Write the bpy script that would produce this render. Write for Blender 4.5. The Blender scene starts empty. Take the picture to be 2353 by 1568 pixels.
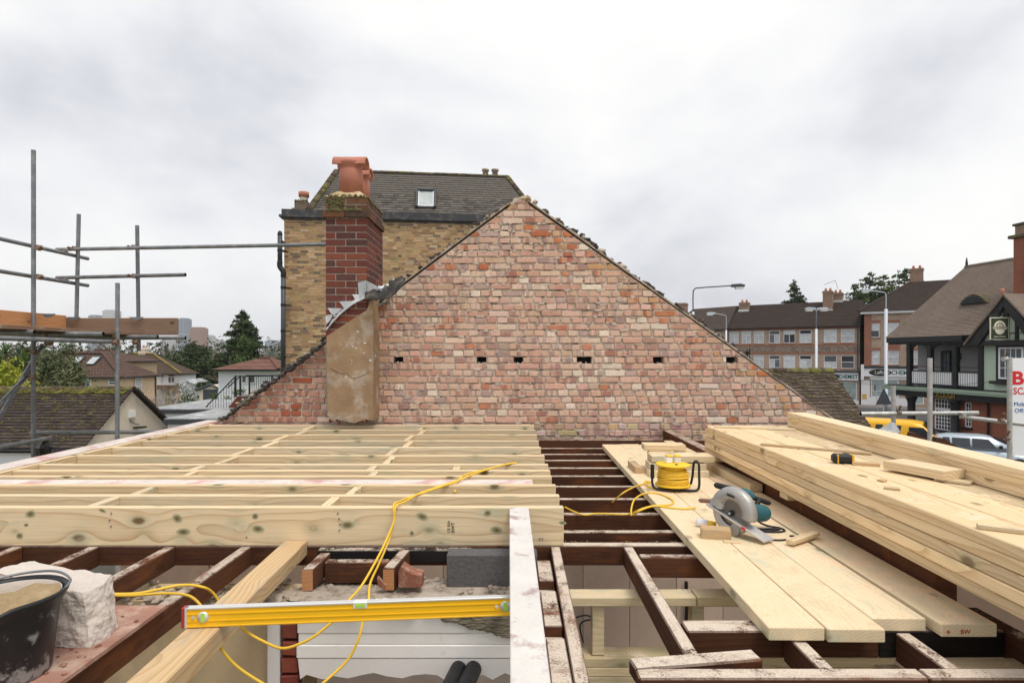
import bpy, math, random
import numpy as np
from mathutils import Vector, Matrix
R = math.radians
random.seed(7); rng = np.random.default_rng(7)
scene = bpy.context.scene
col = scene.collection
F = 1356.0            # focal length in the 2352-wide view used for measuring; heights below are relative to the lens
LIFT = 5.3            # lens height above the street
# ------------------------------------------------------------------ camera
cam = bpy.data.cameras.new('camera'); camo = bpy.data.objects.new('camera', cam); col.objects.link(camo)
cam.sensor_width = 36; cam.lens = 36 * F / 2352; cam.shift_y = 31 / 2352; cam.clip_start = .05; cam.clip_end = 6000
camo.location = (0, 0, 0); camo.rotation_euler = (R(90), 0, 0); scene.camera = camo
# ------------------------------------------------------------------ world, sun, exposure
SUN_EL, SUN_AZ = R(66), R(142)     # azimuth measured clockwise from +Y (behind the camera, to the right)
world = bpy.data.worlds.new('World'); scene.world = world; world.use_nodes = True
wt = world.node_tree; wt.nodes.clear()
def wn(t, **k):
    n = wt.nodes.new(t)
    for a, b in k.items(): setattr(n, a, b)
    return n
wo = wn('ShaderNodeOutputWorld'); bg = wn('ShaderNodeBackground'); wt.links.new(bg.outputs[0], wo.inputs[0])
sky = wn('ShaderNodeTexSky', sky_type='NISHITA', sun_disc=False, sun_elevation=SUN_EL, sun_rotation=SUN_AZ, air_density=1.2, dust_density=3.0)
tcw = wn('ShaderNodeTexCoord'); mp = wn('ShaderNodeMapping'); mp.inputs['Scale'].default_value = (1, 1, 1.55); mp.inputs['Location'].default_value = (0.4, 2.2, 1.1)
wt.links.new(tcw.outputs['Generated'], mp.inputs[0])
n1 = wn('ShaderNodeTexNoise'); n1.inputs['Scale'].default_value = 1.7; n1.inputs['Detail'].default_value = 7; n1.inputs['Roughness'].default_value = .46; n1.inputs['Distortion'].default_value = .35
n2 = wn('ShaderNodeTexNoise'); n2.inputs['Scale'].default_value = 4.2; n2.inputs['Detail'].default_value = 6; n2.inputs['Roughness'].default_value = .55
for n in (n1, n2): wt.links.new(mp.outputs[0], n.inputs['Vector'])
mxn = wn('ShaderNodeMath', operation='MULTIPLY_ADD'); mxn.inputs[1].default_value = .34
wt.links.new(n2.outputs[0], mxn.inputs[0]); wt.links.new(n1.outputs[0], mxn.inputs[2])
rp = wn('ShaderNodeValToRGB'); cr = rp.color_ramp
cr.elements[0].position = .50; cr.elements[0].color = (.49, .50, .54, 1)
cr.elements[1].position = .83; cr.elements[1].color = (.80, .79, .77, 1)
e = cr.elements.new(.625); e.color = (.655, .66, .68, 1)
e = cr.elements.new(.71); e.color = (.735, .732, .73, 1)
wt.links.new(mxn.outputs[0], rp.inputs[0])
skm = wn('ShaderNodeMix', data_type='RGBA', blend_type='MIX'); skm.inputs[0].default_value = .93
sks = wn('ShaderNodeVectorMath', operation='SCALE'); sks.inputs['Scale'].default_value = .09
wt.links.new(sky.outputs[0], sks.inputs[0]); wt.links.new(sks.outputs[0], skm.inputs[6]); wt.links.new(rp.outputs[0], skm.inputs[7])
wt.links.new(skm.outputs[2], bg.inputs[0]); bg.inputs[1].default_value = 1.0
sun = bpy.data.lights.new('sun', 'SUN'); sun.energy = 1.5; sun.angle = R(22); sun.color = (1, .945, .865)
suno = bpy.data.objects.new('sun', sun); col.objects.link(suno)
sd = Vector((math.sin(SUN_AZ) * math.cos(SUN_EL), math.cos(SUN_AZ) * math.cos(SUN_EL), math.sin(SUN_EL)))
suno.rotation_euler = (-sd).to_track_quat('-Z', 'Y').to_euler(); suno.location = sd * 50
vs = scene.view_settings; vs.view_transform = 'Standard'; vs.look = 'None'; vs.gamma = 1; vs.exposure = 0.47; vs.use_curve_mapping = False
scene.render.engine = 'CYCLES'; scene.cycles.use_denoising = True; scene.cycles.max_bounces = 6; scene.cycles.volume_bounces = 0
# ------------------------------------------------------------------ helpers
def W(vx, vy, d): return Vector(((vx - 1176) * d / F, d, (815 - vy) * d / F))
def onz(vx, vy, z):
    d = -z * F / (vy - 815); return Vector(((vx - 1176) * d / F, d, z))
def tag(o, label=None, cat=None, group=None, kind=None):
    if label: o['label'] = label
    if cat: o['category'] = cat
    if group: o['group'] = group
    if kind: o['kind'] = kind
    return o
def thing(name, label, cat, loc=(0, 0, 0), rz=0, group=None):
    o = bpy.data.objects.new(name, None); col.objects.link(o); o.location = loc; o.rotation_euler = (0, 0, rz); o.empty_display_size = .1
    return tag(o, label, cat, group)
def obj(name, me, parent=None, M=None):
    o = bpy.data.objects.new(name, me); col.objects.link(o)
    if parent is not None: o.parent = parent
    if M is not None: o.matrix_local = M
    return o
def mesh(name, verts, faces, mat, smooth=False, cols=None):
    me = bpy.data.meshes.new(name); me.from_pydata([tuple(v) for v in verts], [], [tuple(f) for f in faces])
    for m in (mat if isinstance(mat, (list, tuple)) else [mat]): me.materials.append(m)
    if smooth: me.polygons.foreach_set('use_smooth', [True] * len(me.polygons))
    if cols is not None:
        a = me.color_attributes.new('Col', 'FLOAT_COLOR', 'POINT'); a.data.foreach_set('color', np.asarray(cols, dtype=np.float32).ravel())
    return me
class MB:
    def __init__(s): s.v = []; s.f = []; s.c = []; s.cur = None; s.mi = []; s.m = 0
    def add(s, vs, fs):
        b = len(s.v); s.v += [tuple(p) for p in vs]; s.f += [tuple(b + i for i in f) for f in fs]; s.mi += [s.m] * len(fs)
        if s.cur is not None: s.c += [s.cur] * len(vs)
        return s
    def box(s, x0, x1, y0, y1, z0, z1, b=0):
        if b <= 0:
            return s.add([(x0,y0,z0),(x1,y0,z0),(x1,y1,z0),(x0,y1,z0),(x0,y0,z1),(x1,y0,z1),(x1,y1,z1),(x0,y1,z1)],
                         [(0,3,2,1),(4,5,6,7),(0,1,5,4),(1,2,6,5),(2,3,7,6),(3,0,4,7)])
        # chamfered box: octagon section rings
        v = []
        for x, i in ((x0, 1), (x0 + b, 0), (x1 - b, 0), (x1, 1)):
            a = b if i else 0
            if i: v += [(x,y0+b,z0+b),(x,y1-b,z0+b),(x,y1-b,z0+b),(x,y1-b,z1-b),(x,y1-b,z1-b),(x,y0+b,z1-b),(x,y0+b,z1-b),(x,y0+b,z0+b)]
            else: v += [(x,y0+b,z0),(x,y1-b,z0),(x,y1,z0+b),(x,y1,z1-b),(x,y1-b,z1),(x,y0+b,z1),(x,y0,z1-b),(x,y0,z0+b)]
        f = [(0,1,3,5)[::-1], (24,25,27,29)]
        for k in range(3):
            for i in range(8):
                j = (i + 1) % 8; f.append((8*k+i, 8*k+8+i, 8*k+8+j, 8*k+j)[::-1])
        return s.add(v, f)
    def prism(s, poly, y0, y1):           # polygon in x,z extruded along y
        n = len(poly); v = [(x, y0, z) for x, z in poly] + [(x, y1, z) for x, z in poly]
        return s.add(v, [tuple(range(n)), tuple(range(2*n-1, n-1, -1))] + [(i, n+i, n+(i+1) % n, (i+1) % n) for i in range(n)])
    def prism_x(s, poly, x0, x1):         # polygon in y,z extruded along x
        n = len(poly); v = [(x0, y, z) for y, z in poly] + [(x1, y, z) for y, z in poly]
        return s.add(v, [tuple(range(n)), tuple(range(2*n-1, n-1, -1))] + [(i, n+i, n+(i+1) % n, (i+1) % n) for i in range(n)])
    def prism_z(s, poly, z0, z1):
        n = len(poly); v = [(x, y, z0) for x, y in poly] + [(x, y, z1) for x, y in poly]
        return s.add(v, [tuple(range(n-1, -1, -1)), tuple(range(n, 2*n))] + [(i, (i+1) % n, n+(i+1) % n, n+i) for i in range(n)])
    def tube(s, pts, r, n=8, cap=True):
        pts = [Vector(p) for p in pts]; rr = r if isinstance(r, (list, tuple)) else [r] * len(pts); v = []; up = None
        for i, p in enumerate(pts):
            t = (pts[min(i+1, len(pts)-1)] - pts[max(i-1, 0)])
            t = t.normalized() if t.length > 1e-9 else Vector((0, 0, 1))
            if up is None: up = Vector((0, 0, 1)) if abs(t.z) < .9 else Vector((1, 0, 0))
            a = t.cross(up); a = a.normalized() if a.length > 1e-6 else t.orthogonal().normalized()
            b = a.cross(t).normalized(); up = b
            v += [p + (a * math.cos(2*math.pi*k/n) + b * math.sin(2*math.pi*k/n)) * rr[i] for k in range(n)]
        f = []
        for i in range(len(pts) - 1):
            for k in range(n): f.append((i*n+k, i*n+(k+1) % n, (i+1)*n+(k+1) % n, (i+1)*n+k))
        if cap: f += [tuple(range(n-1, -1, -1)), tuple(range((len(pts)-1)*n, len(pts)*n))]
        return s.add(v, f)
    def lathe(s, prof, c=(0, 0, 0), n=24, axis='z', a0=0, a1=2*math.pi):
        c = Vector(c); full = abs(a1 - a0 - 2*math.pi) < 1e-6; m = n if full else n + 1; v = []
        for r, h in prof:
            for k in range(m):
                a = a0 + (a1 - a0) * k / n; x, y = r * math.cos(a), r * math.sin(a)
                p = (x, y, h) if axis == 'z' else ((x, h, y) if axis == 'y' else (h, x, y)); v.append(c + Vector(p))
        f = []
        for i in range(len(prof) - 1):
            for k in range(n):
                k2 = (k + 1) % m; f.append((i*m+k, i*m+k2, (i+1)*m+k2, (i+1)*m+k))
        return s.add(v, f)
    def blob(s, c, r, jit=.25):
        t = (1 + 5 ** .5) / 2
        vs = [(-1,t,0),(1,t,0),(-1,-t,0),(1,-t,0),(0,-1,t),(0,1,t),(0,-1,-t),(0,1,-t),(t,0,-1),(t,0,1),(-t,0,-1),(-t,0,1)]
        fs = [(0,11,5),(0,5,1),(0,1,7),(0,7,10),(0,10,11),(1,5,9),(5,11,4),(11,10,2),(10,7,6),(7,1,8),(3,9,4),(3,4,2),(3,2,6),(3,6,8),(3,8,9),(4,9,5),(2,4,11),(6,2,10),(8,6,7),(9,8,1)]
        rx, ry, rz = r if isinstance(r, (tuple, list)) else (r, r, r)
        return s.add([(c[0]+v[0]/1.9*rx*(1+random.uniform(-jit, jit)), c[1]+v[1]/1.9*ry*(1+random.uniform(-jit, jit)), c[2]+v[2]/1.9*rz*(1+random.uniform(-jit, jit))) for v in vs], fs)
    def build(s, name, mat, parent=None, smooth=False, M=None):
        me = mesh(name, s.v, s.f, mat, smooth, s.c if s.c else None)
        if isinstance(mat, (list, tuple)) and len(mat) > 1: me.polygons.foreach_set('material_index', s.mi)
        return obj(name, me, parent, M)
def smooth_pts(pts, n=6):
    P = [Vector(p) for p in pts]; out = []
    for i in range(len(P) - 1):
        a, b, c, d = P[max(i-1, 0)], P[i], P[i+1], P[min(i+2, len(P)-1)]
        for k in range(n):
            t = k / n
            out.append(.5 * ((2*b) + (c-a)*t + (2*a-5*b+4*c-d)*t*t + (3*b-a-3*c+d)*t**3))
    return out + [P[-1]]
def frame_matrix(p0, xdir, up=(0, 0, 1)):
    x = Vector(xdir).normalized(); z = Vector(up); y = z.cross(x).normalized(); z = x.cross(y).normalized()
    return Matrix(((x.x, y.x, z.x, p0[0]), (x.y, y.y, z.y, p0[1]), (x.z, y.z, z.z, p0[2]), (0, 0, 0, 1)))
def adopt(child, parent):
    child.parent = parent; child.matrix_parent_inverse = parent.matrix_basis.inverted()
    for k in ('label', 'category', 'group'):
        if k in child: del child[k]
    return child
ORD = ['first', 'second', 'third', 'fourth', 'fifth', 'sixth', 'seventh', 'eighth', 'ninth', 'tenth', 'eleventh', 'twelfth', 'thirteenth', 'fourteenth']
# ------------------------------------------------------------------ materials
class NT:
    def __init__(s, name, rough=.7, metal=0.0, spec=.3):
        s.m = bpy.data.materials.new(name); s.m.use_nodes = True; s.t = s.m.node_tree; s.b = s.t.nodes['Principled BSDF']
        s.b.inputs['Roughness'].default_value = rough; s.b.inputs['Metallic'].default_value = metal; s.b.inputs['Specular IOR Level'].default_value = spec
    def n(s, typ, ins={}, **k):
        n = s.t.nodes.new(typ)
        for a, b in k.items(): setattr(n, a, b)
        for a, b in ins.items(): s.put(n.inputs[a], b)
        return n
    def put(s, sock, v):
        if hasattr(v, 'is_output'): s.t.links.new(v, sock)
        elif isinstance(v, (tuple, list)) and len(v) == 3 and len(getattr(sock, 'default_value', v)) == 4: sock.default_value = (*v, 1)
        else: sock.default_value = v
    def math(s, op, a, b=0.0, c=0.0): return s.n('ShaderNodeMath', {0: a, 1: b, 2: c}, operation=op).outputs[0]
    def mix(s, f, a, b, mode='MIX'): return s.n('ShaderNodeMix', {0: f, 6: a, 7: b}, data_type='RGBA', blend_type=mode).outputs[2]
    def ramp(s, f, a, b): return s.n('ShaderNodeMapRange', {0: f, 1: a, 2: b, 3: 0.0, 4: 1.0}, interpolation_type='SMOOTHSTEP').outputs[0]
    def noise(s, vec, scale, det=3, rough=.55, dist=0.0): return s.n('ShaderNodeTexNoise', {'Vector': vec, 'Scale': scale, 'Detail': float(det), 'Roughness': rough, 'Distortion': dist}).outputs[0]
    def vscale(s, vec, sc, loc=(0, 0, 0)): return s.n('ShaderNodeMapping', {0: vec, 3: sc, 1: loc}).outputs[0]
    def coord(s): return s.n('ShaderNodeTexCoord').outputs['Object']
    def pos(s): return s.n('ShaderNodeNewGeometry').outputs['Position']
    def nz(s): return s.n('ShaderNodeSeparateXYZ', {0: s.n('ShaderNodeNewGeometry').outputs['True Normal']}).outputs[2]
    def rand(s): return s.n('ShaderNodeObjectInfo').outputs['Random']
    def bump(s, h, dist=.004, st=.6): s.put(s.b.inputs['Normal'], s.n('ShaderNodeBump', {'Height': h, 'Distance': dist, 'Strength': st}).outputs[0])
    def base(s, c): s.put(s.b.inputs['Base Color'], c)
def shade(nt, c, f):
    return nt.mix(1.0, c, nt.n('ShaderNodeCombineXYZ', {0: f, 1: f, 2: f}).outputs[0], 'MULTIPLY')
def plain(name, c, rough=.7, metal=0.0, var=.18, scale=6.0, bump=.002, c2=None, c2s=2.5, c2a=.45, c2b=.7, rnd=.15, spec=.3, fine=60.0, world=False):
    t = NT(name, rough, metal, spec); p = t.pos() if world else t.coord()
    n = t.noise(p, scale, 5); n2_ = t.noise(p, fine, 2)
    k = t.math('MULTIPLY_ADD', n, var * 2, 1 - var); k = t.math('MULTIPLY_ADD', n2_, var * .8, t.math('SUBTRACT', k, var * .4))
    if rnd: k = t.math('MULTIPLY', k, t.math('MULTIPLY_ADD', t.rand(), rnd * 2, 1 - rnd))
    cc = c
    if c2: cc = t.mix(t.ramp(t.noise(p, c2s, 6, .65), c2a, c2b), c, c2)
    t.base(shade(t, cc, k))
    if bump: t.bump(t.math('ADD', n, t.math('MULTIPLY', n2_, .5)), bump)
    return t.m
def wood(name, light, dark, ring=.014, knots=1.0, green=0.0, dust=0.0, dustc=(.72, .55, .36), grime=None, rnd=.12, rough=.75, contrast=.8, stain=None, dvar=.9, sharp=2.2, dfine=.45):
    t = NT(name, rough, 0, .2); rd = t.rand()
    p = t.n('ShaderNodeVectorMath', {0: t.coord(), 1: t.n('ShaderNodeCombineXYZ', {0: t.math('MULTIPLY', rd, 57.0), 1: 0.0, 2: 0.0}).outputs[0]}, operation='ADD').outputs[0]
    vor = t.n('ShaderNodeTexVoronoi', {'Vector': t.vscale(p, (4.2, 7.5, 7.5)), 'Scale': 1.0, 'Randomness': 1.0}).outputs['Distance']
    nv = t.n('ShaderNodeTexNoise', {'Vector': t.vscale(p, (.7, 3, 3)), 'Scale': 1.0, 'Detail': 1.0}).outputs['Color']
    sx = t.n('ShaderNodeSeparateXYZ', {0: t.n('ShaderNodeVectorMath', {0: p, 1: t.n('ShaderNodeVectorMath', {0: nv, 'Scale': .13}, operation='SCALE').outputs[0]}, operation='ADD').outputs[0]})
    cy = t.math('ADD', sx.outputs[1], t.math('MULTIPLY_ADD', rd, .1, -.02)); cz = t.math('ADD', sx.outputs[2], t.math('MULTIPLY_ADD', t.math('FRACT', t.math('MULTIPLY', rd, 13.7)), .16, .0))
    r = t.math('SQRT', t.math('ADD', t.math('MULTIPLY', cy, cy), t.math('MULTIPLY', cz, cz)))
    kd = t.math('EXPONENT', t.math('MULTIPLY', vor, -5.0))
    r = t.math('ADD', r, t.math('MULTIPLY', kd, .05 * knots))
    saw = t.math('FRACT', t.math('DIVIDE', r, ring)); band = t.math('POWER', saw, sharp)
    fine = t.noise(t.vscale(p, (4, 160, 160)), 1.0, 2)
    big = t.noise(t.vscale(p, (.9, 5, 5)), 1.0, 3)
    c = t.mix(t.math('MULTIPLY', band, t.math('MULTIPLY_ADD', big, .9 * contrast, .1 * contrast)), light, dark)
    if knots:
        kc = (dark[0]*.32, dark[1]*.3, dark[2]*.3)
        if green: c = t.mix(t.math('MULTIPLY', t.ramp(vor, .38, .13), t.math('MULTIPLY', t.ramp(big, .35, .6), green)), c, (light[0]*.55, light[1]*.72, light[2]*.72))
        c = t.mix(t.math('MULTIPLY', t.ramp(vor, .19, .08), .9 * min(knots, 1)), c, kc)
    if stain: c = t.mix(t.ramp(t.noise(t.vscale(p, (1.5, 7, 7)), 1.0, 5, .7), stain[1], stain[2]), c, stain[0])
    k = t.math('MULTIPLY', t.math('MULTIPLY_ADD', fine, .3, .85), t.math('MULTIPLY_ADD', rd, rnd * 2, 1 - rnd))
    c = t.mix(t.math('MULTIPLY', t.math('FRACT', t.math('MULTIPLY', rd, 7.31)), .5), c, t.mix(1.0, c, (1.04, .92, .74), 'MULTIPLY'))
    c = shade(t, c, k)
    if dust:
        w = t.pos(); top = t.ramp(t.nz(), .6, .9)
        dm = t.ramp(t.math('ADD', t.noise(w, 9, 5, .7), t.math('MULTIPLY', t.noise(w, 130, 2), dfine)), .695 + dfine * .5 - .35 * dust, .775 + dfine * .5 - .22 * dust)
        c = t.mix(t.math('MULTIPLY', dm, top), c, shade(t, dustc, t.math('MULTIPLY_ADD', t.noise(w, 170, 2), dvar, 1 - dvar * .5)))
    if grime:
        c = t.mix(t.ramp(t.noise(t.vscale(p, (2, 9, 9)), 1.0, 6, .7), .5, .72), c, grime)
    t.base(c); t.bump(t.math('ADD', t.math('MULTIPLY', band, .4), fine), .0012, .5)
    return t.m
def attr_brick(name, rough=.9, amount=1.0, band=0.0):
    t = NT(name, rough, 0, .15); p = t.pos(); a = t.n('ShaderNodeAttribute', attribute_name='Col'); c = a.outputs['Color']; seed = a.outputs['Alpha']
    if band:
        sx = t.n('ShaderNodeSeparateXYZ', {0: p})
        q = t.n('ShaderNodeCombineXYZ', {0: t.math('MULTIPLY', sx.outputs[0], 15.0), 1: t.math('MULTIPLY', seed, 91.0), 2: t.math('MULTIPLY', sx.outputs[2], 1.2)}).outputs[0]
        bn = t.noise(q, 1.0, 0)
        has = t.ramp(t.math('FRACT', t.math('MULTIPLY', seed, 17.3)), .42, .46)
        c = t.mix(t.math('MULTIPLY', t.math('MULTIPLY', t.ramp(bn, .52, .56), has), .62 * band), c, (.64, .45, .32))
        c = t.mix(t.math('MULTIPLY', t.math('MULTIPLY', t.ramp(bn, .45, .41), has), .55 * band), c, (.30, .185, .17))
    if band:
        st_ = t.noise(p, 1.6, 6, .7); c = t.mix(t.math('MULTIPLY', t.ramp(st_, .56, .74), .55), c, (.20, .15, .125)); c = t.mix(t.math('MULTIPLY', t.ramp(t.noise(p, 2.9, 6, .7, .4), .54, .72), .5), c, (.72, .61, .52))
    n = t.noise(p, 26, 5, .65); f = t.noise(p, 170, 3, .6)
    k = t.math('ADD', t.math('MULTIPLY_ADD', n, .55 * amount, 1 - .28 * amount), t.math('MULTIPLY_ADD', f, .4 * amount, -.2 * amount))
    c = shade(t, c, k)
    c = t.mix(t.math('MULTIPLY', t.ramp(t.noise(p, 60, 3, .7), .66, .74), .35 * amount), c, (.12, .08, .06))
    t.base(c); t.bump(t.math('ADD', n, f), .004, .7); return t.m
def mossy(name, c, moss=(.13, .14, .025), lo=.55, hi=.7, rough=.9, scale=4.0):
    t = NT(name, rough, 0, .15); p = t.pos(); n = t.noise(p, 9, 5); f = t.noise(p, 70, 3)
    k = t.math('MULTIPLY', t.math('ADD', t.math('MULTIPLY_ADD', n, .6, .55), t.math('MULTIPLY', f, .25)), t.math('MULTIPLY_ADD', t.rand(), .6, .7))
    cc = shade(t, c, k); cc = t.mix(t.ramp(t.math('ADD', t.noise(p, scale, 5, .7), t.math('MULTIPLY', f, .1)), lo + .05, hi + .05), cc, shade(t, moss, t.math('MULTIPLY_ADD', f, 1.2, .4)))
    t.base(cc); t.bump(t.math('ADD', n, f), .004); return t.m
def brick_tex(name, c1, c2, mortar, rough=.9, w=.225, h=.075, ms=.012, sc=1.0, axes='xz'):
    t = NT(name, rough, 0, .15); p = t.coord(); s = t.n('ShaderNodeSeparateXYZ', {0: p})
    q = t.n('ShaderNodeCombineXYZ', {0: t.math('ADD', s.outputs[0], s.outputs[1]), 1: s.outputs[2], 2: 0.0}).outputs[0]
    b = t.n('ShaderNodeTexBrick', {'Vector': q, 'Color1': c1, 'Color2': c2, 'Mortar': mortar, 'Scale': sc, 'Mortar Size': ms, 'Brick Width': w, 'Row Height': h, 'Bias': 0.0})
    n = t.noise(p, 1.3, 5, .65); t.base(shade(t, b.outputs['Color'], t.math('MULTIPLY_ADD', n, .5, .75))); t.bump(b.outputs['Fac'], -.006); return t.m
def glass(name, c=(.1, .12, .14), rough=.06):
    t = NT(name, rough, 0, .6); p = t.coord(); t.base(shade(t, c, t.math('MULTIPLY_ADD', t.noise(p, 3, 2), .8, .6))); return t.m
M = {}
M['pine'] = wood('treated_pine', (.73, .60, .41), (.40, .235, .10), ring=.026, knots=1.0, green=.6, contrast=1.15, sharp=4.0, stain=((.55, .51, .37), .48, .72))
M['pine_board'] = wood('treated_board', (.68, .585, .42), (.47, .35, .20), ring=.011, knots=.7, green=.5, contrast=.7, dust=.75, dustc=(.84, .625, .42), dvar=.5, dfine=.12, rnd=.2, stain=((.52, .54, .42), .5, .7))
M['pine_stack'] = wood('stacked_timber', (.74, .60, .40), (.42, .25, .10), ring=.018, knots=.8, green=.3, sharp=3.5, dust=.42, dustc=(.79, .62, .44), contrast=1.0, dvar=.4, dfine=.12, rnd=.2)
M['stud'] = wood('stud_timber', (.62, .53, .36), (.45, .33, .18), ring=.012, knots=.8, green=.6, dust=.55, dustc=(.7, .58, .45))
M['fresh'] = wood('weathered_new_timber', (.58, .43, .26), (.34, .20, .09), ring=.014, knots=.9, rnd=.05, sharp=3, contrast=1.1, stain=((.42, .36, .27), .5, .66))
M['old'] = wood('old_dark_joist', (.075, .032, .018), (.03, .013, .008), ring=.02, knots=.3, dust=.5, dustc=(.5, .41, .33), grime=(.12, .042, .016), rnd=.3, rough=.8)
M['old_dusty'] = wood('old_dusty_joist', (.085, .035, .02), (.035, .015, .009), ring=.02, knots=.3, dust=1.15, dustc=(.60, .51, .42), grime=(.15, .05, .018), rnd=.25, rough=.8)
M['old_brown'] = wood('old_cut_joist', (.10, .042, .023), (.042, .018, .01), ring=.014, knots=.3, dust=.95, dustc=(.50, .42, .35), grime=(.20, .07, .025), rnd=.25, rough=.8)  # old wood in a slightly lighter, rustier brown
M['bitumen'] = wood('bitumen_timber', (.016, .014, .014), (.01, .009, .009), ring=.02, knots=0, dust=.8, dustc=(.45, .38, .32), rnd=.2, rough=.6)
M['endgrain'] = wood('sawn_end', (.45, .22, .11), (.26, .11, .05), ring=.006, knots=0)
M['scaf_board'] = wood('scaffold_board', (.25, .175, .13), (.15, .10, .075), ring=.016, knots=.8, grime=(.16, .115, .085))
M['sawdust'] = plain('sawdust', (.80, .63, .42), .95, var=.2, world=True)
M['cmortar'] = plain('chimney_mortar', (.30, .255, .21), .95, world=True, fine=60)
M['scaf_board_orange'] = wood('scaffold_board_orange', (.52, .27, .13), (.36, .17, .08), ring=.02, knots=.9)
M['dirty_board'] = wood('dirty_board', (.27, .17, .12), (.17, .10, .07), ring=.02, knots=.3, grime=(.48, .44, .40))
M['whiteboard'] = plain('whitewashed_plank', (.575, .55, .52), .9, c2=(.36, .27, .255), c2s=8, c2a=.53, c2b=.66, fine=90, var=.22)
M['pinkboard'] = plain('pink_white_paint', (.72, .65, .60), .85, c2=(.62, .38, .35), c2s=4, c2a=.48, c2b=.62, fine=40, var=.3)
M['ply'] = plain('dusty_ply', (.36, .19, .14), .9, c2=(.48, .34, .27), c2s=9, c2a=.45, c2b=.65, var=.3, fine=120, bump=.004)
M['gbrick'] = attr_brick('gable_brick', band=1.0); M['cbrick'] = attr_brick('chimney_brick', amount=.8); M['ybrick'] = attr_brick('stock_brick', amount=1.1)
M['mortar'] = plain('old_mortar', (.53, .45, .375), .95, c2=(.36, .30, .245), c2s=7, c2a=.5, c2b=.7, var=.4, fine=90, bump=.012, scale=24, world=True)
M['ymortar'] = plain('pale_mortar', (.55, .44, .30), .95, world=True, fine=60)
M['soot_and_shade'] = plain('soot_and_shade', (.02, .017, .015), .95)  # near-black: soot behind the sockets, painted shade in joints and tube bores
M['render'] = plain('cement_render', (.33, .22, .13), .9, c2=(.44, .36, .28), c2s=4.5, c2a=.48, c2b=.66, var=.5, fine=70, bump=.006, scale=5)
M['rubble'] = plain('rubble', (.44, .37, .30), .95, c2=(.17, .13, .1), c2s=14, var=.4, bump=.008, world=True)
M['darkrubble'] = plain('dark_debris', (.06, .05, .045), .95, c2=(.2, .15, .11), c2s=12, c2a=.55, c2b=.68, var=.5, world=True)
M['redrubble'] = plain('brick_rubble', (.22, .085, .055), .95, c2=(.4, .27, .2), c2s=18, var=.4, world=True)
M['pot'] = plain('terracotta', (.44, .175, .115), .7, var=.12, c2=(.55, .25, .16), c2s=5, c2a=.55, c2b=.75, bump=.001)
M['lead'] = plain('lead_sheet', (.46, .48, .50), .45, .35, c2=(.7, .71, .72), c2s=7, var=.25, bump=.006)
M['leadunder'] = plain('lead_back', (.045, .043, .042), .7, c2=(.14, .12, .09), c2s=6, bump=.01)
M['steel'] = plain('galvanised_tube', (.19, .20, .215), .45, .4, c2=(.30, .30, .30), c2s=9, var=.3, fine=90, bump=.001)
M['steel2'] = plain('pale_galvanised_tube', (.46, .46, .45), .5, .45, c2=(.58, .57, .55), c2s=12, var=.28, fine=120, bump=.001)
M['rust'] = plain('rusty_clip', (.16, .09, .055), .8, .2, c2=(.32, .28, .25), c2s=18, var=.4)
M['moss'] = plain('moss', (.10, .095, .025), .95, c2=(.185, .165, .032), c2s=3, c2a=.45, c2b=.65, var=.5, fine=50, world=True)
M['dullmoss'] = plain('dull_moss', (.13, .12, .05), .95, c2=(.2, .17, .1), c2s=6, var=.5, world=True)
M['tile'] = mossy('mossy_tile', (.066, .051, .045), lo=.66, hi=.78); M['tile2'] = mossy('neighbour_tile', (.088, .066, .052), (.13, .12, .05), .62, .75)
M['tile3'] = mossy('mansard_tile', (.125, .112, .10), (.13, .13, .06), .62, .75, scale=1.6)
M['ridge'] = mossy('ridge_tile', (.10, .075, .06), (.16, .16, .04), .47, .6)
M['leadblack'] = plain('black_lead_cornice', (.05, .05, .055), .55, c2=(.12, .11, .105), c2s=5)
M['black'] = plain('black_paint', (.018, .018, .02), .45, var=.25); M['blackplastic'] = plain('black_plastic', (.022, .023, .026), .38, var=.2, c2=(.36, .36, .36), c2s=14, c2a=.54, c2b=.66)
M['blackbag'] = plain('bin_liner', (.015, .015, .017), .22, bump=.02, spec=.6)
M['rubber'] = plain('rubber', (.02, .02, .022), .55); M['white'] = plain('white_paint', (.78, .79, .80), .5, var=.06, bump=0); M['cream'] = plain('cream_render', (.74, .66, .55), .9, var=.08, c2=(.65, .56, .46), c2s=1.2)
M['upvc'] = plain('white_upvc', (.80, .81, .83), .35, var=.04, bump=0, rnd=.03); M['whitewall'] = plain('white_render', (.74, .77, .82), .85, var=.08)
M['tan'] = plain('tan_pebbledash', (.70, .53, .36), .95, var=.15, fine=40); M['greyrender'] = plain('grey_roughcast', (.30, .29, .30), .95, var=.3, scale=14, bump=.02)
M['greenrender'] = plain('pale_green_render', (.42, .52, .42), .85, var=.08); M['greenpaint'] = plain('green_gutter', (.30, .38, .30), .5)
M['flatroof'] = plain('grey_felt', (.30, .31, .32), .7, c2=(.52, .53, .54), c2s=1.3, c2a=.52, c2b=.66, var=.2); M['fascia'] = plain('dark_fascia', (.055, .062, .072), .5)
M['plaster'] = plain('bare_plaster', (.47, .36, .22), .9, c2=(.36, .28, .19), c2s=2, var=.2); M['beige'] = plain('beige_board', (.56, .44, .35), .9, var=.08, c2=(.5, .39, .31), c2s=2)
M['casing'] = plain('white_casing', (.76, .74, .72), .75, var=.08, c2=(.62, .57, .52), c2s=6, c2a=.6, c2b=.72)
M['block'] = plain('concrete_block', (.115, .11, .112), .97, var=.45, fine=150, bump=.008, scale=60, c2=(.26, .24, .2), c2s=20, c2a=.66, c2b=.76, world=True)
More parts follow.
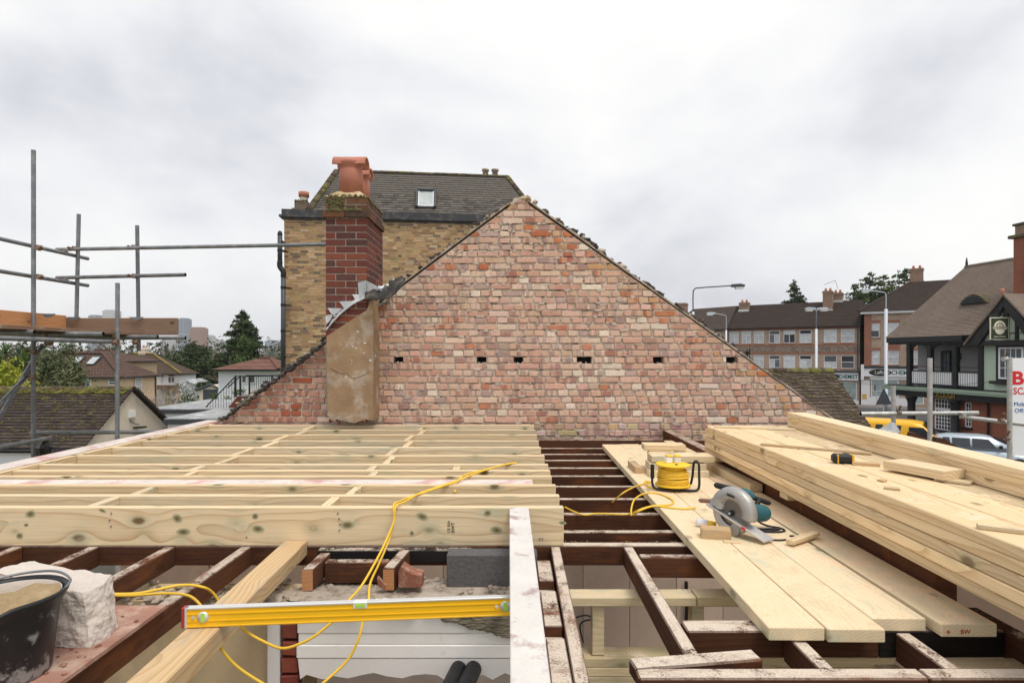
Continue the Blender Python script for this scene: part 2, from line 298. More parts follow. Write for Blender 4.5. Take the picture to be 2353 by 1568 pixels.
M['aac'] = plain('white_lintel_lump', (.56, .50, .45), .95, c2=(.36, .29, .23), c2s=13, c2a=.6, c2b=.72, var=.16, bump=.006, fine=60, world=True)
M['wetmortar'] = plain('wet_mortar', (.27, .235, .17), .8, c2=(.13, .12, .09), c2s=9, bump=.015, scale=18)
M['sand'] = plain('sand_mortar', (.40, .29, .16), .95, var=.35, scale=14, bump=.012, c2=(.5, .42, .3), c2s=7)
M['yellow'] = plain('yellow_paint', (.82, .47, .012), .42, var=.06, bump=0, spec=.4); M['yellowcable'] = plain('yellow_cable', (.80, .51, .05), .5, var=.1, bump=0); M['whitealu'] = plain('pale_aluminium', (.75, .75, .74), .4, .3, var=.1, bump=0)
M['reelyellow'] = plain('reel_yellow', (.85, .56, .03), .45, var=.08, bump=0); M['red'] = plain('red_plastic', (.42, .05, .05), .5); M['vial'] = plain('vial_green', (.45, .75, .1), .15, var=.1, bump=0)
M['sawgrey'] = plain('cast_aluminium', (.44, .44, .44), .45, .4, var=.15, c2=(.56, .53, .48), c2s=12); M['blade'] = plain('saw_blade', (.26, .24, .23), .35, .8, var=.2, bump=0); M['teal'] = plain('teal_plastic', (.025, .11, .135), .45, c2=(.3, .28, .24), c2s=18, c2a=.66, c2b=.8)
M['knot'] = attr_brick('green_knot', .8, .5); M['ink'] = plain('ink', (.02, .018, .016), .8, bump=0); M['redink'] = plain('red_ink', (.42, .04, .03), .9, bump=0); M['greenink'] = plain('green_letters', (.008, .12, .085), .5, bump=0); M['gold'] = plain('gold_letters', (.55, .36, .08), .5, bump=0); M['creamink'] = plain('cream_letters', (.78, .73, .58), .6, bump=0); M['blueink'] = plain('blue_letters', (.012, .11, .35), .5, bump=0); M['redletter'] = plain('red_letters', (.62, .02, .025), .5, bump=0); M['signgreen'] = plain('sign_green', (.055, .072, .035), .6, bump=0); M['signboard'] = plain('white_sign_sheet', (.78, .79, .82), .5, var=.05, bump=0)
M['tbrick'] = brick_tex('terrace_brick', (.33, .205, .145), (.44, .315, .23), (.50, .43, .36)); M['tred'] = brick_tex('red_brick_trim', (.36, .10, .05), (.28, .085, .045), (.36, .28, .22)); M['tdark'] = brick_tex('dark_checker_brick', (.10, .07, .06), (.36, .24, .17), (.3, .26, .22), w=.16, h=.15, ms=.02)
M['pubbrick'] = brick_tex('pub_red_brick', (.34, .085, .04), (.25, .07, .04), (.25, .16, .12)); M['stackbrick'] = brick_tex('stack_brick', (.22, .12, .08), (.3, .17, .12), (.34, .28, .22)); M['oldstack'] = brick_tex('sooty_brick', (.13, .10, .075), (.2, .15, .11), (.2, .17, .14))
M['troof'] = brick_tex('terrace_tiles', (.090, .066, .055), (.068, .051, .045), (.03, .025, .022), w=.17, h=.11, ms=.012); M['proof'] = brick_tex('pub_tiles', (.235, .185, .15), (.205, .16, .132), (.155, .122, .10), w=.17, h=.17, ms=.022); M['redroof'] = brick_tex('red_roof_tiles', (.215, .10, .072), (.155, .082, .064), (.06, .035, .03), w=.25, h=.25, ms=.02); M['brownroof'] = brick_tex('brown_roof_tiles', (.13, .078, .06), (.10, .062, .05), (.04, .03, .025), w=.22, h=.2, ms=.02); M['lichenridge'] = plain('lichen_ridge', (.30, .21, .04), .95, c2=(.14, .10, .06), c2s=2.0); M['lichenroof'] = mossy('lichen_roof', (.10, .075, .055), (.36, .22, .03), .60, .74, scale=.6)
M['glass'] = glass('window_glass'); M['curtain'] = glass('net_curtain_glass', (.52, .54, .56), .25); M['blind'] = glass('blind_glass', (.62, .65, .67), .3); M['darkglass'] = glass('dark_glass', (.03, .035, .045)); M['skyglass'] = glass('skylight_glass', (.42, .46, .46), .2); M['shopglass'] = glass('shop_glass', (.34, .42, .42), .15)
M['vanyellow'] = plain('van_yellow', (.80, .42, .008), .3, var=.04, bump=0, spec=.5); M['silver'] = plain('silver_car_paint', (.48, .55, .62), .28, .35, var=.04, bump=0, spec=.5)
M['lamp'] = plain('grey_lamp_post', (.52, .56, .62), .5, .1, var=.08, bump=0); M['lampdark'] = plain('dark_lamp', (.06, .065, .075), .45); M['lens'] = plain('lamp_lens', (.7, .7, .68), .25, bump=0)
M['asphalt'] = plain('asphalt', (.085, .085, .088), .9, var=.2, fine=30); M['paving'] = plain('paving', (.20, .17, .15), .9, var=.2); M['kerb'] = plain('kerb_stone', (.3, .29, .28), .9)
M['grass'] = plain('garden_ground', (.075, .10, .03), .95, c2=(.17, .14, .09), c2s=.05, c2a=.45, c2b=.6, var=.4, scale=.5, bump=0); M['bark'] = plain('bark', (.13, .10, .075), .95, var=.3); M['palebark'] = plain('pale_bark', (.36, .30, .25), .95, var=.25)
def leafmat(name, c, c2):
    t = NT(name, .7, 0, .2); p = t.pos(); a = t.n('ShaderNodeAttribute', attribute_name='Col').outputs['Fac']
    cc = t.mix(t.ramp(t.noise(p, .9, 4), .38, .65), c, c2); t.base(shade(t, cc, t.math('MULTIPLY_ADD', a, 1.1, .45))); return t.m
M['leaf_dark'] = leafmat('dark_foliage', (.034, .052, .022), (.062, .088, .034)); M['leaf_mid'] = leafmat('mid_foliage', (.045, .075, .025), (.085, .12, .04)); M['leaf_yellow'] = leafmat('yellow_green_foliage', (.20, .24, .02), (.36, .36, .05)); M['leaf_grey'] = leafmat('grey_green_foliage', (.10, .125, .06), (.15, .16, .08)); M['leaf_palm'] = leafmat('palm_foliage', (.09, .14, .04), (.18, .22, .08)); M['twig'] = leafmat('bare_twigs', (.115, .092, .075), (.17, .135, .11)); M['leaf_pink'] = leafmat('pink_flower_shrub', (.34, .25, .18), (.5, .36, .26))
M['rustgate'] = plain('red_oxide_steel', (.16, .045, .03), .7); M['leadedge'] = M['lead']
def text_mesh(txt, size, depth=.01, bold=0.0):
    cu = bpy.data.curves.new('lettering', 'FONT'); cu.body = txt; cu.size = size; cu.extrude = depth; cu.offset = bold; cu.align_x = 'LEFT'; cu.resolution_u = 3
    o = bpy.data.objects.new('lettering', cu); col.objects.link(o); dg = bpy.context.evaluated_depsgraph_get()
    me = bpy.data.meshes.new_from_object(o.evaluated_get(dg)); bpy.data.objects.remove(o); bpy.data.curves.remove(cu); return me
def text(parent, name, txt, mat, x, y, z, size, width=None, depth=.008, bold=0.0, rot=None):
    me = text_mesh(txt, size, depth, bold); me.materials.clear(); me.materials.append(mat)
    xs = [v.co.x for v in me.vertices]; w0 = max(xs) - min(xs)
    s = (width / w0) if width else 1.0
    for v in me.vertices: v.co.x = (v.co.x - min(xs)) * s
    o = obj(name, me, parent); o.location = (x, y, z); o.rotation_euler = rot or (R(90), 0, 0); return o
# ------------------------------------------------------------------ ground and streets
def sstep(a, b, x):
    t = min(1, max(0, (x - a) / (b - a))); return t * t * (3 - 2 * t)
def terr(x, y): return -5.3 - 3.6 * sstep(-6, -34, x) * sstep(14, 60, y) - 3.0 * sstep(90, 260, y)
xs = [-1600, -900, -500, -300, -200, -140, -100, -75, -60, -50, -42, -36, -30, -26, -22, -18, -14, -10, -6, 0, 10, 20, 30, 45, 60, 90, 140, 250, 500, 1000, 1600]
ys = [-60, -20, 0, 10, 14, 18, 22, 26, 30, 36, 42, 50, 60, 75, 90, 110, 135, 170, 215, 260, 340, 500, 800, 1400, 2600]
v = [(x, y, terr(x, y)) for y in ys for x in xs]; nx = len(xs)
f = [(j*nx+i, j*nx+i+1, (j+1)*nx+i+1, (j+1)*nx+i) for j in range(len(ys)-1) for i in range(nx-1)]
tag(obj('ground', mesh('ground', v, f, M['grass'], True)), 'rough garden ground falling away to the left', kind='structure')
mb = MB(); mb.add([(5.5, 6, -5.29), (75, 6, -5.29), (75, 75, -5.29), (18, 75, -5.29), (5.5, 40, -5.29)], [(0, 1, 2, 3, 4)])
tag(mb.build('road', M['asphalt']), 'grey asphalt street below the scaffold', kind='structure')
# pavement in front of the shops (follows the terrace)
TA = math.atan2(-7.6, 11.0)
pv = thing('pavement', 'brown paved footway in front of the chemist shops', 'pavement', (25.5, 69.6, -5.3), TA); pv['kind'] = 'structure'; del pv['category']
MB().box(-12, 40, -3.0, 1.0, 0, .13).build('paving', M['paving'], pv); MB().box(-12, 40, -3.15, -3.002, 0, .14).build('kerb', M['kerb'], pv)
pv = thing('pavement', 'footway beside the pub', 'pavement', (27.7, 42, -5.3), math.atan2(-.99, .143)); pv['kind'] = 'structure'; del pv['category']
MB().box(-2, 20, -1.6, 1.0, 0, .12).build('paving', M['paving'], pv); MB().box(-2, 20, -1.75, -1.602, 0, .13).build('kerb', M['kerb'], pv)
# ------------------------------------------------------------------ brick helpers
def clip(poly, a, b, c):                 # keep a*x+b*z<=c
    out = []
    for i in range(len(poly)):
        p, q = poly[i], poly[(i+1) % len(poly)]; dp = a*p[0]+b*p[1]-c; dq = a*q[0]+b*q[1]-c
        if dp <= 0: out.append(p)
        if (dp < 0) != (dq < 0) and dp != dq:
            t = dp / (dp - dq); out.append((p[0]+(q[0]-p[0])*t, p[1]+(q[1]-p[1])*t))
    return out
def chipped(x0, x1, z0, z1, j=.004, chip=.35, cs=.018):
    pts = []
    for (cx, cz, dx, dz, first) in ((x0, z0, 1, 1, 0), (x1, z0, -1, 1, 1), (x1, z1, -1, -1, 0), (x0, z1, 1, -1, 1)):
        c = cs * random.uniform(.6, 1.6) if random.random() < chip else .004
        c2 = c * random.uniform(.5, 1.1); a = (cx + dx * c2, cz); b = (cx, cz + dz * min(c, .03))
        pts += ([b, a] if not first else [a, b])
    return [(x + random.uniform(-j, j), z + random.uniform(-j*.6, j*.6)) for x, z in pts]
def brick_mb(mb, poly, y0, y1, bev=.006, map3=None):
    n = len(poly); cx = sum(p[0] for p in poly)/n; cz = sum(p[1] for p in poly)/n
    wx = max(p[0] for p in poly)-min(p[0] for p in poly); wz = max(p[1] for p in poly)-min(p[1] for p in poly)
    kx = max(.3, 1-2*bev/max(wx, .01)); kz = max(.3, 1-2*bev/max(wz, .01)); m = map3 or (lambda x, y, z: (x, y, z))
    vs = [m(cx+(x-cx)*kx, y0, cz+(z-cz)*kz) for x, z in poly] + [m(x, y0+bev, z) for x, z in poly] + [m(x, y1, z) for x, z in poly]
    fs = [tuple(range(n))] + [(k*n+i, (k+1)*n+i, (k+1)*n+(i+1) % n, k*n+(i+1) % n) for k in (0, 1) for i in range(n)]
    mb.add(vs, fs)
def jc(c, j=.12): 
    k = 1 + random.uniform(-j, j); return tuple(max(0, x * k * (1 + random.uniform(-j*.3, j*.3))) for x in c) + (random.random(),)
GP = [((.64, .395, .30), 34), ((.69, .455, .35), 30), ((.74, .545, .43), 18), ((.575, .325, .24), 13), ((.55, .225, .13), 5), ((.50, .355, .31), 7), ((.62, .41, .28), 5), ((.78, .65, .53), 8)]
def pick(P): return random.choices([p[0] for p in P], [p[1] for p in P])[0]
def emit_bricks(parent, lst, mat, limit=300, name='brick', joined='bricks'):
    """lst of (weight, callable(mb), colour): the heaviest become single parts, the rest one mass"""
    lst = sorted(lst, key=lambda t: -t[0]); rest = MB()
    for i, (wgt, fn, c) in enumerate(lst):
        if i < limit:
            mb = MB(); mb.cur = c; fn(mb); mb.build(name, mat, parent)
        else: rest.cur = c; fn(rest)
    if rest.v: tag(rest.build(joined, mat, parent), kind='stuff')
# ------------------------------------------------------------------ gable wall
YW = 6.7
gw = thing('gable_wall', 'tall triangular gable wall of old mixed pink bricks', 'wall', (0, 0, 0))
k = YW / F
lx = lambda z: -.005 + (z - 1.705) * (3.285 / 2.461)
rx = lambda z: .193 + (1.705 - z) * (3.31 / 2.347)
la, lb = (1, -3.285/2.461); lc = -.005 - 1.705*3.285/2.461      # x - m z >= lc   (left edge)
holes = [(-1.345, -1.235), (-.40, -.29), (.02, .125), (.735, .905), (1.60, 1.72), (2.43, 2.56)]
C0 = -1.075; courses = []; n = 0; mort = MB(); blist = []
hole_course = 13
while C0 + n * .0752 < 1.74:
    z0 = C0 + n * .0752; z1 = z0 + .0752; zm = (z0 + z1) / 2
    a0, a1, b0, b1 = lx(z0), lx(z1), rx(z0), rx(z1)
    if z1 > 1.70: a0 = min(a0, .0); a1 = .02; b1 = .16
    segs = [(a0, a1, b0, b1)]
    if n == hole_course:
        segs = []; cur = (a0, a1)
        for h0, h1 in holes: segs.append((cur[0], cur[1], h0, h0)); cur = (h1, h1)
        segs.append((cur[0], cur[1], b0, b1))
    for (p0, p1, q0, q1) in segs: mort.prism([(p0, z0), (q0, z0), (q1, z1), (p1, z1)], YW, YW + .11)
    kind = (n % 2 == 1) or random.random() < .15
    x = a0 - random.uniform(0, .2); 
    while x < b0:
        L = .108 if (kind and random.random() < .92) or (not kind and random.random() < .28) else .219
        if random.random() < .08: L *= random.uniform(.6, .85)
        g = random.uniform(.011, .022); h = random.uniform(.054, .063); zz = z0 + random.uniform(.005, .0752 - h - .001)
        poly = chipped(x, x + L, zz, zz + h, .0028, .3, .012); x += L + g
        poly = clip(poly, -1, 3.285/2.461, -lc - .012); 
        if len(poly) >= 3: poly = clip(poly, 1, 3.31/2.347, .193 + 1.705*3.31/2.347 - .012)
        if len(poly) < 3: continue
        px0, px1 = min(p[0] for p in poly), max(p[0] for p in poly)
        if px1 - px0 < .03: continue
        if n == hole_course and any(px0 < h1 - .005 and px1 > h0 + .005 for h0, h1 in holes):
            for h0, h1 in holes:
                if px0 < h0 - .03 and px1 > h0: poly = clip(poly, 1, 0, h0 - .003)
                elif px1 > h1 + .03 and px0 < h1: poly = clip(poly, -1, 0, -h1 - .003)
                elif px0 >= h0 - .03 and px1 <= h1 + .03: poly = []
            if len(poly) < 3: continue
            px0, px1 = min(p[0] for p in poly), max(p[0] for p in poly)
            if px1 - px0 < .03: continue
        if px0 > -1.99 and px1 < -1.52 and zm < .55: continue
        pr = random.uniform(.008, .018); dirty = random.random()
        c = pick(GP)
        if zm > .9 or (zm > .2 and px0 < .4 and random.random() < .18): 
            if random.random() < .14: c = (.50, .165, .085)
        if abs(px0 - (.2 + (1.705 - zm) * 1.41)) < .45 and random.random() < .45: c = random.choice([(.56, .20, .09), (.58, .34, .18), (.62, .40, .28)])
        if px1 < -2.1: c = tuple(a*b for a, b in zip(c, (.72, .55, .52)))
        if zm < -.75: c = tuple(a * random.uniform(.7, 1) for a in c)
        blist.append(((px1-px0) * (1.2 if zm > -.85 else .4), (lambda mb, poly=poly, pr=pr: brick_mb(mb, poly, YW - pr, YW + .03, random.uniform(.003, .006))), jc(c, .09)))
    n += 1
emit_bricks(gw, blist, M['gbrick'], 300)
vd = MB()  # dark slivers laid on the mortar, painting the shadow in cracks between bricks
for i in range(620):
    zc = C0 + random.randint(2, 34) * .0752 + random.choice((0, 0, .035)); xc = random.uniform(lx(zc) + .05, rx(zc) - .05); w_ = random.uniform(.008, .06); h_ = random.uniform(.002, .006)
    vd.prism([(xc - w_, zc - h_ * .3), (xc, zc - h_), (xc + w_, zc), (xc + w_ * .3, zc + h_)], YW - .004, YW + .0)
tag(vd.build('joint_shadows', M['soot_and_shade'], gw), kind='stuff')
sm = MB()
for i in range(230):
    zc = C0 + random.randint(2, 34) * .0752 + random.uniform(-.012, .012); xc = random.uniform(lx(zc) + .08, rx(zc) - .08); 
    if -2.1 < xc < -1.45 or abs(zc + .06) < .07: continue
    w_, h_ = random.uniform(.015, .06), random.uniform(.008, .022); k_ = 7
    sm.prism([(xc + w_ * math.cos(2*math.pi*j/k_) * random.uniform(.5, 1), zc + h_ * math.sin(2*math.pi*j/k_) * random.uniform(.5, 1)) for j in range(k_)], YW - random.uniform(.012, .021), YW)
for h0, h1 in holes:
    for i in range(5):
        e_ = random.uniform(h0, h1); sm.blob((e_, YW + random.uniform(.01, .06), C0 + hole_course * .0752 + random.uniform(-.002, .01)), (random.uniform(.008, .022), .02, random.uniform(.006, .016)), .4)
tag(sm.build('mortar_smears', M['mortar'], gw), kind='stuff')
mort.build('mortar', M['mortar'], gw)
MB().prism([(lx(-1.08), -1.08), (rx(-1.08), -1.08), (.16, 1.76), (.02, 1.76)], YW + .112, YW + .23).build('backing', M['soot_and_shade'], gw)
# cement fillet and broken roofing left along both slopes
fl = MB()
for (p, q) in (((-3.33, -.76), (-.02, 1.72)), ((.17, 1.75), (3.70, -.78))):
    N = 60
    for i in range(N):
        t0, t1 = i / N, (i + 1) / N; u = (q[0]-p[0])/math.hypot(q[0]-p[0], q[1]-p[1]); w_ = (q[1]-p[1])/math.hypot(q[0]-p[0], q[1]-p[1])
        a = (p[0]+(q[0]-p[0])*t0, p[1]+(q[1]-p[1])*t0); b = (p[0]+(q[0]-p[0])*t1, p[1]+(q[1]-p[1])*t1); h = random.uniform(.004, .022)
        fl.prism([a, b, (b[0]-w_*h, b[1]+u*h), (a[0]-w_*h, a[1]+u*h)], YW - .012 - random.uniform(0, .012), YW + .25)
fl.build('cement_fillet', M['rubble'], gw)
for i in range(9): 
    mb = MB(); mb.blob((.09 + random.uniform(-.12, .1), YW + random.uniform(-.0, .12), 1.72 + random.uniform(-.03, .06)), random.uniform(.035, .07)); mb.build('mortar_lump', M['sand'], gw)
deb = MB(); deb2 = MB()
for i in range(420):
    side = random.random() < .55
    t = random.random()
    if side: x = .25 + t * 2.6; z = 1.745 - (x - .17) * .709 + random.uniform(.0, .05) * (1.6 - t); s = random.uniform(.008, .034)
    else: x = -3.25 + t * 3.1; z = -.72 + (x + 3.33) * .749 + random.uniform(.0, .03); s = random.uniform(.006, .024)
    (deb if random.random() < .72 else deb2).blob((x, YW + random.uniform(.03, .22), z), (s * random.uniform(1, 2.2), s, s), .4)
tag(deb.build('slope_debris', M['darkrubble'], gw), kind='stuff'); tag(deb2.build('slope_mortar_crumbs', M['rubble'], gw), kind='stuff')
# ------------------------------------------------------------------ chimney stack
YC = 6.4; CX0, CX1, CY1 = -2.02, -1.576, 7.22
ch = thing('chimney_stack', 'dark red brick chimney stack with mossy top beside the gable', 'chimney', (0, 0, 0))
cp = [((.145, .052, .043), 5), ((.185, .062, .046), 4), ((.225, .075, .05), 3), ((.105, .052, .048), 3)]
cl = []; ztop = 1.712; nr = 21
def front_map(dx=0): return None
for r in range(nr):
    z0 = ztop - (r + 1) * .0752; z1 = z0 + .0752 - .010; ex = .028 if r == 2 else 0.0
    xa, xb = CX0 - ex, CX1 + ex
    cuts = [xa, (xa+xb)/2 - .005, xb] if r % 2 == 0 else [xa, xa + .108, xa + .108 + .222, xb]
    mossyb = r < 3
    for i in range(len(cuts) - 1):
        c = pick(cp); 
        if mossyb: c = tuple(x * .6 + y * .35 for x, y in zip(c, (.10, .095, .05)))
        poly = chipped(cuts[i] + (.005 if i else 0), cuts[i+1] - (.005 if i < len(cuts)-2 else 0), z0, z1, .0015, .15, .008)
        cl.append((1, (lambda mb, poly=poly, ex=ex: brick_mb(mb, poly, YC - ex, YC + .1 - ex, .004)), jc(c)))
    # right-hand face
    y = YC - ex; cutsy = [YC - ex + (.0 if r % 2 else .0)]
    ln = [.108, .222, .222, .222] if r % 2 == 0 else [.222, .222, .222, .108]
    yy = YC - ex
    for L in ln:
        y2 = min(yy + L, CY1 + ex)
        if y2 - yy > .03:
            poly = chipped(yy + .003, y2 - .004, z0, z1, .0015, .15, .008); c = pick(cp)
            if mossyb: c = tuple(x * .6 + y_ * .3 for x, y_ in zip(c, (.10, .095, .05)))
            cl.append((1, (lambda mb, poly=poly, xb=xb: brick_mb(mb, poly, 0, .1, .004, lambda a, d, z: (xb - d, a, z))), jc(c)))
        yy = y2 + .008
emit_bricks(ch, cl, M['cbrick'], 300)
MB().box(CX0 + .004, CX1 - .004, YC + .004, CY1, -.6, 1.70).build('mortar', M['cmortar'], ch)
mb = MB(); mb.add([(CX0-.005, YC-.005, 1.714), (CX1+.005, YC-.005, 1.714), (CX1+.005, CY1, 1.714), (CX0-.005, CY1, 1.714), (CX0+.1, YC+.1, 1.80), (CX1-.1, YC+.1, 1.80), (CX1-.1, CY1-.1, 1.80), (CX0+.1, CY1-.1, 1.80)],
                  [(0,1,5,4),(1,2,6,5),(2,3,7,6),(3,0,4,7),(4,5,6,7)]); mb.build('flaunching', M['sand'], ch)
ms = MB()
for i in range(380):
    e = random.random()
    if e < .40: p = (random.uniform(CX0-.005, CX1+.005), YC - .006 + random.uniform(0, .05), 1.70 + random.uniform(-.01, .035))
    elif e < .62: p = (CX1 + .006 - random.uniform(0, .04), random.uniform(YC, CY1), 1.70 + random.uniform(-.02, .03))
    elif e < .86: p = (CX0 + abs(random.gauss(.1, .06)), YC - .002, 1.70 - abs(random.gauss(0, .09)))
    else: p = (random.uniform(CX0+.02, CX1-.05), YC - .03, 1.563 + random.uniform(-.004, .008))
    s = random.uniform(.005, .016); ms.blob(p, (s * 1.4, s * .7, s), .35)
tag(ms.build('moss', M['dullmoss'], ch), kind='stuff')
# rendered chimney breast below the roof line
br = MB(); q = lambda vx, vy, d=6.385: ((vx-1176)*d/F, (815-vy)*d/F)
br.prism([q(750, 772), q(842, 712), q(851, 689), q(857, 688), q(857, 966), q(842, 963), q(830, 966), q(815, 971), q(795, 968), q(770, 962), q(752, 955)][::-1], 6.385, YW)
br.build('rendered_breast', M['render'], ch)
mb = MB(); 
for i in range(40):
    p = q(random.uniform(752, 850), 966 + random.uniform(-3, 6)); mb.blob((p[0], 6.40 + random.uniform(-.01, .1), p[1]), random.uniform(.008, .022))
tag(mb.build('broken_edge', M['redrubble'], ch), kind='stuff')
mb = MB()
cr_pts = [(757, 845), (770, 852), (785, 858), (797, 857), (805, 866), (812, 869), (826, 865), (838, 860), (848, 853)]
mb.tube([Vector((*q(*p), 0)).xzy + Vector((0, 6.384, 0)) for p in cr_pts], .002, 5); mb.build('crack', M['soot_and_shade'], ch)
mb = MB()
for i in range(14):
    p = q(random.gauss(815, 22), random.gauss(790, 32)); w_ = random.uniform(.004, .02); mb.prism([(p[0]-w_, p[1]), (p[0]-w_*.2, p[1]-w_*.5), (p[0]+w_, p[1]+w_*.2), (p[0]+w_*.3, p[1]+w_*.7)], 6.3825, 6.384)
tag(mb.build('plaster_splashes', M['casing'], ch), kind='stuff')
# pots
def pot(y, name='chimney_pot', lab='', s=1.0):
    p = thing(name, lab, 'chimney pot', (-1.798, y, 1.785))
    MB().lathe([(.0, 0), (.128*s, 0), (.128*s, .26), (.118*s, .275), (.118*s, .285), (.138*s, .315), (.146*s, .345), (.140*s, .36), (.11, .36)], n=28).build('barrel', M['pot'], p, True)
    hd = MB(); N = 14; L = .18 * s ** 2; v = []
    for (rr) in (.112, .09):
        for x in (-L, L):
            for i in range(N + 1):
                a = math.pi * i / N; v.append((x * (1 - .0 * i), -rr * math.cos(a) * 1.05, .36 - .045 + rr * math.sin(a) * .95))
    f = []; n = N + 1
    for i in range(N):
        f += [(i, i+1, n+i+1, n+i), (2*n+i, 3*n+i, 3*n+i+1, 2*n+i+1), (i, 2*n+i, 2*n+i+1, i+1), (n+i, n+i+1, 3*n+i+1, 3*n+i)]
    hd.add(v, f); hd.build('hood', M['pot'], p, True); return p
pot(6.60, lab='front terracotta chimney pot with a half-round hood'); pot(7.0, s=.86, lab='rear terracotta chimney pot half hidden behind the front one')
# lead flashing
ld = thing('lead_flashing', 'stepped grey lead flashing with its loose dark end curling up off the stack', 'flashing', (0, 0, 0))
Q = lambda L, d: [((vx-1176)*d/F, (815-vy)*d/F) for vx, vy in L]
for L in ([(822, 649), (842, 644), (842, 683), (825, 683)], [(809, 676), (825, 676), (825, 686), (816, 688)], [(779, 692), (813, 691), (800, 700), (790, 707)], [(753, 707), (786, 708), (776, 718), (764, 726)], [(748, 724), (766, 722), (758, 736), (749, 746)]):
    MB().prism(Q(L, 6.392), 6.388, 6.394).build('step_piece', M['lead'], ld)
mb = MB(); z = lambda vy, d: (815-vy)*d/F; X1 = CX1 + .005
mb.add([(X1, 6.392, z(645, 6.39)), (X1, 7.2, z(645, 6.39)+.0), (X1, 7.2, z(672, 6.39)+.02), (X1, 6.392, z(684, 6.39))], [(0, 1, 2, 3)]); mb.build('side_piece', M['lead'], ld)
def ribbon(pts, wv, mat, name, th=.006, seg=5, wob=.01):
    P = smooth_pts(pts, seg); mb = MB(); v = []
    for i, p in enumerate(P):
        wvv = Vector(wv[min(len(wv)-1, int(i / seg))]); w2 = Vector(wv[min(len(wv)-1, int(i / seg)+1)]); t = (i % seg) / seg; ww = wvv * (1-t) + w2 * t
        o = Vector((random.uniform(-wob, wob), random.uniform(-wob, wob), random.uniform(-wob, wob)))
        v += [p, p + ww * .5 + o * .6, p + ww + o]
    f = []
    for i in range(len(P) - 1):
        for j in range(2): f.append((i*3+j, i*3+3+j, i*3+4+j, i*3+1+j))
    mb.add(v, f); o = mb.build(name, mat, ld, True); md = o.modifiers.new('thickness', 'SOLIDIFY'); md.thickness = th; return o
ribbon([W(748, 760, 6.37), W(775, 728, 6.36), W(812, 698, 6.35), W(845, 683, 6.33)], [(0, .03, .035), (0, .03, .04), (0, .03, .045), (0, .03, .05)], M['lead'], 'slope_strip')
ribbon([W(838, 686, 6.28), W(868, 688, 6.22), W(898, 682, 6.18), W(932, 646, 6.15)], [(0, .08, .07), (.02, .16, .13), (-.05, .2, .20), (-.09, .22, .10)], M['leadunder'], 'curled_end', wob=.02)
ribbon([W(852, 690, 6.42), W(864, 706, 6.6), W(895, 690, 6.62)], [(0, .05, .05), (0, .05, .05), (0, .05, .04)], M['leadunder'], 'torn_felt')
ribbon([W(866, 668, 6.33), W(890, 662, 6.40), W(908, 644, 6.45)], [(.01, .02, .06), (.0, .03, .05), (-.02, .03, .03)], M['lead'], 'bright_fold')
# black torn roofing running up the left slope
mb = MB()
for i in range(90):
    t = random.random(); vx = 512 + t * 235; vy = 966 - t * 176 - random.uniform(0, 6); p = W(vx, vy, 6.62); mb.blob(p, (random.uniform(.02, .06), .03, random.uniform(.01, .025)), .4)
tag(mb.build('torn_felt_edge', M['leadunder'], gw), kind='stuff')
# ------------------------------------------------------------------ roof tiling
def tiled(parent, O, U, S, shape, rows, gauge, tw, mat, limit=300, order=None, name='tile', th=.013, jit=.004, lap=1.45):
    O, U, S = Vector(O), Vector(U).normalized(), Vector(S).normalized(); N = U.cross(S).normalized()
    if N.z < 0: N = -N
    lst = []
    for r in range(rows):
        s = r * gauge; a, b = shape(s); x = a - (tw / 2 if r % 2 else 0)
        while x < b:
            lo, hi = max(x, a), min(x + tw - .003, b)
            if hi - lo > .03: lst.append((r, s, lo, hi))
            x += tw
    if order: lst.sort(key=lambda t: order((O + U * ((t[2]+t[3])/2) + S * t[1])))
    me = MB().box(-.5, .5, 0, gauge * lap, 0, th).v; cache = {}; rest = MB()
    for i, (r, s, lo, hi) in enumerate(lst):
        key = round(hi - lo, 2); w = hi - lo
        tl = (th + .008) / gauge * .75 + random.uniform(-jit, jit) * 4; yw = random.uniform(-.012, .012)
        y = (S * math.cos(tl) - N * math.sin(tl)).normalized(); x_ = (U * math.cos(yw) + y * math.sin(yw)).normalized(); z_ = x_.cross(y)
        if z_.dot(N) < 0: z_ = -z_
        p = O + U * ((lo+hi)/2) + S * (s + random.uniform(-jit, jit)) + N * (.02 + random.uniform(0, .004))
        Mx = Matrix(((x_.x, y.x, z_.x, p.x), (x_.y, y.y, z_.y, p.y), (x_.z, y.z, z_.z, p.z), (0, 0, 0, 1)))
        if i < limit:
            if key not in cache: cache[key] = mesh(name, *(lambda m: (m.v, m.f))(MB().box(-w/2, w/2, 0, gauge*lap, 0, th)), mat)
            obj(name, cache[key], parent, Mx)
        else:
            m = MB().box(-w/2, w/2, 0, gauge*lap, 0, th); rest.add([Mx @ Vector(q_) for q_ in m.v], m.f)
    if rest.v: tag(rest.build(name + 's_beyond', mat, parent), kind='stuff')
def ridge_run(parent, a, b, n, r=.1, mat=None, name='ridge_tile', up=(0, 0, 1)):
    a, b = Vector(a), Vector(b); d = (b - a) / n; L = d.length
    mb = MB(); K = 8; v = []
    for rr in (r, r - .016):
        for x in (0, L * .985):
            for i in range(K + 1):
                t = math.pi * i / K; v.append((x, rr * math.cos(t), rr * math.sin(t) * .8))
    m = K + 1; f = []
    for i in range(K): f += [(i, i+1, m+i+1, m+i), (2*m+i, 3*m+i, 3*m+i+1, 2*m+i+1), (i, 2*m+i, 2*m+i+1, i+1), (m+i, m+i+1, 3*m+i+1, 3*m+i)]
    me = mesh(name, v, f, mat or M['ridge'], True)
    for i in range(n):
        fm = frame_matrix(a + d * i + Vector((0, 0, random.uniform(-.006, .006))), d, up); obj(name, me, parent, fm)
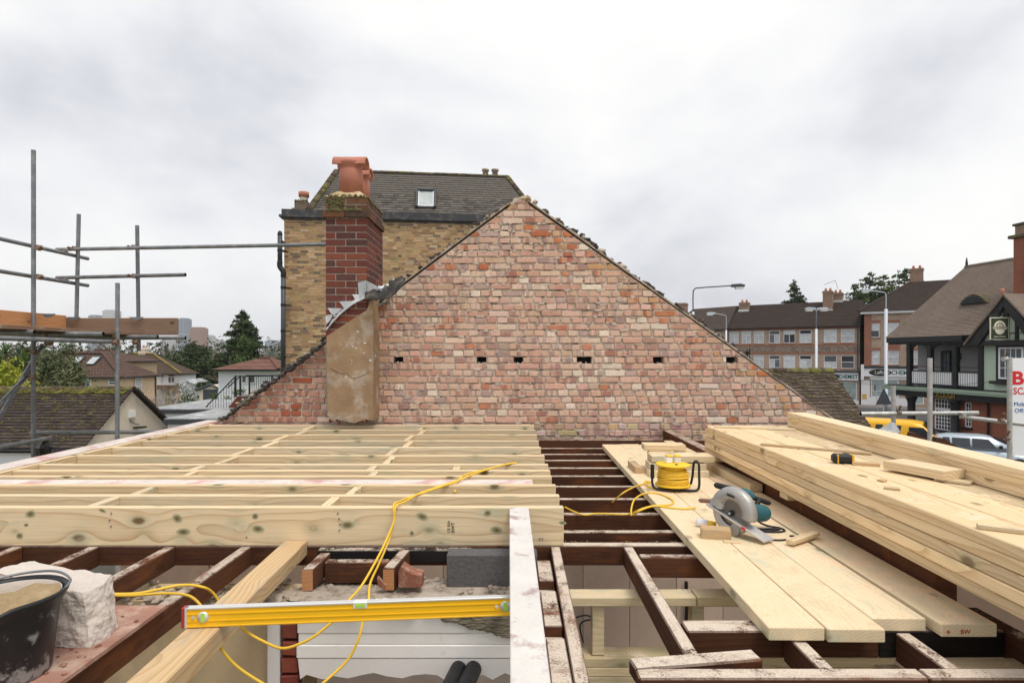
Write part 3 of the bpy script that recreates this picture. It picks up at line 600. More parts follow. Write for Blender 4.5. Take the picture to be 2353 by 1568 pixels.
# ------------------------------------------------------------------ stock-brick house behind
HA = R(6.5)
hb = thing('stock_brick_house', 'tall yellow stock brick house with mansard tiled roof behind the gable', 'house', (-6.56, 17, 0), HA)
yp = [((.44, .285, .145), 9), ((.49, .335, .185), 7), ((.38, .235, .125), 5), ((.19, .135, .10), 3), ((.53, .39, .25), 3), ((.32, .20, .125), 3)]
yl = []
for r in range(62):
    z0 = -.72 + r * .0765; x = 0 if r % 2 == 0 else -.06
    while x < 6.4:
        L = .215 if random.random() < .62 else .105; a, b = max(x, 0), x + L; x += L + .011
        if b - a < .03: continue
        poly = [(a + random.uniform(0, .003), z0 + random.uniform(0, .004)), (b, z0 + random.uniform(0, .004)), (b, z0 + .063 + random.uniform(-.003, .002)), (a, z0 + .063 + random.uniform(-.003, .002))]
        wgt = (1 if a < 1.5 and z0 > -.2 else .1) * (b - a); ww = random.uniform(.002, .010)
        def fn(mb, poly=poly, ww=ww):
            mb.add([(p[0], -ww, p[1]) for p in poly] + [(p[0], .004, p[1]) for p in poly], [(0,1,2,3),(0,4,5,1),(1,5,6,2),(2,6,7,3),(3,7,4,0)])
        yl.append((wgt, fn, jc(pick(yp), .2)))
emit_bricks(hb, yl, M['ybrick'], 300)
MB().box(0, 7.55, .002, 9, -5.3, 4.0).build('wall', M['ymortar'], hb)
mb = MB(); mb.box(-.06, 7.6, -.06, .3, 4.02, 4.19); mb.box(-.12, 7.68, -.12, .3, 3.955, 4.019); mb.box(-.05, 7.6, -.05, .2, 3.90, 3.954); mb.build('cornice', M['leadblack'], hb)
rO = Vector((0, .12, 4.20)); rS = Vector((0, .98, 1.48)); sl = rS.length
fx = lambda s: (.688 + (1.308 - .688) * s / sl, 7.40 + (6.55 - 7.40) * s / sl)
tiled(hb, rO, (1, 0, 0), rS, fx, 18, sl / 18, .17, M['tile3'], 300, None)
mb = MB(); mb.add([(.688, .13, 4.18), (7.40, .13, 4.18), (6.55, 1.12, 5.64), (1.308, 1.12, 5.64), (.0, 8, 4.18), (7.6, 8, 4.18), (7.2, 7, 5.64), (1.0, 7, 5.64), (.688, .13, 4.0), (7.4, .13, 4.0)], [(0,1,2,3),(0,3,7,4),(1,5,6,2),(3,2,6,7),(4,7,6,5)]); mb.build('roof_deck', M['tile3'], hb)
ridge_run(hb, (1.28, 1.1, 5.66), (6.6, 1.1, 5.66), 16, .09); ridge_run(hb, (.66, .10, 4.2), (1.28, 1.08, 5.66), 6, .11); ridge_run(hb, (7.42, .10, 4.2), (6.58, 1.08, 5.66), 8, .09)
# roof window
def on_slope(O, S, x, s, h): 
    S_ = Vector(S).normalized(); N = Vector((0, -S_.z, S_.y)); return Vector(O) + Vector((x, 0, 0)) + S_ * s + N * h
def roof_window(parent, O, S, x0, x1, s0, s1):
    S_ = Vector(S).normalized(); N = Vector((0, -S_.z, S_.y)); p = Vector(O) + S_ * s0
    Mx = Matrix(((1, 0, 0, p.x + x0), (0, S_.y, N.y, p.y), (0, S_.z, N.z, p.z), (0, 0, 0, 1))); w, h = x1 - x0, s1 - s0
    mb = MB(); t = .075
    mb.box(0, t, 0, h, .03, .12, .008); mb.box(w - t, w, 0, h, .03, .12, .008); mb.box(t, w - t, h - t, h, .03, .135, .008); mb.box(t, w - t, 0, .04, .03, .07)
    fr = mb.build('roof_window', M['fascia'], parent, False, Mx)
    mb = MB(); mb.box(t + .003, t + .03, .043, h - t - .003, .05, .09); mb.box(w - t - .03, w - t - .003, .043, h - t - .003, .05, .09); mb.box(t + .033, w - t - .033, .043, .07, .05, .09); mb.build('sash', M['upvc'], fr)
    MB().box(t + .03, w - t - .03, .07, h - t, .05, .07).build('pane', M['skyglass'], fr)
roof_window(hb, rO, rS, 3.72, 4.34, .20, .98)
# small stack at the back left of that house with its own pot
sp = thing('small_chimney', 'small sooty chimney stack at the back left corner of the brick house', 'chimney', (0, 0, 0))
c = W(691, 470, 19.5); MB().box(c.x - .22, c.x + .22, c.y, c.y + .5, 3, c.z + .12, .02).build('stack', M['oldstack'], sp); MB().box(c.x - .28, c.x + .28, c.y - .06, c.y + .56, c.z - .22, c.z - .12).build('band', M['oldstack'], sp)
mb = MB(); mb.lathe([(.0, 0), (.13, 0), (.13, .18), (.0, .18)], (c.x + .03, c.y + .2, c.z + .12), 16); mb.build('pot', M['cream'], sp, True); MB().lathe([(.0, .0), (.17, 0), (.17, .16), (.0, .2)], (c.x + .03, c.y + .2, c.z + .30), 16).build('pot_cap', M['pot'], sp, True)
mb = MB()
for i in range(60): mb.blob((c.x + random.uniform(-.2, .2), c.y + random.uniform(-.02, .1), c.z + .12 + random.uniform(-.03, .04)), random.uniform(.01, .04))
tag(mb.build('moss', M['dullmoss'], sp), kind='stuff')
for vx, lab in ((1115, 'left one of two tiny pale pots on the mansard ridge'), (1137, 'right one of two tiny pale pots on the mansard ridge')):
    c = W(vx, 392, 19.2); p = thing('ridge_pot', lab, 'chimney pot', (c.x, c.y, c.z - .1), 0, 'pots on the mansard ridge')
    MB().lathe([(0, -.3), (.09, -.3), (.09, .07), (.12, .08), (.12, .14), (0, .15)], n=14).build('barrel', M['rubble'], p, True)
# soil pipe on the house corner
dp = thing('downpipe', 'grey soil pipe up the left corner of the stock brick house', 'pipe')
g = lambda vx, vy: W(vx, vy, 16.6)
mb = MB(); mb.tube([g(643, 541), g(643, 602)], .065, 12); mb.tube([g(650.5, 632), g(650.5, 870)], .065, 12); mb.build('pipe', M['lampdark'], dp, True)
MB().tube(smooth_pts([g(643, 600), g(643, 612), g(650.5, 624), g(650.5, 636)], 4), .075, 12).build('bend', M['black'], dp, True)
mb = MB(); mb.lathe([(.07, 0), (.07, .03), (.05, .1), (0, .13)], g(643, 540), 12); mb.build('cap', M['black'], dp, True)
mb = MB(); mb.tube([g(643, 552), g(648, 556), g(656, 562)], .05, 10); mb.build('branch', M['black'], dp, True)
for vy in (575, 660, 700, 760, 820): 
    x = 643 if vy < 600 else 650.5; a = g(x, vy); mb = MB(); mb.tube([a + Vector((0, 0, -.03)), a + Vector((0, 0, .03))], .075, 12); mb.box(a.x, a.x + .14, a.y - .02, a.y + .3, a.z - .012, a.z + .012); mb.build('bracket', M['black'], dp)
# ------------------------------------------------------------------ neighbour roof on the right, beyond the gable
nb = thing('tiled_outhouse', 'low outhouse with brown mossy tiled roof behind the right slope of the gable', 'outhouse')
rS2 = Vector((0, 2.0, 1.51)); tiled(nb, (3.0, 13.0, -1.90), (1, 0, 0), rS2, lambda s: (1.0, 5.12), 21, rS2.length / 21, .17, M['tile2'], 300, lambda p: -p.x)
MB().prism_x([(13.05, -1.93), (15.0, -.44), (16.95, -1.93)], 3.2, 8.02).build('roof_deck', M['tile2'], nb); MB().box(3.3, 7.9, 13.3, 16.7, -5.3, -1.935).build('wall', M['stackbrick'], nb)
ridge_run(nb, (5.4, 15.0, -.43), (8.12, 15.0, -.43), 9, .13)
def moss_on(parent, O, U, S, x0, x1, s1, n, mat, bias=1.0, smin=.008, smax=.03, clusters=0):
    O, U, S = Vector(O), Vector(U).normalized(), Vector(S).normalized(); N = U.cross(S).normalized(); N = N if N.z > 0 else -N; mb = MB()
    for i in range(n):
        s = s1 * (1 - random.random() ** bias * 1.0); x = random.uniform(x0, x1)
        for k in range(random.randint(1, 4)):
            r = random.uniform(smin, smax); p = O + U * (x + random.gauss(0, .035)) + S * (s + random.gauss(0, .012)) + N * .037; mb.blob(p, (r * 1.5, r * 1.1, r * .6), .4)
    tag(mb.build('moss', mat, parent), kind='stuff')
moss_on(nb, (3.0, 13.0, -1.90), (1, 0, 0), rS2, 1, 5.1, rS2.length, 330, M['dullmoss'], 1.1); moss_on(nb, (3.0, 14.9, -.50), (1, 0, 0), rS2, 2.3, 5.1, .2, 160, M['moss'], 1, .015, .05)
# ------------------------------------------------------------------ mossy garage on the left
ga = thing('mossy_garage', 'cream rendered outbuilding with a mossy brown tiled roof at left', 'outbuilding')
rS3 = Vector((0, 1.875, 1.298)).normalized(); L3 = 2.43; O3 = Vector((-15.4, 14.84, -2.36))
tiled(ga, O3, (1, 0, 0), rS3, lambda s: (0, 4.62 + random.uniform(-.012, .012)), 20, L3 / 20, .168, M['tile'], 300, lambda p: -p.x - p.z * .3, th=.026)
MB().prism_x([(15.02, -2.32), (16.875, -1.02), (18.75, -2.32)], -17.5, -10.93).build('roof_deck', M['tile'], ga)
MB().prism_x([(15.05, -5.6), (15.05, -2.30), (16.875, -1.035), (18.7, -2.30), (18.7, -5.6)], -17.4, -10.87).build('wall', M['cream'], ga)
ridge_run(ga, (-15.4, 16.86, -.99), (-10.78, 16.86, -.99), 14, .12)
moss_on(ga, O3, (1, 0, 0), rS3, 0, 4.55, L3, 700, M['moss'], 1.9, .008, .026); moss_on(ga, O3 + rS3 * 2.2, (1, 0, 0), rS3, 0, 4.5, .26, 420, M['moss'], 1, .02, .055)
vt = MB()
for i in range(24):      # far verge undercloak and broken tile edge
    t = i / 24; y = 16.9 + t * 1.95; zz = -.98 - t * 1.35; vt.box(-11.0, -10.74 + random.uniform(0, .03), y, y + .1, zz - .05, zz + .02)
vt.build('verge_tiles', M['tile'], ga)
MB().box(-17.4, -10.95, 14.93, 14.97, -2.52, -2.36).build('fascia_board', M['white'], ga); MB().box(-17.4, -10.95, 15.0, 15.04, -5.6, -2.53).build('front_wall', M['whitewall'], ga)
MB().tube([(-17.4, 14.87, -2.40), (-10.9, 14.87, -2.42)], .055, 10).build('gutter', M['black'], ga, True)
MB().tube(smooth_pts([(-11.6, 14.83, -2.47), (-10.95, 14.86, -2.47), (-10.8, 15.4, -2.42), (-10.8, 17, -2.38), (-10.8, 18.9, -2.36)], 5), .05, 10).build('side_gutter', M['black'], ga, True)
MB().box(-10.869, -10.82, 16.72, 16.98, -1.78, -1.58).build('wall_box', M['white'], ga); mb = MB(); mb.tube([(-10.9, 16.75, -1.8), (-10.8, 16.85, -1.95), (-10.75, 17.0, -2.0)], .012, 6); mb.box(-10.85, -10.6, 16.9, 17.15, -2.1, -2.06); mb.build('floodlight', M['black'], ga)
# ------------------------------------------------------------------ flat roofs and steel stair
def flat(name, lab, x0, x1, y0, y1, zt):
    t = thing(name, lab, 'flat roof building'); MB().box(x0 - .06, x1 + .06, y0 - .06, y1 + .06, zt - .03, zt).build('roof_felt', M['flatroof'], t)
    MB().box(x0 - .08, x1 + .08, y0 - .08, y1 + .08, zt - .17, zt - .031).build('fascia', M['fascia'], t); MB().box(x0, x1, y0, y1, -7, zt - .171).build('wall', M['whitewall'], t)
    return t
flat('flat_roof_extension', 'nearer low extension with grey felt flat roof and dark fascia', -10.15, -3.8, 17.4, 20.2, -1.86)
flat('flat_roof_extension', 'farther low extension with grey felt flat roof below the houses', -13.8, -6, 22.2, 27, -2.02)
st = thing('steel_stair', 'black steel stair with slim railings and red oxide stringer on the flat roof', 'stair')
def P(vx, vy, d=20.6): return W(vx, vy, d)
mb = MB(); mb.tube([P(565, 862), P(690, 862)], .022, 8); mb.build('handrail', M['black'], st); mb = MB(); mb.tube([P(473, 934), P(541, 864), P(568, 864)], .022, 8); mb.build('handrail', M['black'], st)
mb = MB(); mb.tube([P(523, 890, 21.4), P(552, 864, 21.4), P(690, 861, 21.4)], .022, 8); mb.build('handrail', M['black'], st)
for vx in (541, 552, 573, 625): a, b = P(vx, 862), P(vx, 912); mb = MB(); mb.box(a.x - .025, a.x + .025, a.y - .025, a.y + .025, b.z, a.z); mb.build('post', M['black'], st)
for vx in list(range(579, 660, 5)): 
    a, b = P(vx, 862), P(vx, 910); mb = MB(); mb.tube([a, b], .008, 5); mb.build('baluster', M['black'], st)
for i in range(11): 
    t = (i + .6) / 11; a = P(473 + 68 * t, 934 - 70 * t); b = P(473 + 68 * t, 936); mb = MB(); mb.tube([a, b], .008, 5); mb.build('baluster', M['black'], st)
a, b = P(525, 936), P(546, 912); MB().prism([(a.x, a.z), (a.x + .3, a.z), (b.x + .3, b.z - .05), (b.x + 2.5, b.z - .05), (b.x + 2.5, b.z + .02), (b.x, b.z + .02)], 20.55, 21.5).build('stringer', M['rustgate'], st)
MB().box(b.x, b.x + 2.5, 20.5, 21.6, b.z + .02, b.z + .06).build('landing', M['paving'], st)
# ------------------------------------------------------------------ building shell under the open roof
ZF = -3.45
def struct(name, mb, mat, label=None): return tag(mb.build(name, mat), label, kind='structure')
struct('floor', MB().box(-3.5, 3.9, .6, 6.66, ZF - .1, ZF), M['paving'], 'dark floor of the open room below')
wl = thing('wall_left', 'plastered side wall under the pink painted plate', 'wall'); wl['kind'] = 'structure'; del wl['category']
wl_mb = MB(); wl_mb.box(-3.62, -3.42, .5, 4.72, -5.3, -1.1); wl_mb.box(-3.62, -3.42, 5.22, 6.66, -5.3, -1.1); wl_mb.box(-3.62, -3.42, 4.72, 5.22, -5.3, -2.1); wl_mb.box(-3.62, -3.42, 4.72, 5.22, -1.5, -1.1); wl_mb.build('plaster', M['beige'], wl)
wf = MB(); wf.box(-3.5, -3.46, 4.72, 4.78, -2.1, -1.5); wf.box(-3.5, -3.46, 5.16, 5.22, -2.1, -1.5); wf.box(-3.5, -3.46, 4.78, 5.16, -1.56, -1.5); wf.box(-3.5, -3.46, 4.78, 5.16, -2.1, -2.04); wf.build('window_frame', M['upvc'], wl); MB().box(-3.49, -3.47, 4.78, 5.16, -2.04, -1.56).build('pane', M['skyglass'], wl)
wb = thing('wall_back', 'beige boarded wall of the room under the gable', 'wall'); wb['kind'] = 'structure'; del wb['category']
MB().box(-3.42, 3.9, 6.66, 6.93, -5.3, -1.08).build('masonry', M['stackbrick'], wb)
for i in range(14):
    x = -3.4 + i * .525
    MB().box(x + .003, x + .522, 6.645, 6.659, ZF, -1.3, .002).build('board', M['beige'], wb)
struct('wall_right', MB().box(3.7, 3.9, .5, 6.66, -5.3, -1.12), M['beige'], 'low outer wall on the street side')
# ------------------------------------------------------------------ timber helper: p0,p1 run along the centre of the top face
def timber(name, label, cat, p0, p1, w, h, mat, group=None, b=.003, up=(0, 0, 1)):
    p0, p1 = Vector(p0), Vector(p1); L = (p1 - p0).length
    o = MB().box(0, L, -w/2, w/2, -h, 0, b).build(name, mat, None, False, frame_matrix(p0, p1 - p0, up)); return tag(o, label, cat, group)
ZN = -.78; ZO = -.977
# new joists across the left half, counted from the front
NJ = [3.026, 3.275, 3.53, 3.79, 3.98, 4.20, 4.57, 4.97, 5.37, 5.76, 6.13, 6.55]
for i, d in enumerate(NJ):
    xr = .262 - .002 * i + random.uniform(-.006, .006); zj = ZN + random.uniform(-.002, .002)
    lab = 'deep pale treated joist at the front with green knots and ink stamp' if i == 0 else 'pale treated floor joist, %s from the front of the new row' % ORD[i]
    if i == 11: lab = 'last pale treated joist, right against the brick gable'
    timber('floor_joist', lab, 'joist', (-3.368, d + .0235, zj), (xr, d + .0235, zj), .047, .195, M['pine'], 'new joists')
fj = next(o for o in scene.objects if o.name == 'floor_joist')
for vx, vy, rw, rh in ((70, 1180, 13, 9), (45, 1230, 9, 8), (60, 1205, 6, 4), (235, 1172, 10, 4), (407, 1190, 13, 10), (421, 1221, 17, 9), (586, 1185, 8, 8), (592, 1214, 15, 9), (566, 1234, 3, 3), (798, 1205, 17, 10), (970, 1186, 16, 9), (946, 1224, 6, 6), (1120, 1178, 10, 8), (1141, 1217, 15, 10), (1292, 1200, 9, 4)):
    c = W(vx, vy, 3.0254); kx, kz = rw * 3.026 / F, rh * 3.026 / F; mb = MB(); N = 18; tilt = random.uniform(-.5, .3); v = [(0, 0)]; cl_ = [(.10, .06, .03)]; f = []
    tones = [(.14, .085, .04), (.30, .22, .11), (.17, .15, .075), (.34, .30, .17), (.33, .38, .24), (.50, .45, .29), (.60, .50, .33)]
    for r_, tc in enumerate(tones):
        for i in range(N): a_ = 2*math.pi*i/N; q_ = (r_+1)/7 * (1 + random.uniform(-.07, .07)); x_, z_ = kx*q_*math.cos(a_), kz*q_*math.sin(a_); v.append((x_*math.cos(tilt) - z_*math.sin(tilt), x_*math.sin(tilt) + z_*math.cos(tilt))); cl_.append(tc)
    f = [(0, 1+i, 1+(i+1) % N) for i in range(N)] + [(1+r_*N+i, 1+(r_+1)*N+i, 1+(r_+1)*N+(i+1) % N, 1+r_*N+(i+1) % N) for r_ in range(6) for i in range(N)]
    pj = Vector((-3.368, NJ[0] + .0235, fj.location.z)); obj('knot', mesh('knot', [(c.x + x_ - pj.x, 3.0252 - pj.y, c.z + z_ - pj.z) for x_, z_ in v], f, M['knot'], False, [(*t_, .5) for t_ in cl_]), fj)
rows = [('right row', -.95), ('left row', -2.17)]
for rn, X in rows:
    for i in range(11):
        if i == 2: continue
        y0, y1 = NJ[i] + .048, NJ[i+1] - .001; sx = X + (.028 if i % 2 else -.028)
        timber('noggin', 'short blocking piece between %s and %s new joists, %s' % (ORD[i], ORD[i+1], rn), 'noggin', (sx, y0, ZN - .006), (sx, y1, ZN - .006), .047, .17, M['pine'], 'noggins')
timber('noggin', 'single short blocking piece near the right joist ends', 'noggin', (-.39, NJ[4] + .048, ZN - .012), (-.39, NJ[5] - .001, ZN - .012), .047, .15, M['pine'], 'noggins')
timber('rim_joist', 'pale rim timber closing the left ends of the new joists', 'joist', (-3.393, 2.4, ZN + .004), (-3.393, 6.68, ZN + .004), .047, .195, M['pine'])
timber('wall_plate', 'long pink and white painted plate along the left edge', 'plank', (-3.51, 1.6, ZN + .012), (-3.51, 6.98, ZN + .012), .18, .05, M['pinkboard'])
timber('painted_plank', 'pink and white painted plank lying between the new joists', 'plank', (-3.36, 3.68, ZN - .012), (.13, 3.68, ZN - .012), .165, .03, M['pinkboard'])
timber('plank_packer', 'thin packer under the painted plank', 'packer', (-1.2, 3.62, ZN - .043), (-1.2, 3.76, ZN - .043), .05, .15, M['pine'])
timber('whitewashed_plank', 'white paint-stained plank reaching toward the viewer over the front joist', 'plank', (.036, 3.024, ZN + .001), (.046, 1.2, ZN - .012), .098, .022, M['whiteboard'])
# ------------------------------------------------------------------ old dark ceiling joists
OJ = [3.256, 3.62, 4.0, 4.38, 4.76, 5.10, 5.47, 5.81, 6.18]
for i, d in enumerate(OJ):
    timber('old_joist', 'old dark sawdust-covered joist, %s behind the header' % ORD[i], 'old joist', (-3.3, d + .025, ZO - .002), (1.69, d + .025, ZO - .002), .048 + random.uniform(-.003, .004), .105, M['old_dusty'], 'old joists behind the header', .004)
timber('old_trimmer', 'old brown trimmer tight against the foot of the gable', 'old joist', (.3, 6.6, ZO + .03), (1.69, 6.6, ZO + .03), .06, .12, M['old_brown'], None, .004)
timber('old_trimmer', 'old brown trimmer at the gable right of the steel beam', 'old joist', (1.82, 6.6, ZO + .03), (3.6, 6.6, ZO + .03), .06, .12, M['old_brown'], None, .004)
for i, (d) in enumerate((3.3, 4.1, 4.9, 5.7)):
    timber('old_joist', 'old dark joist under the big timber stack, %s from the front' % ORD[i], 'old joist', (1.84, d, ZO - .002), (3.68, d, ZO - .002), .05, .105, M['old'], 'old joists under the stack', .004)
timber('old_header', 'long dark header timber under the front new joist', 'old joist', (-3.3, 3.055, ZO - .001), (1.0, 3.055, ZO - .001), .06, .1, M['old_dusty'], None, .004)
for i, X in enumerate((-1.36, -1.75, -2.14, -2.53, -2.92)):
    timber('old_joist', ['old dark joist running forward under the edge of the ply sheet', 'second old dark joist from the ply edge, running forward', 'third old dark joist from the ply edge, behind the white lump', 'fourth old dark joist from the ply edge', 'leftmost old dark joist running forward'][i], 'old joist', (X, 3.022, ZO - .003), (X - .02, 1.1, ZO - .003), .052, .1, M['old_brown'], 'old joists running forward at left', .004)
timber('bitumen_batten', 'black bitumen-coated timber in front of the header', 'batten', (-.97, 2.965, ZO + .004), (-.2, 2.965, ZO + .004), .05, .06, M['bitumen'], None, .003)
timber('joist_stub', 'sawn old joist stub on the wall, left one of two', 'joist stub', (-.935, 2.70, -.98), (-.925, 2.93, -.98), .05, .095, M['old_brown'], 'sawn stubs', .003)
timber('joist_stub', 'sawn old joist stub on the wall beside the broken brick', 'joist stub', (-.56, 2.68, -.965), (-.53, 2.93, -.965), .05, .105, M['old_brown'], 'sawn stubs', .003)
stubs = [o for o in scene.objects if o.name.startswith('joist_stub')]
for o_, (x, y, zc) in zip(stubs, ((-.935, 2.698, -1.03), (-.56, 2.678, -1.02))): adopt(MB().box(x - .0245, x + .0245, y - .002, y, zc - .045, zc + .048).build('sawn_end', M['endgrain']), o_)
timber('old_trimmer', 'old brown trimmer spanning between the two sawn stubs', 'old joist', (-.895, 2.84, -.988), (-.59, 2.84, -.988), .05, .1, M['old_brown'], None, .004)
# right-hand trimming
timber('old_joist', 'old dusty joist running forward, left of the room opening', 'old joist', (.222, 3.022, ZO - .004), (.205, 1.2, ZO - .004), .048, .1, M['old_dusty'], None, .004)
nt = thing('notched_joist', 'old dusty joist with square notches along its top, beside the white plank', 'old joist')
MB().box(.115, .185, 1.2, 2.83, ZO - .105, ZO - .045, .003).build('lower_web', M['old_dusty'], nt)
for (a, b) in ((2.57, 2.825), (2.14, 2.46), (1.76, 2.05), (1.3, 1.66)): MB().box(.117, .183, a, b, ZO - .048, ZO - .004, .004).build('block_between_notches', M['old_dusty'], nt)
timber('old_joist', 'old dusty joist running forward across the room opening', 'old joist', (.595, 3.022, ZO - .004), (.59, 1.9, ZO - .004), .05, .1, M['old_dusty'], None, .005)
timber('old_nogging', 'old dusty cross piece under the plank edge', 'old joist', (.625, 2.895, ZO - .005), (1.68, 2.865, ZO - .005), .05, .1, M['old_brown'], None, .005)
timber('old_cross_joist', 'old dusty cross timber carrying the near ends of the planks', 'old joist', (.622, 2.135, ZO), (1.30, 2.135, ZO), .09, .095, M['old_dusty'], None, .005)
timber('bitumen_cross_joist', 'black coated cross timber carrying the near ends of the right planks', 'old joist', (1.302, 2.135, ZO), (1.745, 2.135, ZO), .09, .095, M['bitumen'], None, .004)
timber('dusty_offcut', 'old dusty timber laid askew across the near opening', 'old joist', (.38, 1.865, ZO + .004), (.80, 1.925, ZO + .004), .07, .05, M['old_dusty'], None, .006)
timber('old_front_joist', 'nearest old dusty cross timber along the bottom right, left length', 'old joist', (.385, 1.815, ZO), (1.262, 1.815, ZO), .06, .1, M['old_dusty'], None, .005)
timber('old_front_joist', 'nearest old dusty cross timber along the bottom right, right length', 'old joist', (1.266, 1.815, ZO), (2.3, 1.815, ZO), .06, .1, M['old_dusty'], None, .005)
timber('old_joist', 'short dusty joist between the cross timbers, left one', 'old joist', (.985, 2.088, ZO - .004), (.985, 1.846, ZO - .004), .05, .1, M['old_dusty'], None, .004)
timber('old_joist', 'short dusty joist between the cross timbers, right one', 'old joist', (1.38, 2.088, ZO - .004), (1.38, 1.846, ZO - .004), .05, .1, M['old_dusty'], None, .004)
timber('old_joist', 'dark joist at far right under the stack', 'old joist', (1.78, 2.3, ZO - .004), (1.80, 1.0, ZO - .004), .06, .1, M['old'], None, .004)
timber('stud_board', 'flat pale board below the black cross timber at right', 'board', (1.42, 1.97, -1.06), (1.95, 1.97, -1.06), .2, .03, M['stud'])
# steel-like dark beam
bm = thing('roof_beam', 'long dark brown sawdust-covered beam between planks and stack', 'beam')
MB().box(1.712, 1.812, 4.06, 6.69, -1.15, -.850, .004).build('far_length', M['old_brown'], bm); MB().box(1.716, 1.812, 2.4, 4.05, -1.15, -.864, .004).build('near_length', M['old_brown'], bm)
# ------------------------------------------------------------------ planks on the joists
PL = [(.874, 1.068, 2.013, .935, 6.14), (1.070, 1.266, 2.0, 1.125, 6.16), (1.268, 1.462, 2.083, 1.318, 6.12), (1.482, 1.678, 2.04, 1.505, 6.0)]
names = ['leftmost of the four wide sawdusty planks on the joists', 'second from left of the four wide sawdusty planks', 'third from left of the four wide planks, its green end set back', 'rightmost of the four wide planks, red ink mark on its end']
for (a, b, y0, xf, yf), lb in zip(PL, names):
    w = b - a; pl_o = timber('plank', lb, 'plank', ((a+b)/2, y0, -.928), (xf + w/2, yf, -.928), w - .003, .046, M['pine_board'], 'planks laid as a walkway', .003)
timber('spare_batten', 'square-edged timber lying on the far planks beside the beam', 'timber', (1.60, 6.05, -.875), (1.655, 4.0, -.875), .09, .05, M['pine_stack'])
adopt(text(None, 'lettering', '+', M['redink'], 1.50, 2.0385, -.966, .03, None, .0004), pl_o); adopt(text(None, 'lettering', 'BW', M['redink'], 1.55, 2.0385, -.962, .022, None, .0004), pl_o)
# ------------------------------------------------------------------ big stack of timber
SZ = -.585; yaw1 = math.atan2(1.61 - 1.553, 4.9 - 1.79)
def along(x, y): return Vector((math.sin(yaw1), math.cos(yaw1), 0)), Vector((math.cos(yaw1), -math.sin(yaw1), 0))
A, B_ = along(0, 0); base = Vector((1.553, 1.79, 0)) + A * -.9
lay = ['bottom', 'second', 'third', 'fourth', 'top']; cols_ = ['left edge', 'second from left', 'third from left', 'fourth from left', 'right edge']
for L in range(5):
    for c in range(5):
        if 0 < c < 4 and L < 4: continue
        off = random.uniform(-.03, .03); x = c * .202 + .0975 + (random.uniform(-.004, .008) if L < 4 else 0)
        zt = SZ - (4 - L) * .0455
        p0 = base + B_ * x; p0.z = zt + (random.uniform(-.003, .0) if L == 4 else 0); far = 4.05 + off + (.0 if L == 4 else random.uniform(-.02, .05))
        p1 = p0 + A * far; lb = 'treated board in the big stack, %s layer, %s' % (lay[L], cols_[c])
        if L == 4 and 0 < c: p1 = p0 + A * (far + random.uniform(-.03, .04)) + B_ * .0
        timber('stacked_board', lb, 'board', p0, p1, .195 + random.uniform(-.003, .002), .0425, M['pine_stack'], 'boards in the big stack', .004)
core = MB().box(0, 3.9, -.58, 0, -.18, 0).build('core', M['pine_stack']); core.matrix_local = frame_matrix((base + B_ * .2) + Vector((0, 0, SZ - .047)), A); core.name = 'stack_core'; tag(core, 'inner boards packed inside the big stack', 'board', 'boards in the big stack')
for i, (t, lb) in enumerate(((2.6, 'pale packer block under the near part of the big stack'), (3.85, 'pale packer block under the far end of the big stack'))):
    p = base + A * t; timber('packer', lb, 'packer', (p.x + .02, p.y, -.814), (p.x + .9, p.y, -.814), .1, .034, M['stud'])
# three-high stack on top
A2 = Vector((2.264 - 2.087, 4.85 - 2.407, 0)).normalized(); B2 = Vector((A2.y, -A2.x, 0)); b2 = Vector((2.264, 4.85, 0)) - A2 * 4.0
for L in range(3):
    p0 = b2 + B2 * (.07 + random.uniform(-.003, .004)); p0.z = SZ + .0385 * (L + 1); timber('stacked_batten', 'long treated timber in the small pile on the stack, %s one' % ['lowest', 'middle', 'uppermost'][L], 'timber', p0, p0 + A2 * (4.0 + random.uniform(-.008, .008)), .14, .038, M['pine_stack'], 'small pile on the stack', .0025)
# loose pieces on the stack
def piece(name, lab, cat, a, b, w, h, mat, z=SZ): timber(name, lab, cat, (*a, z + h), (*b, z + h), w, h, mat, None, .0015)
def oz(vx, vy, z): p = onz(vx, vy, z); return (p.x, p.y)
piece('thin_batten', 'thin batten lying askew across the big stack', 'batten', oz(1748, 1022, SZ), oz(2002, 1044, SZ), .03, .014, M['fresh'])
piece('thin_batten', 'thin batten along the far end of the big stack', 'batten', oz(1640, 981, SZ), oz(1826, 988, SZ), .03, .014, M['pine_board'])
piece('offcut', 'short thick pale offcut beside the small pile', 'offcut', oz(2052, 1079, SZ), oz(2192, 1106, SZ), .145, .042, M['pine_stack'], SZ + .012)
piece('thin_offcut', 'thin piece under the short thick offcut', 'offcut', oz(2150, 1101, SZ), oz(2232, 1112, SZ), .07, .012, M['pine_board'])
piece('dark_offcut', 'small brown offcut beside the tape measure', 'offcut', oz(1957, 1066, SZ), oz(2020, 1070, SZ), .05, .016, M['fresh'])
piece('thin_strip', 'thin strip of wood at the right end of the stack', 'strip', oz(2244, 1212, SZ), oz(2380, 1228, SZ), .03, .015, M['pine_board'])
piece('wood_chip', 'small wood chip on the stack, farther one', 'chip', oz(2018, 1103, SZ), oz(2034, 1106, SZ), .03, .008, M['fresh']); piece('wood_chip', 'small wood chip on the stack, nearer one', 'chip', oz(2030, 1121, SZ), oz(2068, 1125, SZ), .03, .008, M['fresh'])
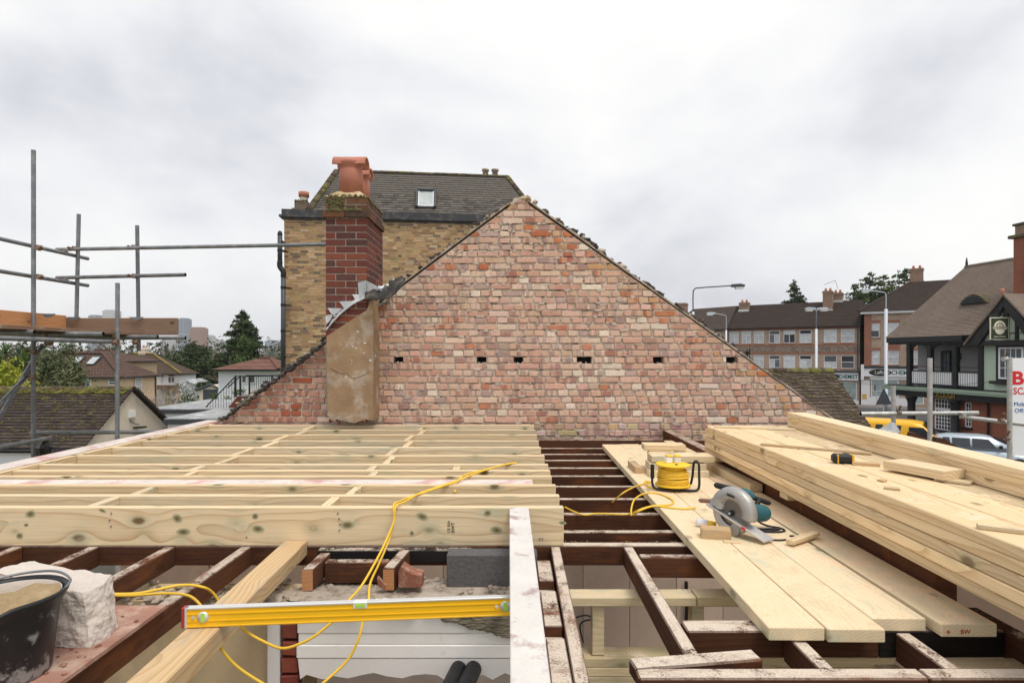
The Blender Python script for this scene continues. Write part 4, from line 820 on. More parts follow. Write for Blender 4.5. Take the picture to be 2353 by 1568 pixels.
# ------------------------------------------------------------------ inner wall with lintel casing, pier and rubble
iw = thing('inner_wall', 'broken inner wall with tan plaster face and mortar-topped brickwork', 'wall')
MB().box(-3.4, -.955, 2.70, 2.9, ZF, -1.12, .004).build('plaster', M['plaster'], iw); MB().box(-.955, .10, 2.66, 2.9, -1.42, -1.10).build('core', M['rubble'], iw)
MB().box(-1.10, -1.042, 2.645, 2.699, ZF, -1.13, .006).build('plaster_edge', M['casing'], iw)
for i in range(5):
    z0 = -1.2 - i * .078; mb = MB(); mb.cur = jc((.22, .062, .042), .2); brick_mb(mb, chipped(-1.038 + random.uniform(0, .012), -.957, z0 - .066, z0, .004, .3, .01), 2.632 + random.uniform(0, .012), 2.7, .006); mb.build('brick', M['cbrick'], iw)
tp = MB()
for i in range(420):
    x = random.uniform(-2.6, .1); y = random.uniform(2.63, 2.9); s = random.uniform(.004, .014); tp.blob((x, y, -1.115 + random.uniform(-.01, .012) + (.012 if x > -1 else 0)), (s * 1.6, s * 1.3, s), .4)
for i in range(160):
    x = random.uniform(-.96, -.3); y = random.uniform(2.62, 2.75); s = random.uniform(.008, .05); tp.blob((x, y, -1.095 + random.uniform(-.012, .006)), (s * 2.2, s * 1.2, min(s * .5, .014)), .35)
tag(tp.build('rubble_top', M['rubble'], iw), kind='stuff')
for (x, s) in ((-1.0, .07), (-1.08, .06), (-.99, .05)): 
    mb = MB(); mb.blob((x, 2.68, -1.09 - random.uniform(0, .07)), (s, s * .8, s * .7), .3); mb.build('stone', M['rubble'], iw)
cs = thing('lintel_casing', 'white painted moulded casing with a broken lower edge', 'casing')
zz = [-1.085, -1.135, -1.235, -1.285, -1.345]
for i in range(4): MB().box(-.953 + random.uniform(-.006, .006), .13, 2.622 - .004 * (i % 2), 2.655, zz[i+1] + .0004, zz[i] - .0004, .004).build('moulded_strip', M['casing'], cs)
jag = []; x = -.94
while x < .12: jag.append((x, -1.425 + random.uniform(-.022, .02))); x += random.uniform(.02, .07)
MB().prism([(-.95, -1.347), *jag, (.13, -1.41), (.13, -1.347)], 2.62, 2.652).build('broken_edge', M['casing'], cs)
sm_ = MB()
for i in range(130):
    t_ = random.random() ** .7; x_ = -.30 + .42 * t_; sm_.blob((x_, 2.612, -1.15 - random.random() * (.02 + .11 * t_)), (random.uniform(.015, .04), .008, random.uniform(.006, .018)), .3)
tag(sm_.build('mortar_smear', M['wetmortar'], cs), kind='stuff')
db = MB()
for i in range(520):
    s = random.uniform(.008, .035); db.blob((random.uniform(-1.1, .3), random.uniform(2.35, 2.7), -1.56 + random.uniform(-.05, .03)), (s * 1.5, s, s), .45)
dbo = tag(db.build('debris', M['redrubble']), 'dark red rubble below the broken casing', 'rubble', kind='stuff')
for i in range(16):
    x_ = random.uniform(-1.05, .2); tz_ = -1.535 + random.uniform(-.02, .02); mb = MB(); mb.box(-random.uniform(.03, .06), random.uniform(.03, .05), -.03, .03, -.025, .025, .006)
    o = mb.build('brick_piece', M['redrubble'] if i % 3 else M['rubble'], dbo, False, Matrix.Translation((x_, random.uniform(2.42, 2.6), tz_)) @ Matrix.Rotation(random.uniform(0, 3), 4, 'Z') @ Matrix.Rotation(random.uniform(-.5, .5), 4, 'X'))
struct('debris_shelf', MB().box(-1.2, .4, 2.3, 2.72, -1.75, -1.6), M['darkrubble'], 'dark ledge of debris under the casing')  # dark debris slab that carries the rubble
for vx, lb in ((1044, 'left of two black drain pipes under the casing'), (1078, 'right of two black drain pipes under the casing')):
    mb = MB(); mb.tube([W(vx + 10, 1534, 2.62), W(vx - 42, 1640, 2.3)], .036, 16); tag(mb.build('drain_pipe', M['rubber'], None, True), lb, 'pipe', 'drain pipes')
bk = MB(); bk.box(-.31, .12, 2.80, 2.9, -1.146, -.948, .004); tag(bk.build('concrete_block', M['block']), 'dark grey concrete block bedded on the wall', 'block')
mb = MB()
for i in range(60): mb.blob((random.uniform(-.34, .1), 2.79 + random.uniform(-.03, .03), -1.145 + random.uniform(-.02, .015)), random.uniform(.01, .028), .4)
tag(mb.build('bedding_mortar', M['wetmortar']), 'wet mortar squeezed out under the concrete block', 'mortar', kind='stuff')
def wedge(name, lab, cat, poly, d0, d1, mat):
    mb = MB(); mb.prism([((vx-1176)*d0/F, (815-vy)*d0/F) for vx, vy in poly], d0, d1); return tag(mb.build(name, mat), lab, cat)
wedge('broken_brick', 'broken red brick leaning by the sawn stub', 'brick', [(915, 1348), (915, 1312), (921, 1302), (945, 1318), (968, 1323), (969, 1348)], 2.68, 2.76, M['redrubble'])
wedge('brick_shard', 'small pointed red brick shard on the rubble', 'brick', [(866, 1326), (868, 1344), (874, 1350), (886, 1345), (878, 1338)], 2.66, 2.69, M['redrubble'])
timber('diagonal_timber', 'weathered new timber lying from the header toward the bottom edge', 'timber', (-1.105, 3.02, -.948), (-1.045, 1.1, -.948), .115, .075, M['fresh'], None, .004)
# dwarf stud frame in the right-hand room
sf = thing('partition_framing', 'pale new stud frame with stacked plates inside the right room', 'framing')
MB().box(.12, .845, 2.70, 2.80, -1.150, -1.108, .004).build('top_plate', M['stud'], sf); MB().box(.850, 1.70, 2.70, 2.80, -1.152, -1.106, .004).build('top_plate', M['stud'], sf)
for x in (.37, .83, 1.13, 1.55): MB().box(x, x + .055, 2.72, 2.78, -1.383, -1.152, .003).build('stud', M['stud'], sf)
for i in range(4): MB().box(.12, 1.75, 2.70, 2.81, -1.384 - (i + 1) * .043, -1.386 - i * .043, .003).build('bottom_plate', M['stud'], sf)
for x in (.13, 1.45): MB().box(x, x + .09, 2.70, 2.79, ZF, -1.56, .003).build('post', M['stud'], sf)
for i, x in enumerate((.98, 1.12, 1.45)): timber('stud_post', 'pale upright post under the cross timbers, %s' % ['left', 'middle', 'right'][i], 'post', (x, 2.25, -1.2), (x, 2.25, -3.4), .09, .045, M['stud'], 'posts under the planks', .003, (0, -1, 0))
mb = MB(); mb.tube(smooth_pts([W(1576, 1335, 6.6), W(1577, 1400, 6.6), W(1574, 1480, 6.6)], 4), .02, 6); tag(mb.build('wall_cable', M['rubber']), 'black cable clipped up the beige wall', 'cable')
mb = MB(); mb.tube(smooth_pts([W(1320, 1418, 4.2), W(1345, 1412, 4.2), W(1362, 1420, 4.2), W(1340, 1426, 4.2), W(1332, 1440, 4.2), W(1340, 1475, 4.2)], 5), .006, 6); tag(mb.build('loose_wire', M['rubber']), 'thin loose black wire beside the stud', 'wire')
# ------------------------------------------------------------------ ply sheet, bucket, white lump
MBp = MB().box(-2.6, -1.325, 1.2, 2.262, -.974, -.957, .002); tag(MBp.build('ply_sheet', M['ply']), 'dusty reddish ply sheet on the old joists', 'board')
bu = thing('mortar_bucket', 'black rubber builder bucket splashed with mortar', 'bucket', (-1.515, 1.765, -.957))
pr = [(0, .0), (.108, .0), (.112, .006), (.132, .19), (.146, .222), (.153, .232), (.156, .240), (.150, .246), (.143, .240), (.138, .225), (.126, .17), (.122, .15)]
mb = MB(); mb.lathe(pr, n=40); lip = []
for i, (x, y, z_) in enumerate(mb.v):
    a = math.atan2(y, x); d = (a - R(-62) + math.pi) % (2*math.pi) - math.pi
    if z_ > .2: e = math.exp(-(d/.22)**2); k2 = 1 + .10 * e; mb.v[i] = (x * k2, y * k2, z_ - .014 * e)
mb.build('shell', M['blackplastic'], bu, True)
mb = MB(); N = 26; v = [(0, 0, .212)]; f = []
for r in range(1, 7):
    for i in range(N): rr = .1335 * r / 6; a = 2*math.pi*i/N; v.append((rr*math.cos(a), rr*math.sin(a), 0.196 + random.uniform(-.006, .012) + .015 * (1 - r/6) + .03 * max(0, math.sin(a + .6)) * r / 6))
for i in range(N): f.append((0, 1+i, 1+(i+1) % N))
for r in range(5):
    for i in range(N): f.append((1+r*N+i, 1+(r+1)*N+i, 1+(r+1)*N+(i+1) % N, 1+r*N+(i+1) % N))
mb.add(v, f); mb.build('mortar_fill', M['sand'], bu, True)
MB().lathe([(.120, .160), (.1325, .215), (.1335, .232), (.136, .236)], n=40, a0=R(20), a1=R(190)).build('mortar_crust', M['aac'], bu, True)
mb = MB(); mb.tube(smooth_pts([(-.15, .02, .236), (-.1, .11, .252), (.02, .15, .258), (.12, .10, .248), (.15, .0, .236)], 6), .004, 6); mb.build('wire_handle', M['steel'], bu, True)
# lump of white lintel
import itertools
lm = MB(); P8 = [(-.30, -.05), (-.02, -.085), (.055, -.065), (.06, .0), (.02, .065), (-.29, .055)]
tagL = []
def lumpring(z, k, sx, jit): return [(x * k + sx + random.uniform(-jit, jit), y * k + random.uniform(-jit, jit), z + random.uniform(-jit, jit)) for x, y in P8]
rings = [lumpring(0, 1.0, .012, .002), lumpring(.05, 1.0, .008, .003), lumpring(.12, .99, .0, .003), lumpring(.165, .97, -.006, .004)]
for i, r_ in enumerate(rings[3]): rings[3][i] = (r_[0], r_[1], r_[2] + .02 * (1 - (r_[0] + .17) / .24) - .01)
v = [p for r_ in rings for p in r_]; f = [(6*k_+i, 6*k_+(i+1) % 6, 6*k_+6+(i+1) % 6, 6*k_+6+i) for k_ in range(3) for i in range(6)] + [(18, 19, 20, 21, 22, 23), (5, 4, 3, 2, 1, 0)]
lm.add(v, f); lo = lm.build('lintel_lump', M['aac'], None, False, Matrix.Translation((-1.445, 2.02, -.957)) @ Matrix.Rotation(R(-12), 4, 'Z') @ Matrix.Scale(1.14, 4)); tag(lo, 'broken white lump of lintel standing behind the bucket', 'rubble')
md = lo.modifiers.new('split', 'SUBSURF'); md.subdivision_type = 'SIMPLE'; md.levels = md.render_levels = 4
tx_ = bpy.data.textures.new('rough_break', 'CLOUDS'); tx_.noise_scale = .035; tx_.noise_depth = 4; md = lo.modifiers.new('roughness', 'DISPLACE'); md.texture = tx_; md.strength = .022; md.mid_level = .5
cr_ = MB()
for i in range(160): s = random.uniform(.002, .008); cr_.blob((random.uniform(-2.3, -1.34), random.uniform(1.6, 2.25), -.955), (s * 1.6, s * 1.3, s * .6), .4)
tag(cr_.build('brick_crumbs', M['redrubble']), 'red brown crumbs scattered on the ply sheet', 'crumbs', kind='stuff')
# ------------------------------------------------------------------ loose sawdust and shavings
fl_ = MB(); 
def flake(x, y, z, s):
    a = random.uniform(0, 6.28); dx, dy = math.cos(a) * s, math.sin(a) * s; h = random.uniform(.0002, .0007)
    fl_.add([(x - dx, y - dy, z + .0002), (x + dy * .5, y - dx * .5, z + h), (x + dx, y + dy, z + .0003), (x - dy * .5, y + dx * .5, z + h * .6)], [(0, 1, 2, 3)])
for i in range(800):
    y = 2.1 + random.random() ** 1.4 * 3.8; x = random.choice((.97, 1.165, 1.362, 1.578)) + random.uniform(-.085, .085); flake(x + (y - 2) * .013, y, -.9278, random.uniform(.002, .009))
for i in range(500): flake(random.uniform(1.62, 2.1), random.uniform(1.7, 4.6), SZ + .0005, random.uniform(.002, .008))
for d in OJ[:6] + [3.055]:
    for i in range(60): flake(random.uniform(.25, 1.0), d + random.uniform(.003, .045), ZO + .0005, random.uniform(.002, .006))
tag(fl_.build('wood_shavings', M['sawdust']), 'pale wood shavings scattered over planks and stack', 'sawdust', kind='stuff')
# ------------------------------------------------------------------ scaffolding
TR = .0242
def pole(lab, a, b, mat='steel', group='left scaffold tubes', name='scaffold_tube'):
    a, b = Vector(a), Vector(b); t = thing(name, lab, 'scaffold tube', a, 0, group); d = b - a
    mb = MB(); n = 16; mb.tube([(0, 0, 0), d * .5, d], TR, n, False); mb.build('tube', M[mat], t, True)
    u = d.normalized()
    for e, s in ((Vector((0, 0, 0)), 1), (d, -1)):
        q = MB(); q.tube([e, e + u * s * .0015, e + u * s * .03], [TR - .0008, TR - .004, TR - .004], n, False); q.build('bore', M['soot_and_shade'], t, True)
    return t
def clip_(lab, p, ax, mat='rust', s=1.0, group='scaffold couplers'):
    p = Vector(p); t = thing('scaffold_coupler', lab, 'coupler', p, 0, group); ax = Vector(ax).normalized()
    mb = MB(); mb.tube([-ax * .028 * s, ax * .028 * s], .034 * s, 10); mb.build('band', M[mat], t)
    o = ax.cross(Vector((0, 1, 0))); o = o.normalized() if o.length > .1 else Vector((1, 0, 0))
    mb = MB(); mb.tube([o * .03 + ax * .01, o * .065 + Vector((0, -.03, .01))], .009, 6); mb.tube([o * .055 + Vector((0, -.03, .01)), o * .07 + Vector((0, -.035, .01))], .014, 6); mb.build('bolt', M['rust'], t)
def wp(vx, vy, d): return W(vx, vy, d)
Bz = -5.3
p1x = wp(77, 0, 7.1).x; pole('tallest upright tube of the left scaffold', (p1x, 7.1, Bz), (p1x, 7.1, 2.46))
pole('weathered middle upright tube of the left scaffold', wp(174.5, 780, 7.85), wp(181, 492, 7.85))
pole('right upright tube standing behind the toe board', wp(319, 806, 7.85), wp(315, 518, 7.85))
pole('short inner upright tube in front of the toe board', (wp(268, 0, 7.0).x, 7.0, Bz), wp(270, 650, 7.0))
pole('upper guard tube running away at far left', (-5.82, 4.6, 1.32), (-5.82, 8.1, 1.32)); pole('lower guard tube running away at far left', (-5.82, 4.6, .952), (-5.82, 8.1, .952))
pole('long upper guard tube reaching to the chimney', wp(130, 573, 7.79), wp(765, 561, 7.32)); pole('shorter lower guard tube with open right end', wp(130, 638, 7.79), wp(426, 631, 7.6))
pole('inner ledger tube under the scaffold boards', (-4.73, 4.2, .155), (-4.73, 7.05, .155)); 
for i, (y, x1) in enumerate(((5.8, -4.69), (6.3, -4.36), (7.3, -4.38), (7.72, -4.27))): pole('short cross tube under the scaffold boards, %s from the front' % ORD[i], (-6.1, y, .218), (x1, y, .224))
pole('sloping brace tube at far left, upper one', wp(-40, 968, 6.4), wp(74, 851, 7.2)); pole('sloping brace tube at far left, lower one', wp(-30, 1008, 6.6), wp(97, 792, 7.35))
pole('low level tube behind the pink plate', wp(70, 994, 7.25), wp(400, 991, 7.6)); pole('low tube with the black bag tied on', wp(-40, 1034, 5.6), wp(128, 1003, 7.2))
for lab, p, ax in (('coupler on the tallest upright at the upper guard', wp(88, 569, 7.08), (0, 1, 0)), ('coupler on the tallest upright at the lower guard', wp(90, 636, 7.08), (0, 1, 0)),
    ('coupler joining the upper guards', wp(147, 578, 7.75), (0, 1, 0)), ('coupler joining the lower guards', wp(148, 644, 7.75), (0, 1, 0)), ('coupler at middle upright and upper guard', wp(172, 571, 7.76), (0, 0, 1)), ('coupler at right upright and upper guard', wp(309, 568, 7.7), (0, 0, 1)),
    ('coupler at right upright and lower guard', wp(310, 634, 7.68), (0, 0, 1)), ('coupler under the boards at the inner upright', wp(265, 786, 6.95), (1, 0, 0)), ('coupler under the boards at left', wp(112, 786, 6.2), (1, 0, 0)), ('coupler on the brace below the boards', wp(78, 808, 7.05), (0, 0, 1)), ('coupler on the lower brace', wp(76, 866, 7.05), (0, 0, 1)), ('coupler on the low tube by the bag', wp(120, 1003, 7.1), (0, 0, 1)), ('coupler at the far board end', wp(312, 786, 7.4), (1, 0, 0))): clip_(lab, p, ax)
for i in range(5): timber('scaffold_board', 'scaffold platform board, %s from the inner edge' % ORD[i], 'scaffold board', (-4.86 - i * .232, 4.4, .285), (-4.86 - i * .232, 7.72, .285), .225, .038, M['dirty_board'], 'platform boards', .003)
timber('toe_board', 'orange toe board on edge at far left', 'toe board', (-5.845, 4.4, .515), (-5.845, 7.72, .515), .038, .225, M['scaf_board_orange'], None, .004)
timber('toe_board', 'weathered brown toe board on edge at the scaffold end', 'toe board', (-5.86, 7.76, .486), (-4.39, 7.76, .486), .038, .225, M['scaf_board'], None, .008)
for lab, p in (('grey toe board clip on the tallest upright', wp(110, 728, 7.2)), ('grey toe board clip on the middle upright', wp(168, 735, 7.72)), ('grey toe board clip on the right upright', wp(313, 735, 7.72))):
    mb = MB(); mb.prism([(p.x - .10, p.z + .040), (p.x + .10, p.z + .040), (p.x + .09, p.z + .022), (p.x + .035, p.z - .004), (p.x - .01, p.z - .008), (p.x - .05, p.z + .022)], p.y - .02, p.y - .008); tag(mb.build('toe_board_clip', M['steel']), lab, 'clip', 'toe board clips')
bg_ = thing('plastic_bag', 'torn black plastic bag tied to the low scaffold tube', 'bag', wp(103, 1013, 7.02))
prof = [(0, .03), (.03, .02), (.06, -.02), (.085, -.07), (.075, -.13), (.05, -.18), (.02, -.225), (0, -.235)]
mb = MB(); mb.lathe(prof, n=14); mb.v = [(x * (1 + random.uniform(-.25, .25)) + .12 * z_ , y * (1 + random.uniform(-.3, .3)), z_) for x, y, z_ in mb.v]; mb.build('sack', M['blackbag'], bg_)
mb = MB(); mb.tube([(-.06, 0, .02), (0, -.02, .04), (.06, 0, .03)], .02, 6); mb.build('knot', M['blackbag'], bg_)
# right-hand scaffold
GR = 'right scaffold tubes'
pole('bare upright tube in front of the pub at right', (wp(2136, 0, 6.4).x, 6.4, Bz), wp(2136, 822, 6.4), 'steel2', GR); pole('shorter upright tube beside the yellow van', (wp(2054, 0, 6.88).x, 6.88, Bz), wp(2052, 885, 6.88), 'steel2', GR)
pole('upright tube carrying the sign sheet', (wp(2319, 0, 6.45).x, 6.45, Bz), wp(2319, 820, 6.45), 'steel2', GR); pole('level guard tube in front of the street', wp(1977, 950, 6.8), wp(2246, 948, 6.76), 'steel2', GR); pole('guard tube running toward the viewer at far right', wp(2203, 956, 6.82), wp(2440, 985, 6.3), 'steel2', GR)
for lab, p, ax in (('rusty coupler at the shorter right upright', wp(2064, 947, 6.78), (1, 0, 0)), ('grey coupler joining the two right guard tubes', wp(2213, 952, 6.76), (0, 0, 1)), ('rusty coupler at the sign upright', wp(2300, 965, 6.42), (1, 0, 0)), ('coupler at the top of the sign upright', wp(2308, 824, 6.42), (1, 0, 0)), ('coupler at the bottom of the sign sheet', wp(2312, 1005, 6.42), (1, 0, 0))): clip_(lab, p, ax, 'steel2' if 'grey' in lab or 'top' in lab else 'rust', .8, 'right scaffold couplers')
sg = thing('scaffold_sign', 'white printed sign sheet with red and blue lettering tied to the scaffold', 'sign', wp(2323, 815, 6.62), 0)
a = wp(2323, 822, 6.62); zb = wp(2323, 1046, 6.62).z
MB().box(0, 1.9, 0, .006, zb, a.z, .001).build('sheet', M['signboard'], sg)
S_ = lambda vy: wp(0, vy, 6.62).z
text(sg, 'lettering', 'Br', M['redletter'], .012, -.002, S_(882), .205, .235, .001, .006); text(sg, 'lettering', 'SCAF', M['redletter'], .02, -.002, S_(905), .108, .225, .001, .0015); text(sg, 'lettering', 'Mob:', M['blueink'], .03, -.002, S_(932), .066, .125, .001); text(sg, 'lettering', 'Off:', M['blueink'], .035, -.002, S_(947), .066, .105, .001)
# sheeting and cut rafters by the street edge
ts = MB(); pts = [W(2018, 988, 5.9), W(2034, 979, 6.0), W(2047, 970, 6.05), W(2056, 973, 6.0), W(2066, 992, 5.9), W(2060, 997, 5.7), W(2026, 998, 5.7), W(2050, 992, 5.65)]
ts.add(pts, [(0, 1, 7, 6), (1, 2, 7), (2, 3, 7), (3, 4, 5), (3, 5, 7), (7, 5, 6)]); o = ts.build('dust_sheet', M['flatroof']); tag(o, 'crumpled pale grey sheet behind the timber pile', 'sheet'); o.modifiers.new('thickness', 'SOLIDIFY').thickness = .008
for i, (poly, d) in enumerate((([(2090, 1005), (2093, 993), (2104, 994), (2128, 1008), (2128, 1020), (2090, 1020)], 5.3), ([(2147, 1022), (2152, 1004), (2168, 1006), (2205, 1030), (2205, 1040), (2147, 1040)], 5.0))):
    mb = MB(); mb.prism([((vx-1176)*d/F, (815-vy)*d/F) for vx, vy in poly], d, d + .05); tag(mb.build('rafter_end', M['old_brown']), ['cut brown rafter end beside the bare upright', 'larger cut brown rafter end before the silver car'][i], 'rafter end', 'cut rafter ends')
timber('eaves_plate', 'old timber plate carrying the cut rafter ends', 'plate', (3.45, 2.5, -1.0), (3.72, 6.6, -1.0), .2, .1, M['old_brown'])
# ------------------------------------------------------------------ spirit level
p0 = Vector((-1.146, 2.055, -.945)); p1 = Vector((.02, 2.155, -.945)); lv = thing('spirit_level', 'long yellow spirit level with white edges and green vials', 'spirit level'); lv.matrix_local = frame_matrix(p0, p1 - p0); LL = (p1 - p0).length
mb = MB(); mb.box(.012, LL, -.009, .009, .004, .064); 
for z_ in (.022, .046): mb.box(.012, LL, -.0115, .0115, z_ - .0015, z_ + .0015)
mb.build('web', M['yellow'], lv); MB().box(.012, LL, -.0125, .0125, .062, .069, .0015).build('top_edge', M['whitealu'], lv); MB().box(.012, LL, -.0125, .0125, 0, .006, .0015).build('bottom_edge', M['yellow'], lv); MB().box(0, .0118, -.013, .013, -.0005, .0695, .002).build('end_cap', M['red'], lv); MB().box(.0118, .018, -.0128, .0128, 0, .069).build('end_collar', M['whitealu'], lv)
for x in (.072, LL - .045):
    h = MB(); h.lathe([(.0, -.013), (.019, -.013), (.019, .013), (0, .013)], (x, 0, .035), 20, 'y'); q_ = h.build('vial_holder', M['whitealu'], lv, True); MB().box(x - .007, x + .007, -.0145, -.0132, .02, .05, .0005).build('vial', M['vial'], q_)
    MB().lathe([(0, -.0128), (.006, -.0128), (.006, 0), (0, 0)], (x + (.032 if x > .5 else -.034) * (-1 if x > .5 else 1), 0, .035), 12, 'y').build('rivet', M['whitealu'], lv)
c_ = LL * .52; h = MB().box(c_ - .025, c_ + .025, -.0135, .0135, .046, .0698, .002).build('top_vial_holder', M['whitealu'], lv); MB().box(c_ - .016, c_ + .016, -.0148, -.0136, .051, .064, .0005).build('vial', M['vial'], h)
# ------------------------------------------------------------------ cable reel
rl = thing('cable_reel', 'yellow extension cable reel with black carrying frame on the planks', 'cable reel', (1.112, 4.08, -.928), R(4))
mb = MB(); mb.lathe([(0, .03), (.118, .03), (.122, .034), (.118, .04), (.07, .042)], n=36); mb.build('bottom_flange', M['reelyellow'], rl, True); mb = MB(); mb.lathe([(.07, .168), (.116, .168), (.120, .174), (.112, .178), (.06, .186), (0, .186)], n=36); mb.build('top_flange', M['reelyellow'], rl, True)
MB().lathe([(.078, .04), (.078, .17)], n=30).build('core', M['reelyellow'], rl, True)
wi = MB(); random.seed(3)
for i in range(26):
    z0 = .046 + (i % 11) * .0088 + random.uniform(-.003, .003); rr = .088 + .011 * (1 - abs(z0 - .085) / .06) + .006 * (i > 11); ph = random.uniform(0, 6.28); tilt = random.uniform(-.008, .012) if i > 11 else .002
    wi.tube([(rr * math.cos(a), rr * math.sin(a), z0 + tilt * math.sin(a + ph)) for a in np.linspace(0, 2*math.pi, 26)], .0046, 6, False)
wi.build('wound_cable', M['yellowcable'], rl, True)
for x, ry in ((-.032, 12), (.028, -10)):
    so = MB().box(x - .022, x + .022, -.022, .022, .186, .226, .004).build('socket', M['signboard'], rl); MB().box(x - .018, x + .024, -.024, .02, .2265, .238, .003).build('socket_flap', M['reelyellow'], so)
MB().box(-.012, .002, -.09, -.078, .1865, .192).build('switch', M['red'], rl)
fr = MB(); fr.tube(smooth_pts([(-.150, -.02, .16), (-.152, -.02, .06), (-.140, -.03, .02), (-.10, -.05, .012), (.05, -.09, .012), (.13, -.09, .012), (.152, -.085, .04), (.158, -.07, .12), (.160, -.06, .18), (.158, -.02, .196), (.155, .02, .17), (.15, .04, .06), (.12, .06, .012), (-.08, .08, .012)], 5), .0085, 8); fr.build('frame', M['rubber'], rl, True)
gp = MB(); gp.lathe([(.0, .0)] + [(.0125 + .002 * (i % 2), .01 + .006 * i) for i in range(16)] + [(0, .108)], (-.151, -.02, .075), 12); gp.build('grip', M['rubber'], rl, True)
# offcuts behind the reel
oc = [('lowest', 1.05, 1.50, 4.50, -.928 + .047), ('second', 1.06, 1.49, 4.53, -.928 + .094), ('third', 1.08, 1.56, 4.55, -.928 + .150), ('uppermost', 1.07, 1.40, 4.74, -.928 + .205)]
for nm, x0, x1, y, zt in oc: timber('offcut', 'pale offcut piled behind the cable reel, %s' % nm, 'offcut', (x0, y + .09, zt), (x1, y + .07, zt), .19 if nm != 'uppermost' else .15, .047, M['pine_board'] if nm != 'uppermost' else M['pine'], 'offcuts behind the reel', .003)
timber('offcut', 'offcut end standing left of the pile behind the reel', 'offcut', (.995, 4.62, -.928 + .05), (.995, 4.92, -.928 + .05), .06, .05, M['fresh'], None, .002); timber('offcut', 'two stood-up offcut lengths carrying the uppermost one', 'offcut', (1.10, 4.75, -.928 + .155), (1.28, 4.75, -.928 + .155), .1, .15, M['pine'], None, .002)
timber('wood_block', 'short square block with a knot beside the saw', 'wood block', (.966, 3.02, -.928 + .05), (1.105, 2.99, -.928 + .05), .075, .05, M['fresh'], None, .002)
timber('thin_offcut', 'thin sliver of wood by the block', 'offcut', (1.05, 2.93, -.919), (1.13, 2.915, -.919), .03, .009, M['pine'], None, .001)
timber('small_batten', 'small pale batten lying on the saw cord', 'batten', (1.345, 2.86, -.895), (1.545, 3.0, -.895), .04, .022, M['pine'], None, .002)
# ------------------------------------------------------------------ circular saw
sw = thing('circular_saw', 'grey and teal circular saw resting tilted on the planks', 'circular saw', (1.14, 3.06, -.928), R(-55)); sw.scale = (.94, .94, .94)
bc = (0.0, .118)
mb = MB(); mb.lathe([(0, -.0015), (.106, -.0015), (.106, .0015), (0, .0015)], (bc[0], 0, bc[1]), 60, 'y'); mb.build('blade', M['blade'], sw, False)
mb = MB(); mb.lathe([(0, -.02), (.013, -.02), (.016, -.002), (0, -.001)], (bc[0], 0, bc[1]), 16, 'y'); hb_ = mb.build('arbor', M['rubber'], sw, True); MB().lathe([(0, -.026), (.006, -.026), (.006, -.02), (0, -.02)], (bc[0], 0, bc[1]), 10, 'y').build('bolt', M['whitealu'], hb_)
mb = MB(); mb.lathe([(.066, -.014), (.088, -.022), (.115, -.019), (.128, -.008), (.131, .010), (.127, .030), (.112, .044), (.05, .048)], (bc[0] + .004, 0, bc[1] + .008), 44, 'y', R(-14), R(162)); ug = mb.build('upper_guard', M['sawgrey'], sw, True); ug.modifiers.new('thickness', 'SOLIDIFY').thickness = .004
mb = MB(); mb.lathe([(.060, .012), (.066, -.014), (.074, -.018)], (bc[0] + .004, 0, bc[1] + .008), 36, 'y', R(-14), R(162)); mb.build('guard_lip', M['whitealu'], ug, True)
mb = MB(); mb.prism([(-.128, .135), (-.12, .175), (-.095, .19), (-.04, .155), (-.045, .13), (-.075, .128), (-.095, .138)], -.026, .014); mb.build('guard_horn', M['sawgrey'], ug)
mb = MB(); mb.lathe([(.066, -.008), (.074, -.013), (.102, -.013), (.113, -.006), (.113, .012), (.102, .016)], (bc[0] - .002, 0, bc[1] - .003), 40, 'y', R(176), R(322)); lg = mb.build('lower_guard', M['sawgrey'], sw, True); lg.modifiers.new('thickness', 'SOLIDIFY').thickness = .003
mb = MB(); mb.prism([(.01, .052), (.03, .076), (.055, .082), (.066, .06), (.058, .018), (.036, .002), (.018, .003), (.016, .032)], -.028, .004); mb.build('guard_lever', M['sawgrey'], lg)
ang = R(-19); Mx = Matrix.Translation((.035, .0, .078)) @ Matrix.Rotation(-ang, 4, 'Y')
bp = MB().box(-.19, .19, -.036, .055, -.0035, .0035, .0015).build('base_plate', M['sawgrey'], sw, False, Mx); MB().box(-.185, .185, -.0375, -.0345, .002, .010).build('plate_rim', M['whitealu'], bp); MB().box(.05, .075, -.0385, -.0376, -.003, .0095).build('red_label', M['redletter'], bp)
mt = MB(); mt.tube([(.0, .05, .125), (.012, .075, .12), (.02, .10, .115), (.045, .19, .098), (.052, .225, .092), (.055, .24, .09), (.057, .247, .089)], [.036, .044, .048, .048, .045, .038, .02], 22); mt.build('motor_body', M['teal'], sw, True)
mt = MB(); mt.tube(smooth_pts([(-.01, .075, .15), (-.005, .085, .20), (.02, .10, .215), (.05, .12, .19)], 4), [.026, .028, .029, .029, .03, .03, .03, .029, .028, .027, .026, .025, .02], 14); mt.build('handle_base', M['teal'], sw, True)
mb = MB(); mb.lathe([(.042, .028), (.056, .040), (.058, .062), (.046, .078)], (bc[0], 0, bc[1]), 26, 'y'); mb.build('gear_housing', M['sawgrey'], sw, True)
mb = MB(); mb.tube([(.0485, .215, .063), (.042, .222, .055)], [.017, .015], 16); mb.build('motor_cap', M['rubber'], sw, True)
def bar(name, p, q, r, mat):
    a, b = Vector(p), Vector(q); d = (b - a); mb = MB(); mb.tube([a - d.normalized() * r * .5, a, a + d * .1, a + d * .5, a + d * .9, b, b + d.normalized() * r * .5], [r * .45, r * .85, r, r, r, r * .85, r * .45], 14); return mb.build(name, mat, sw, True)
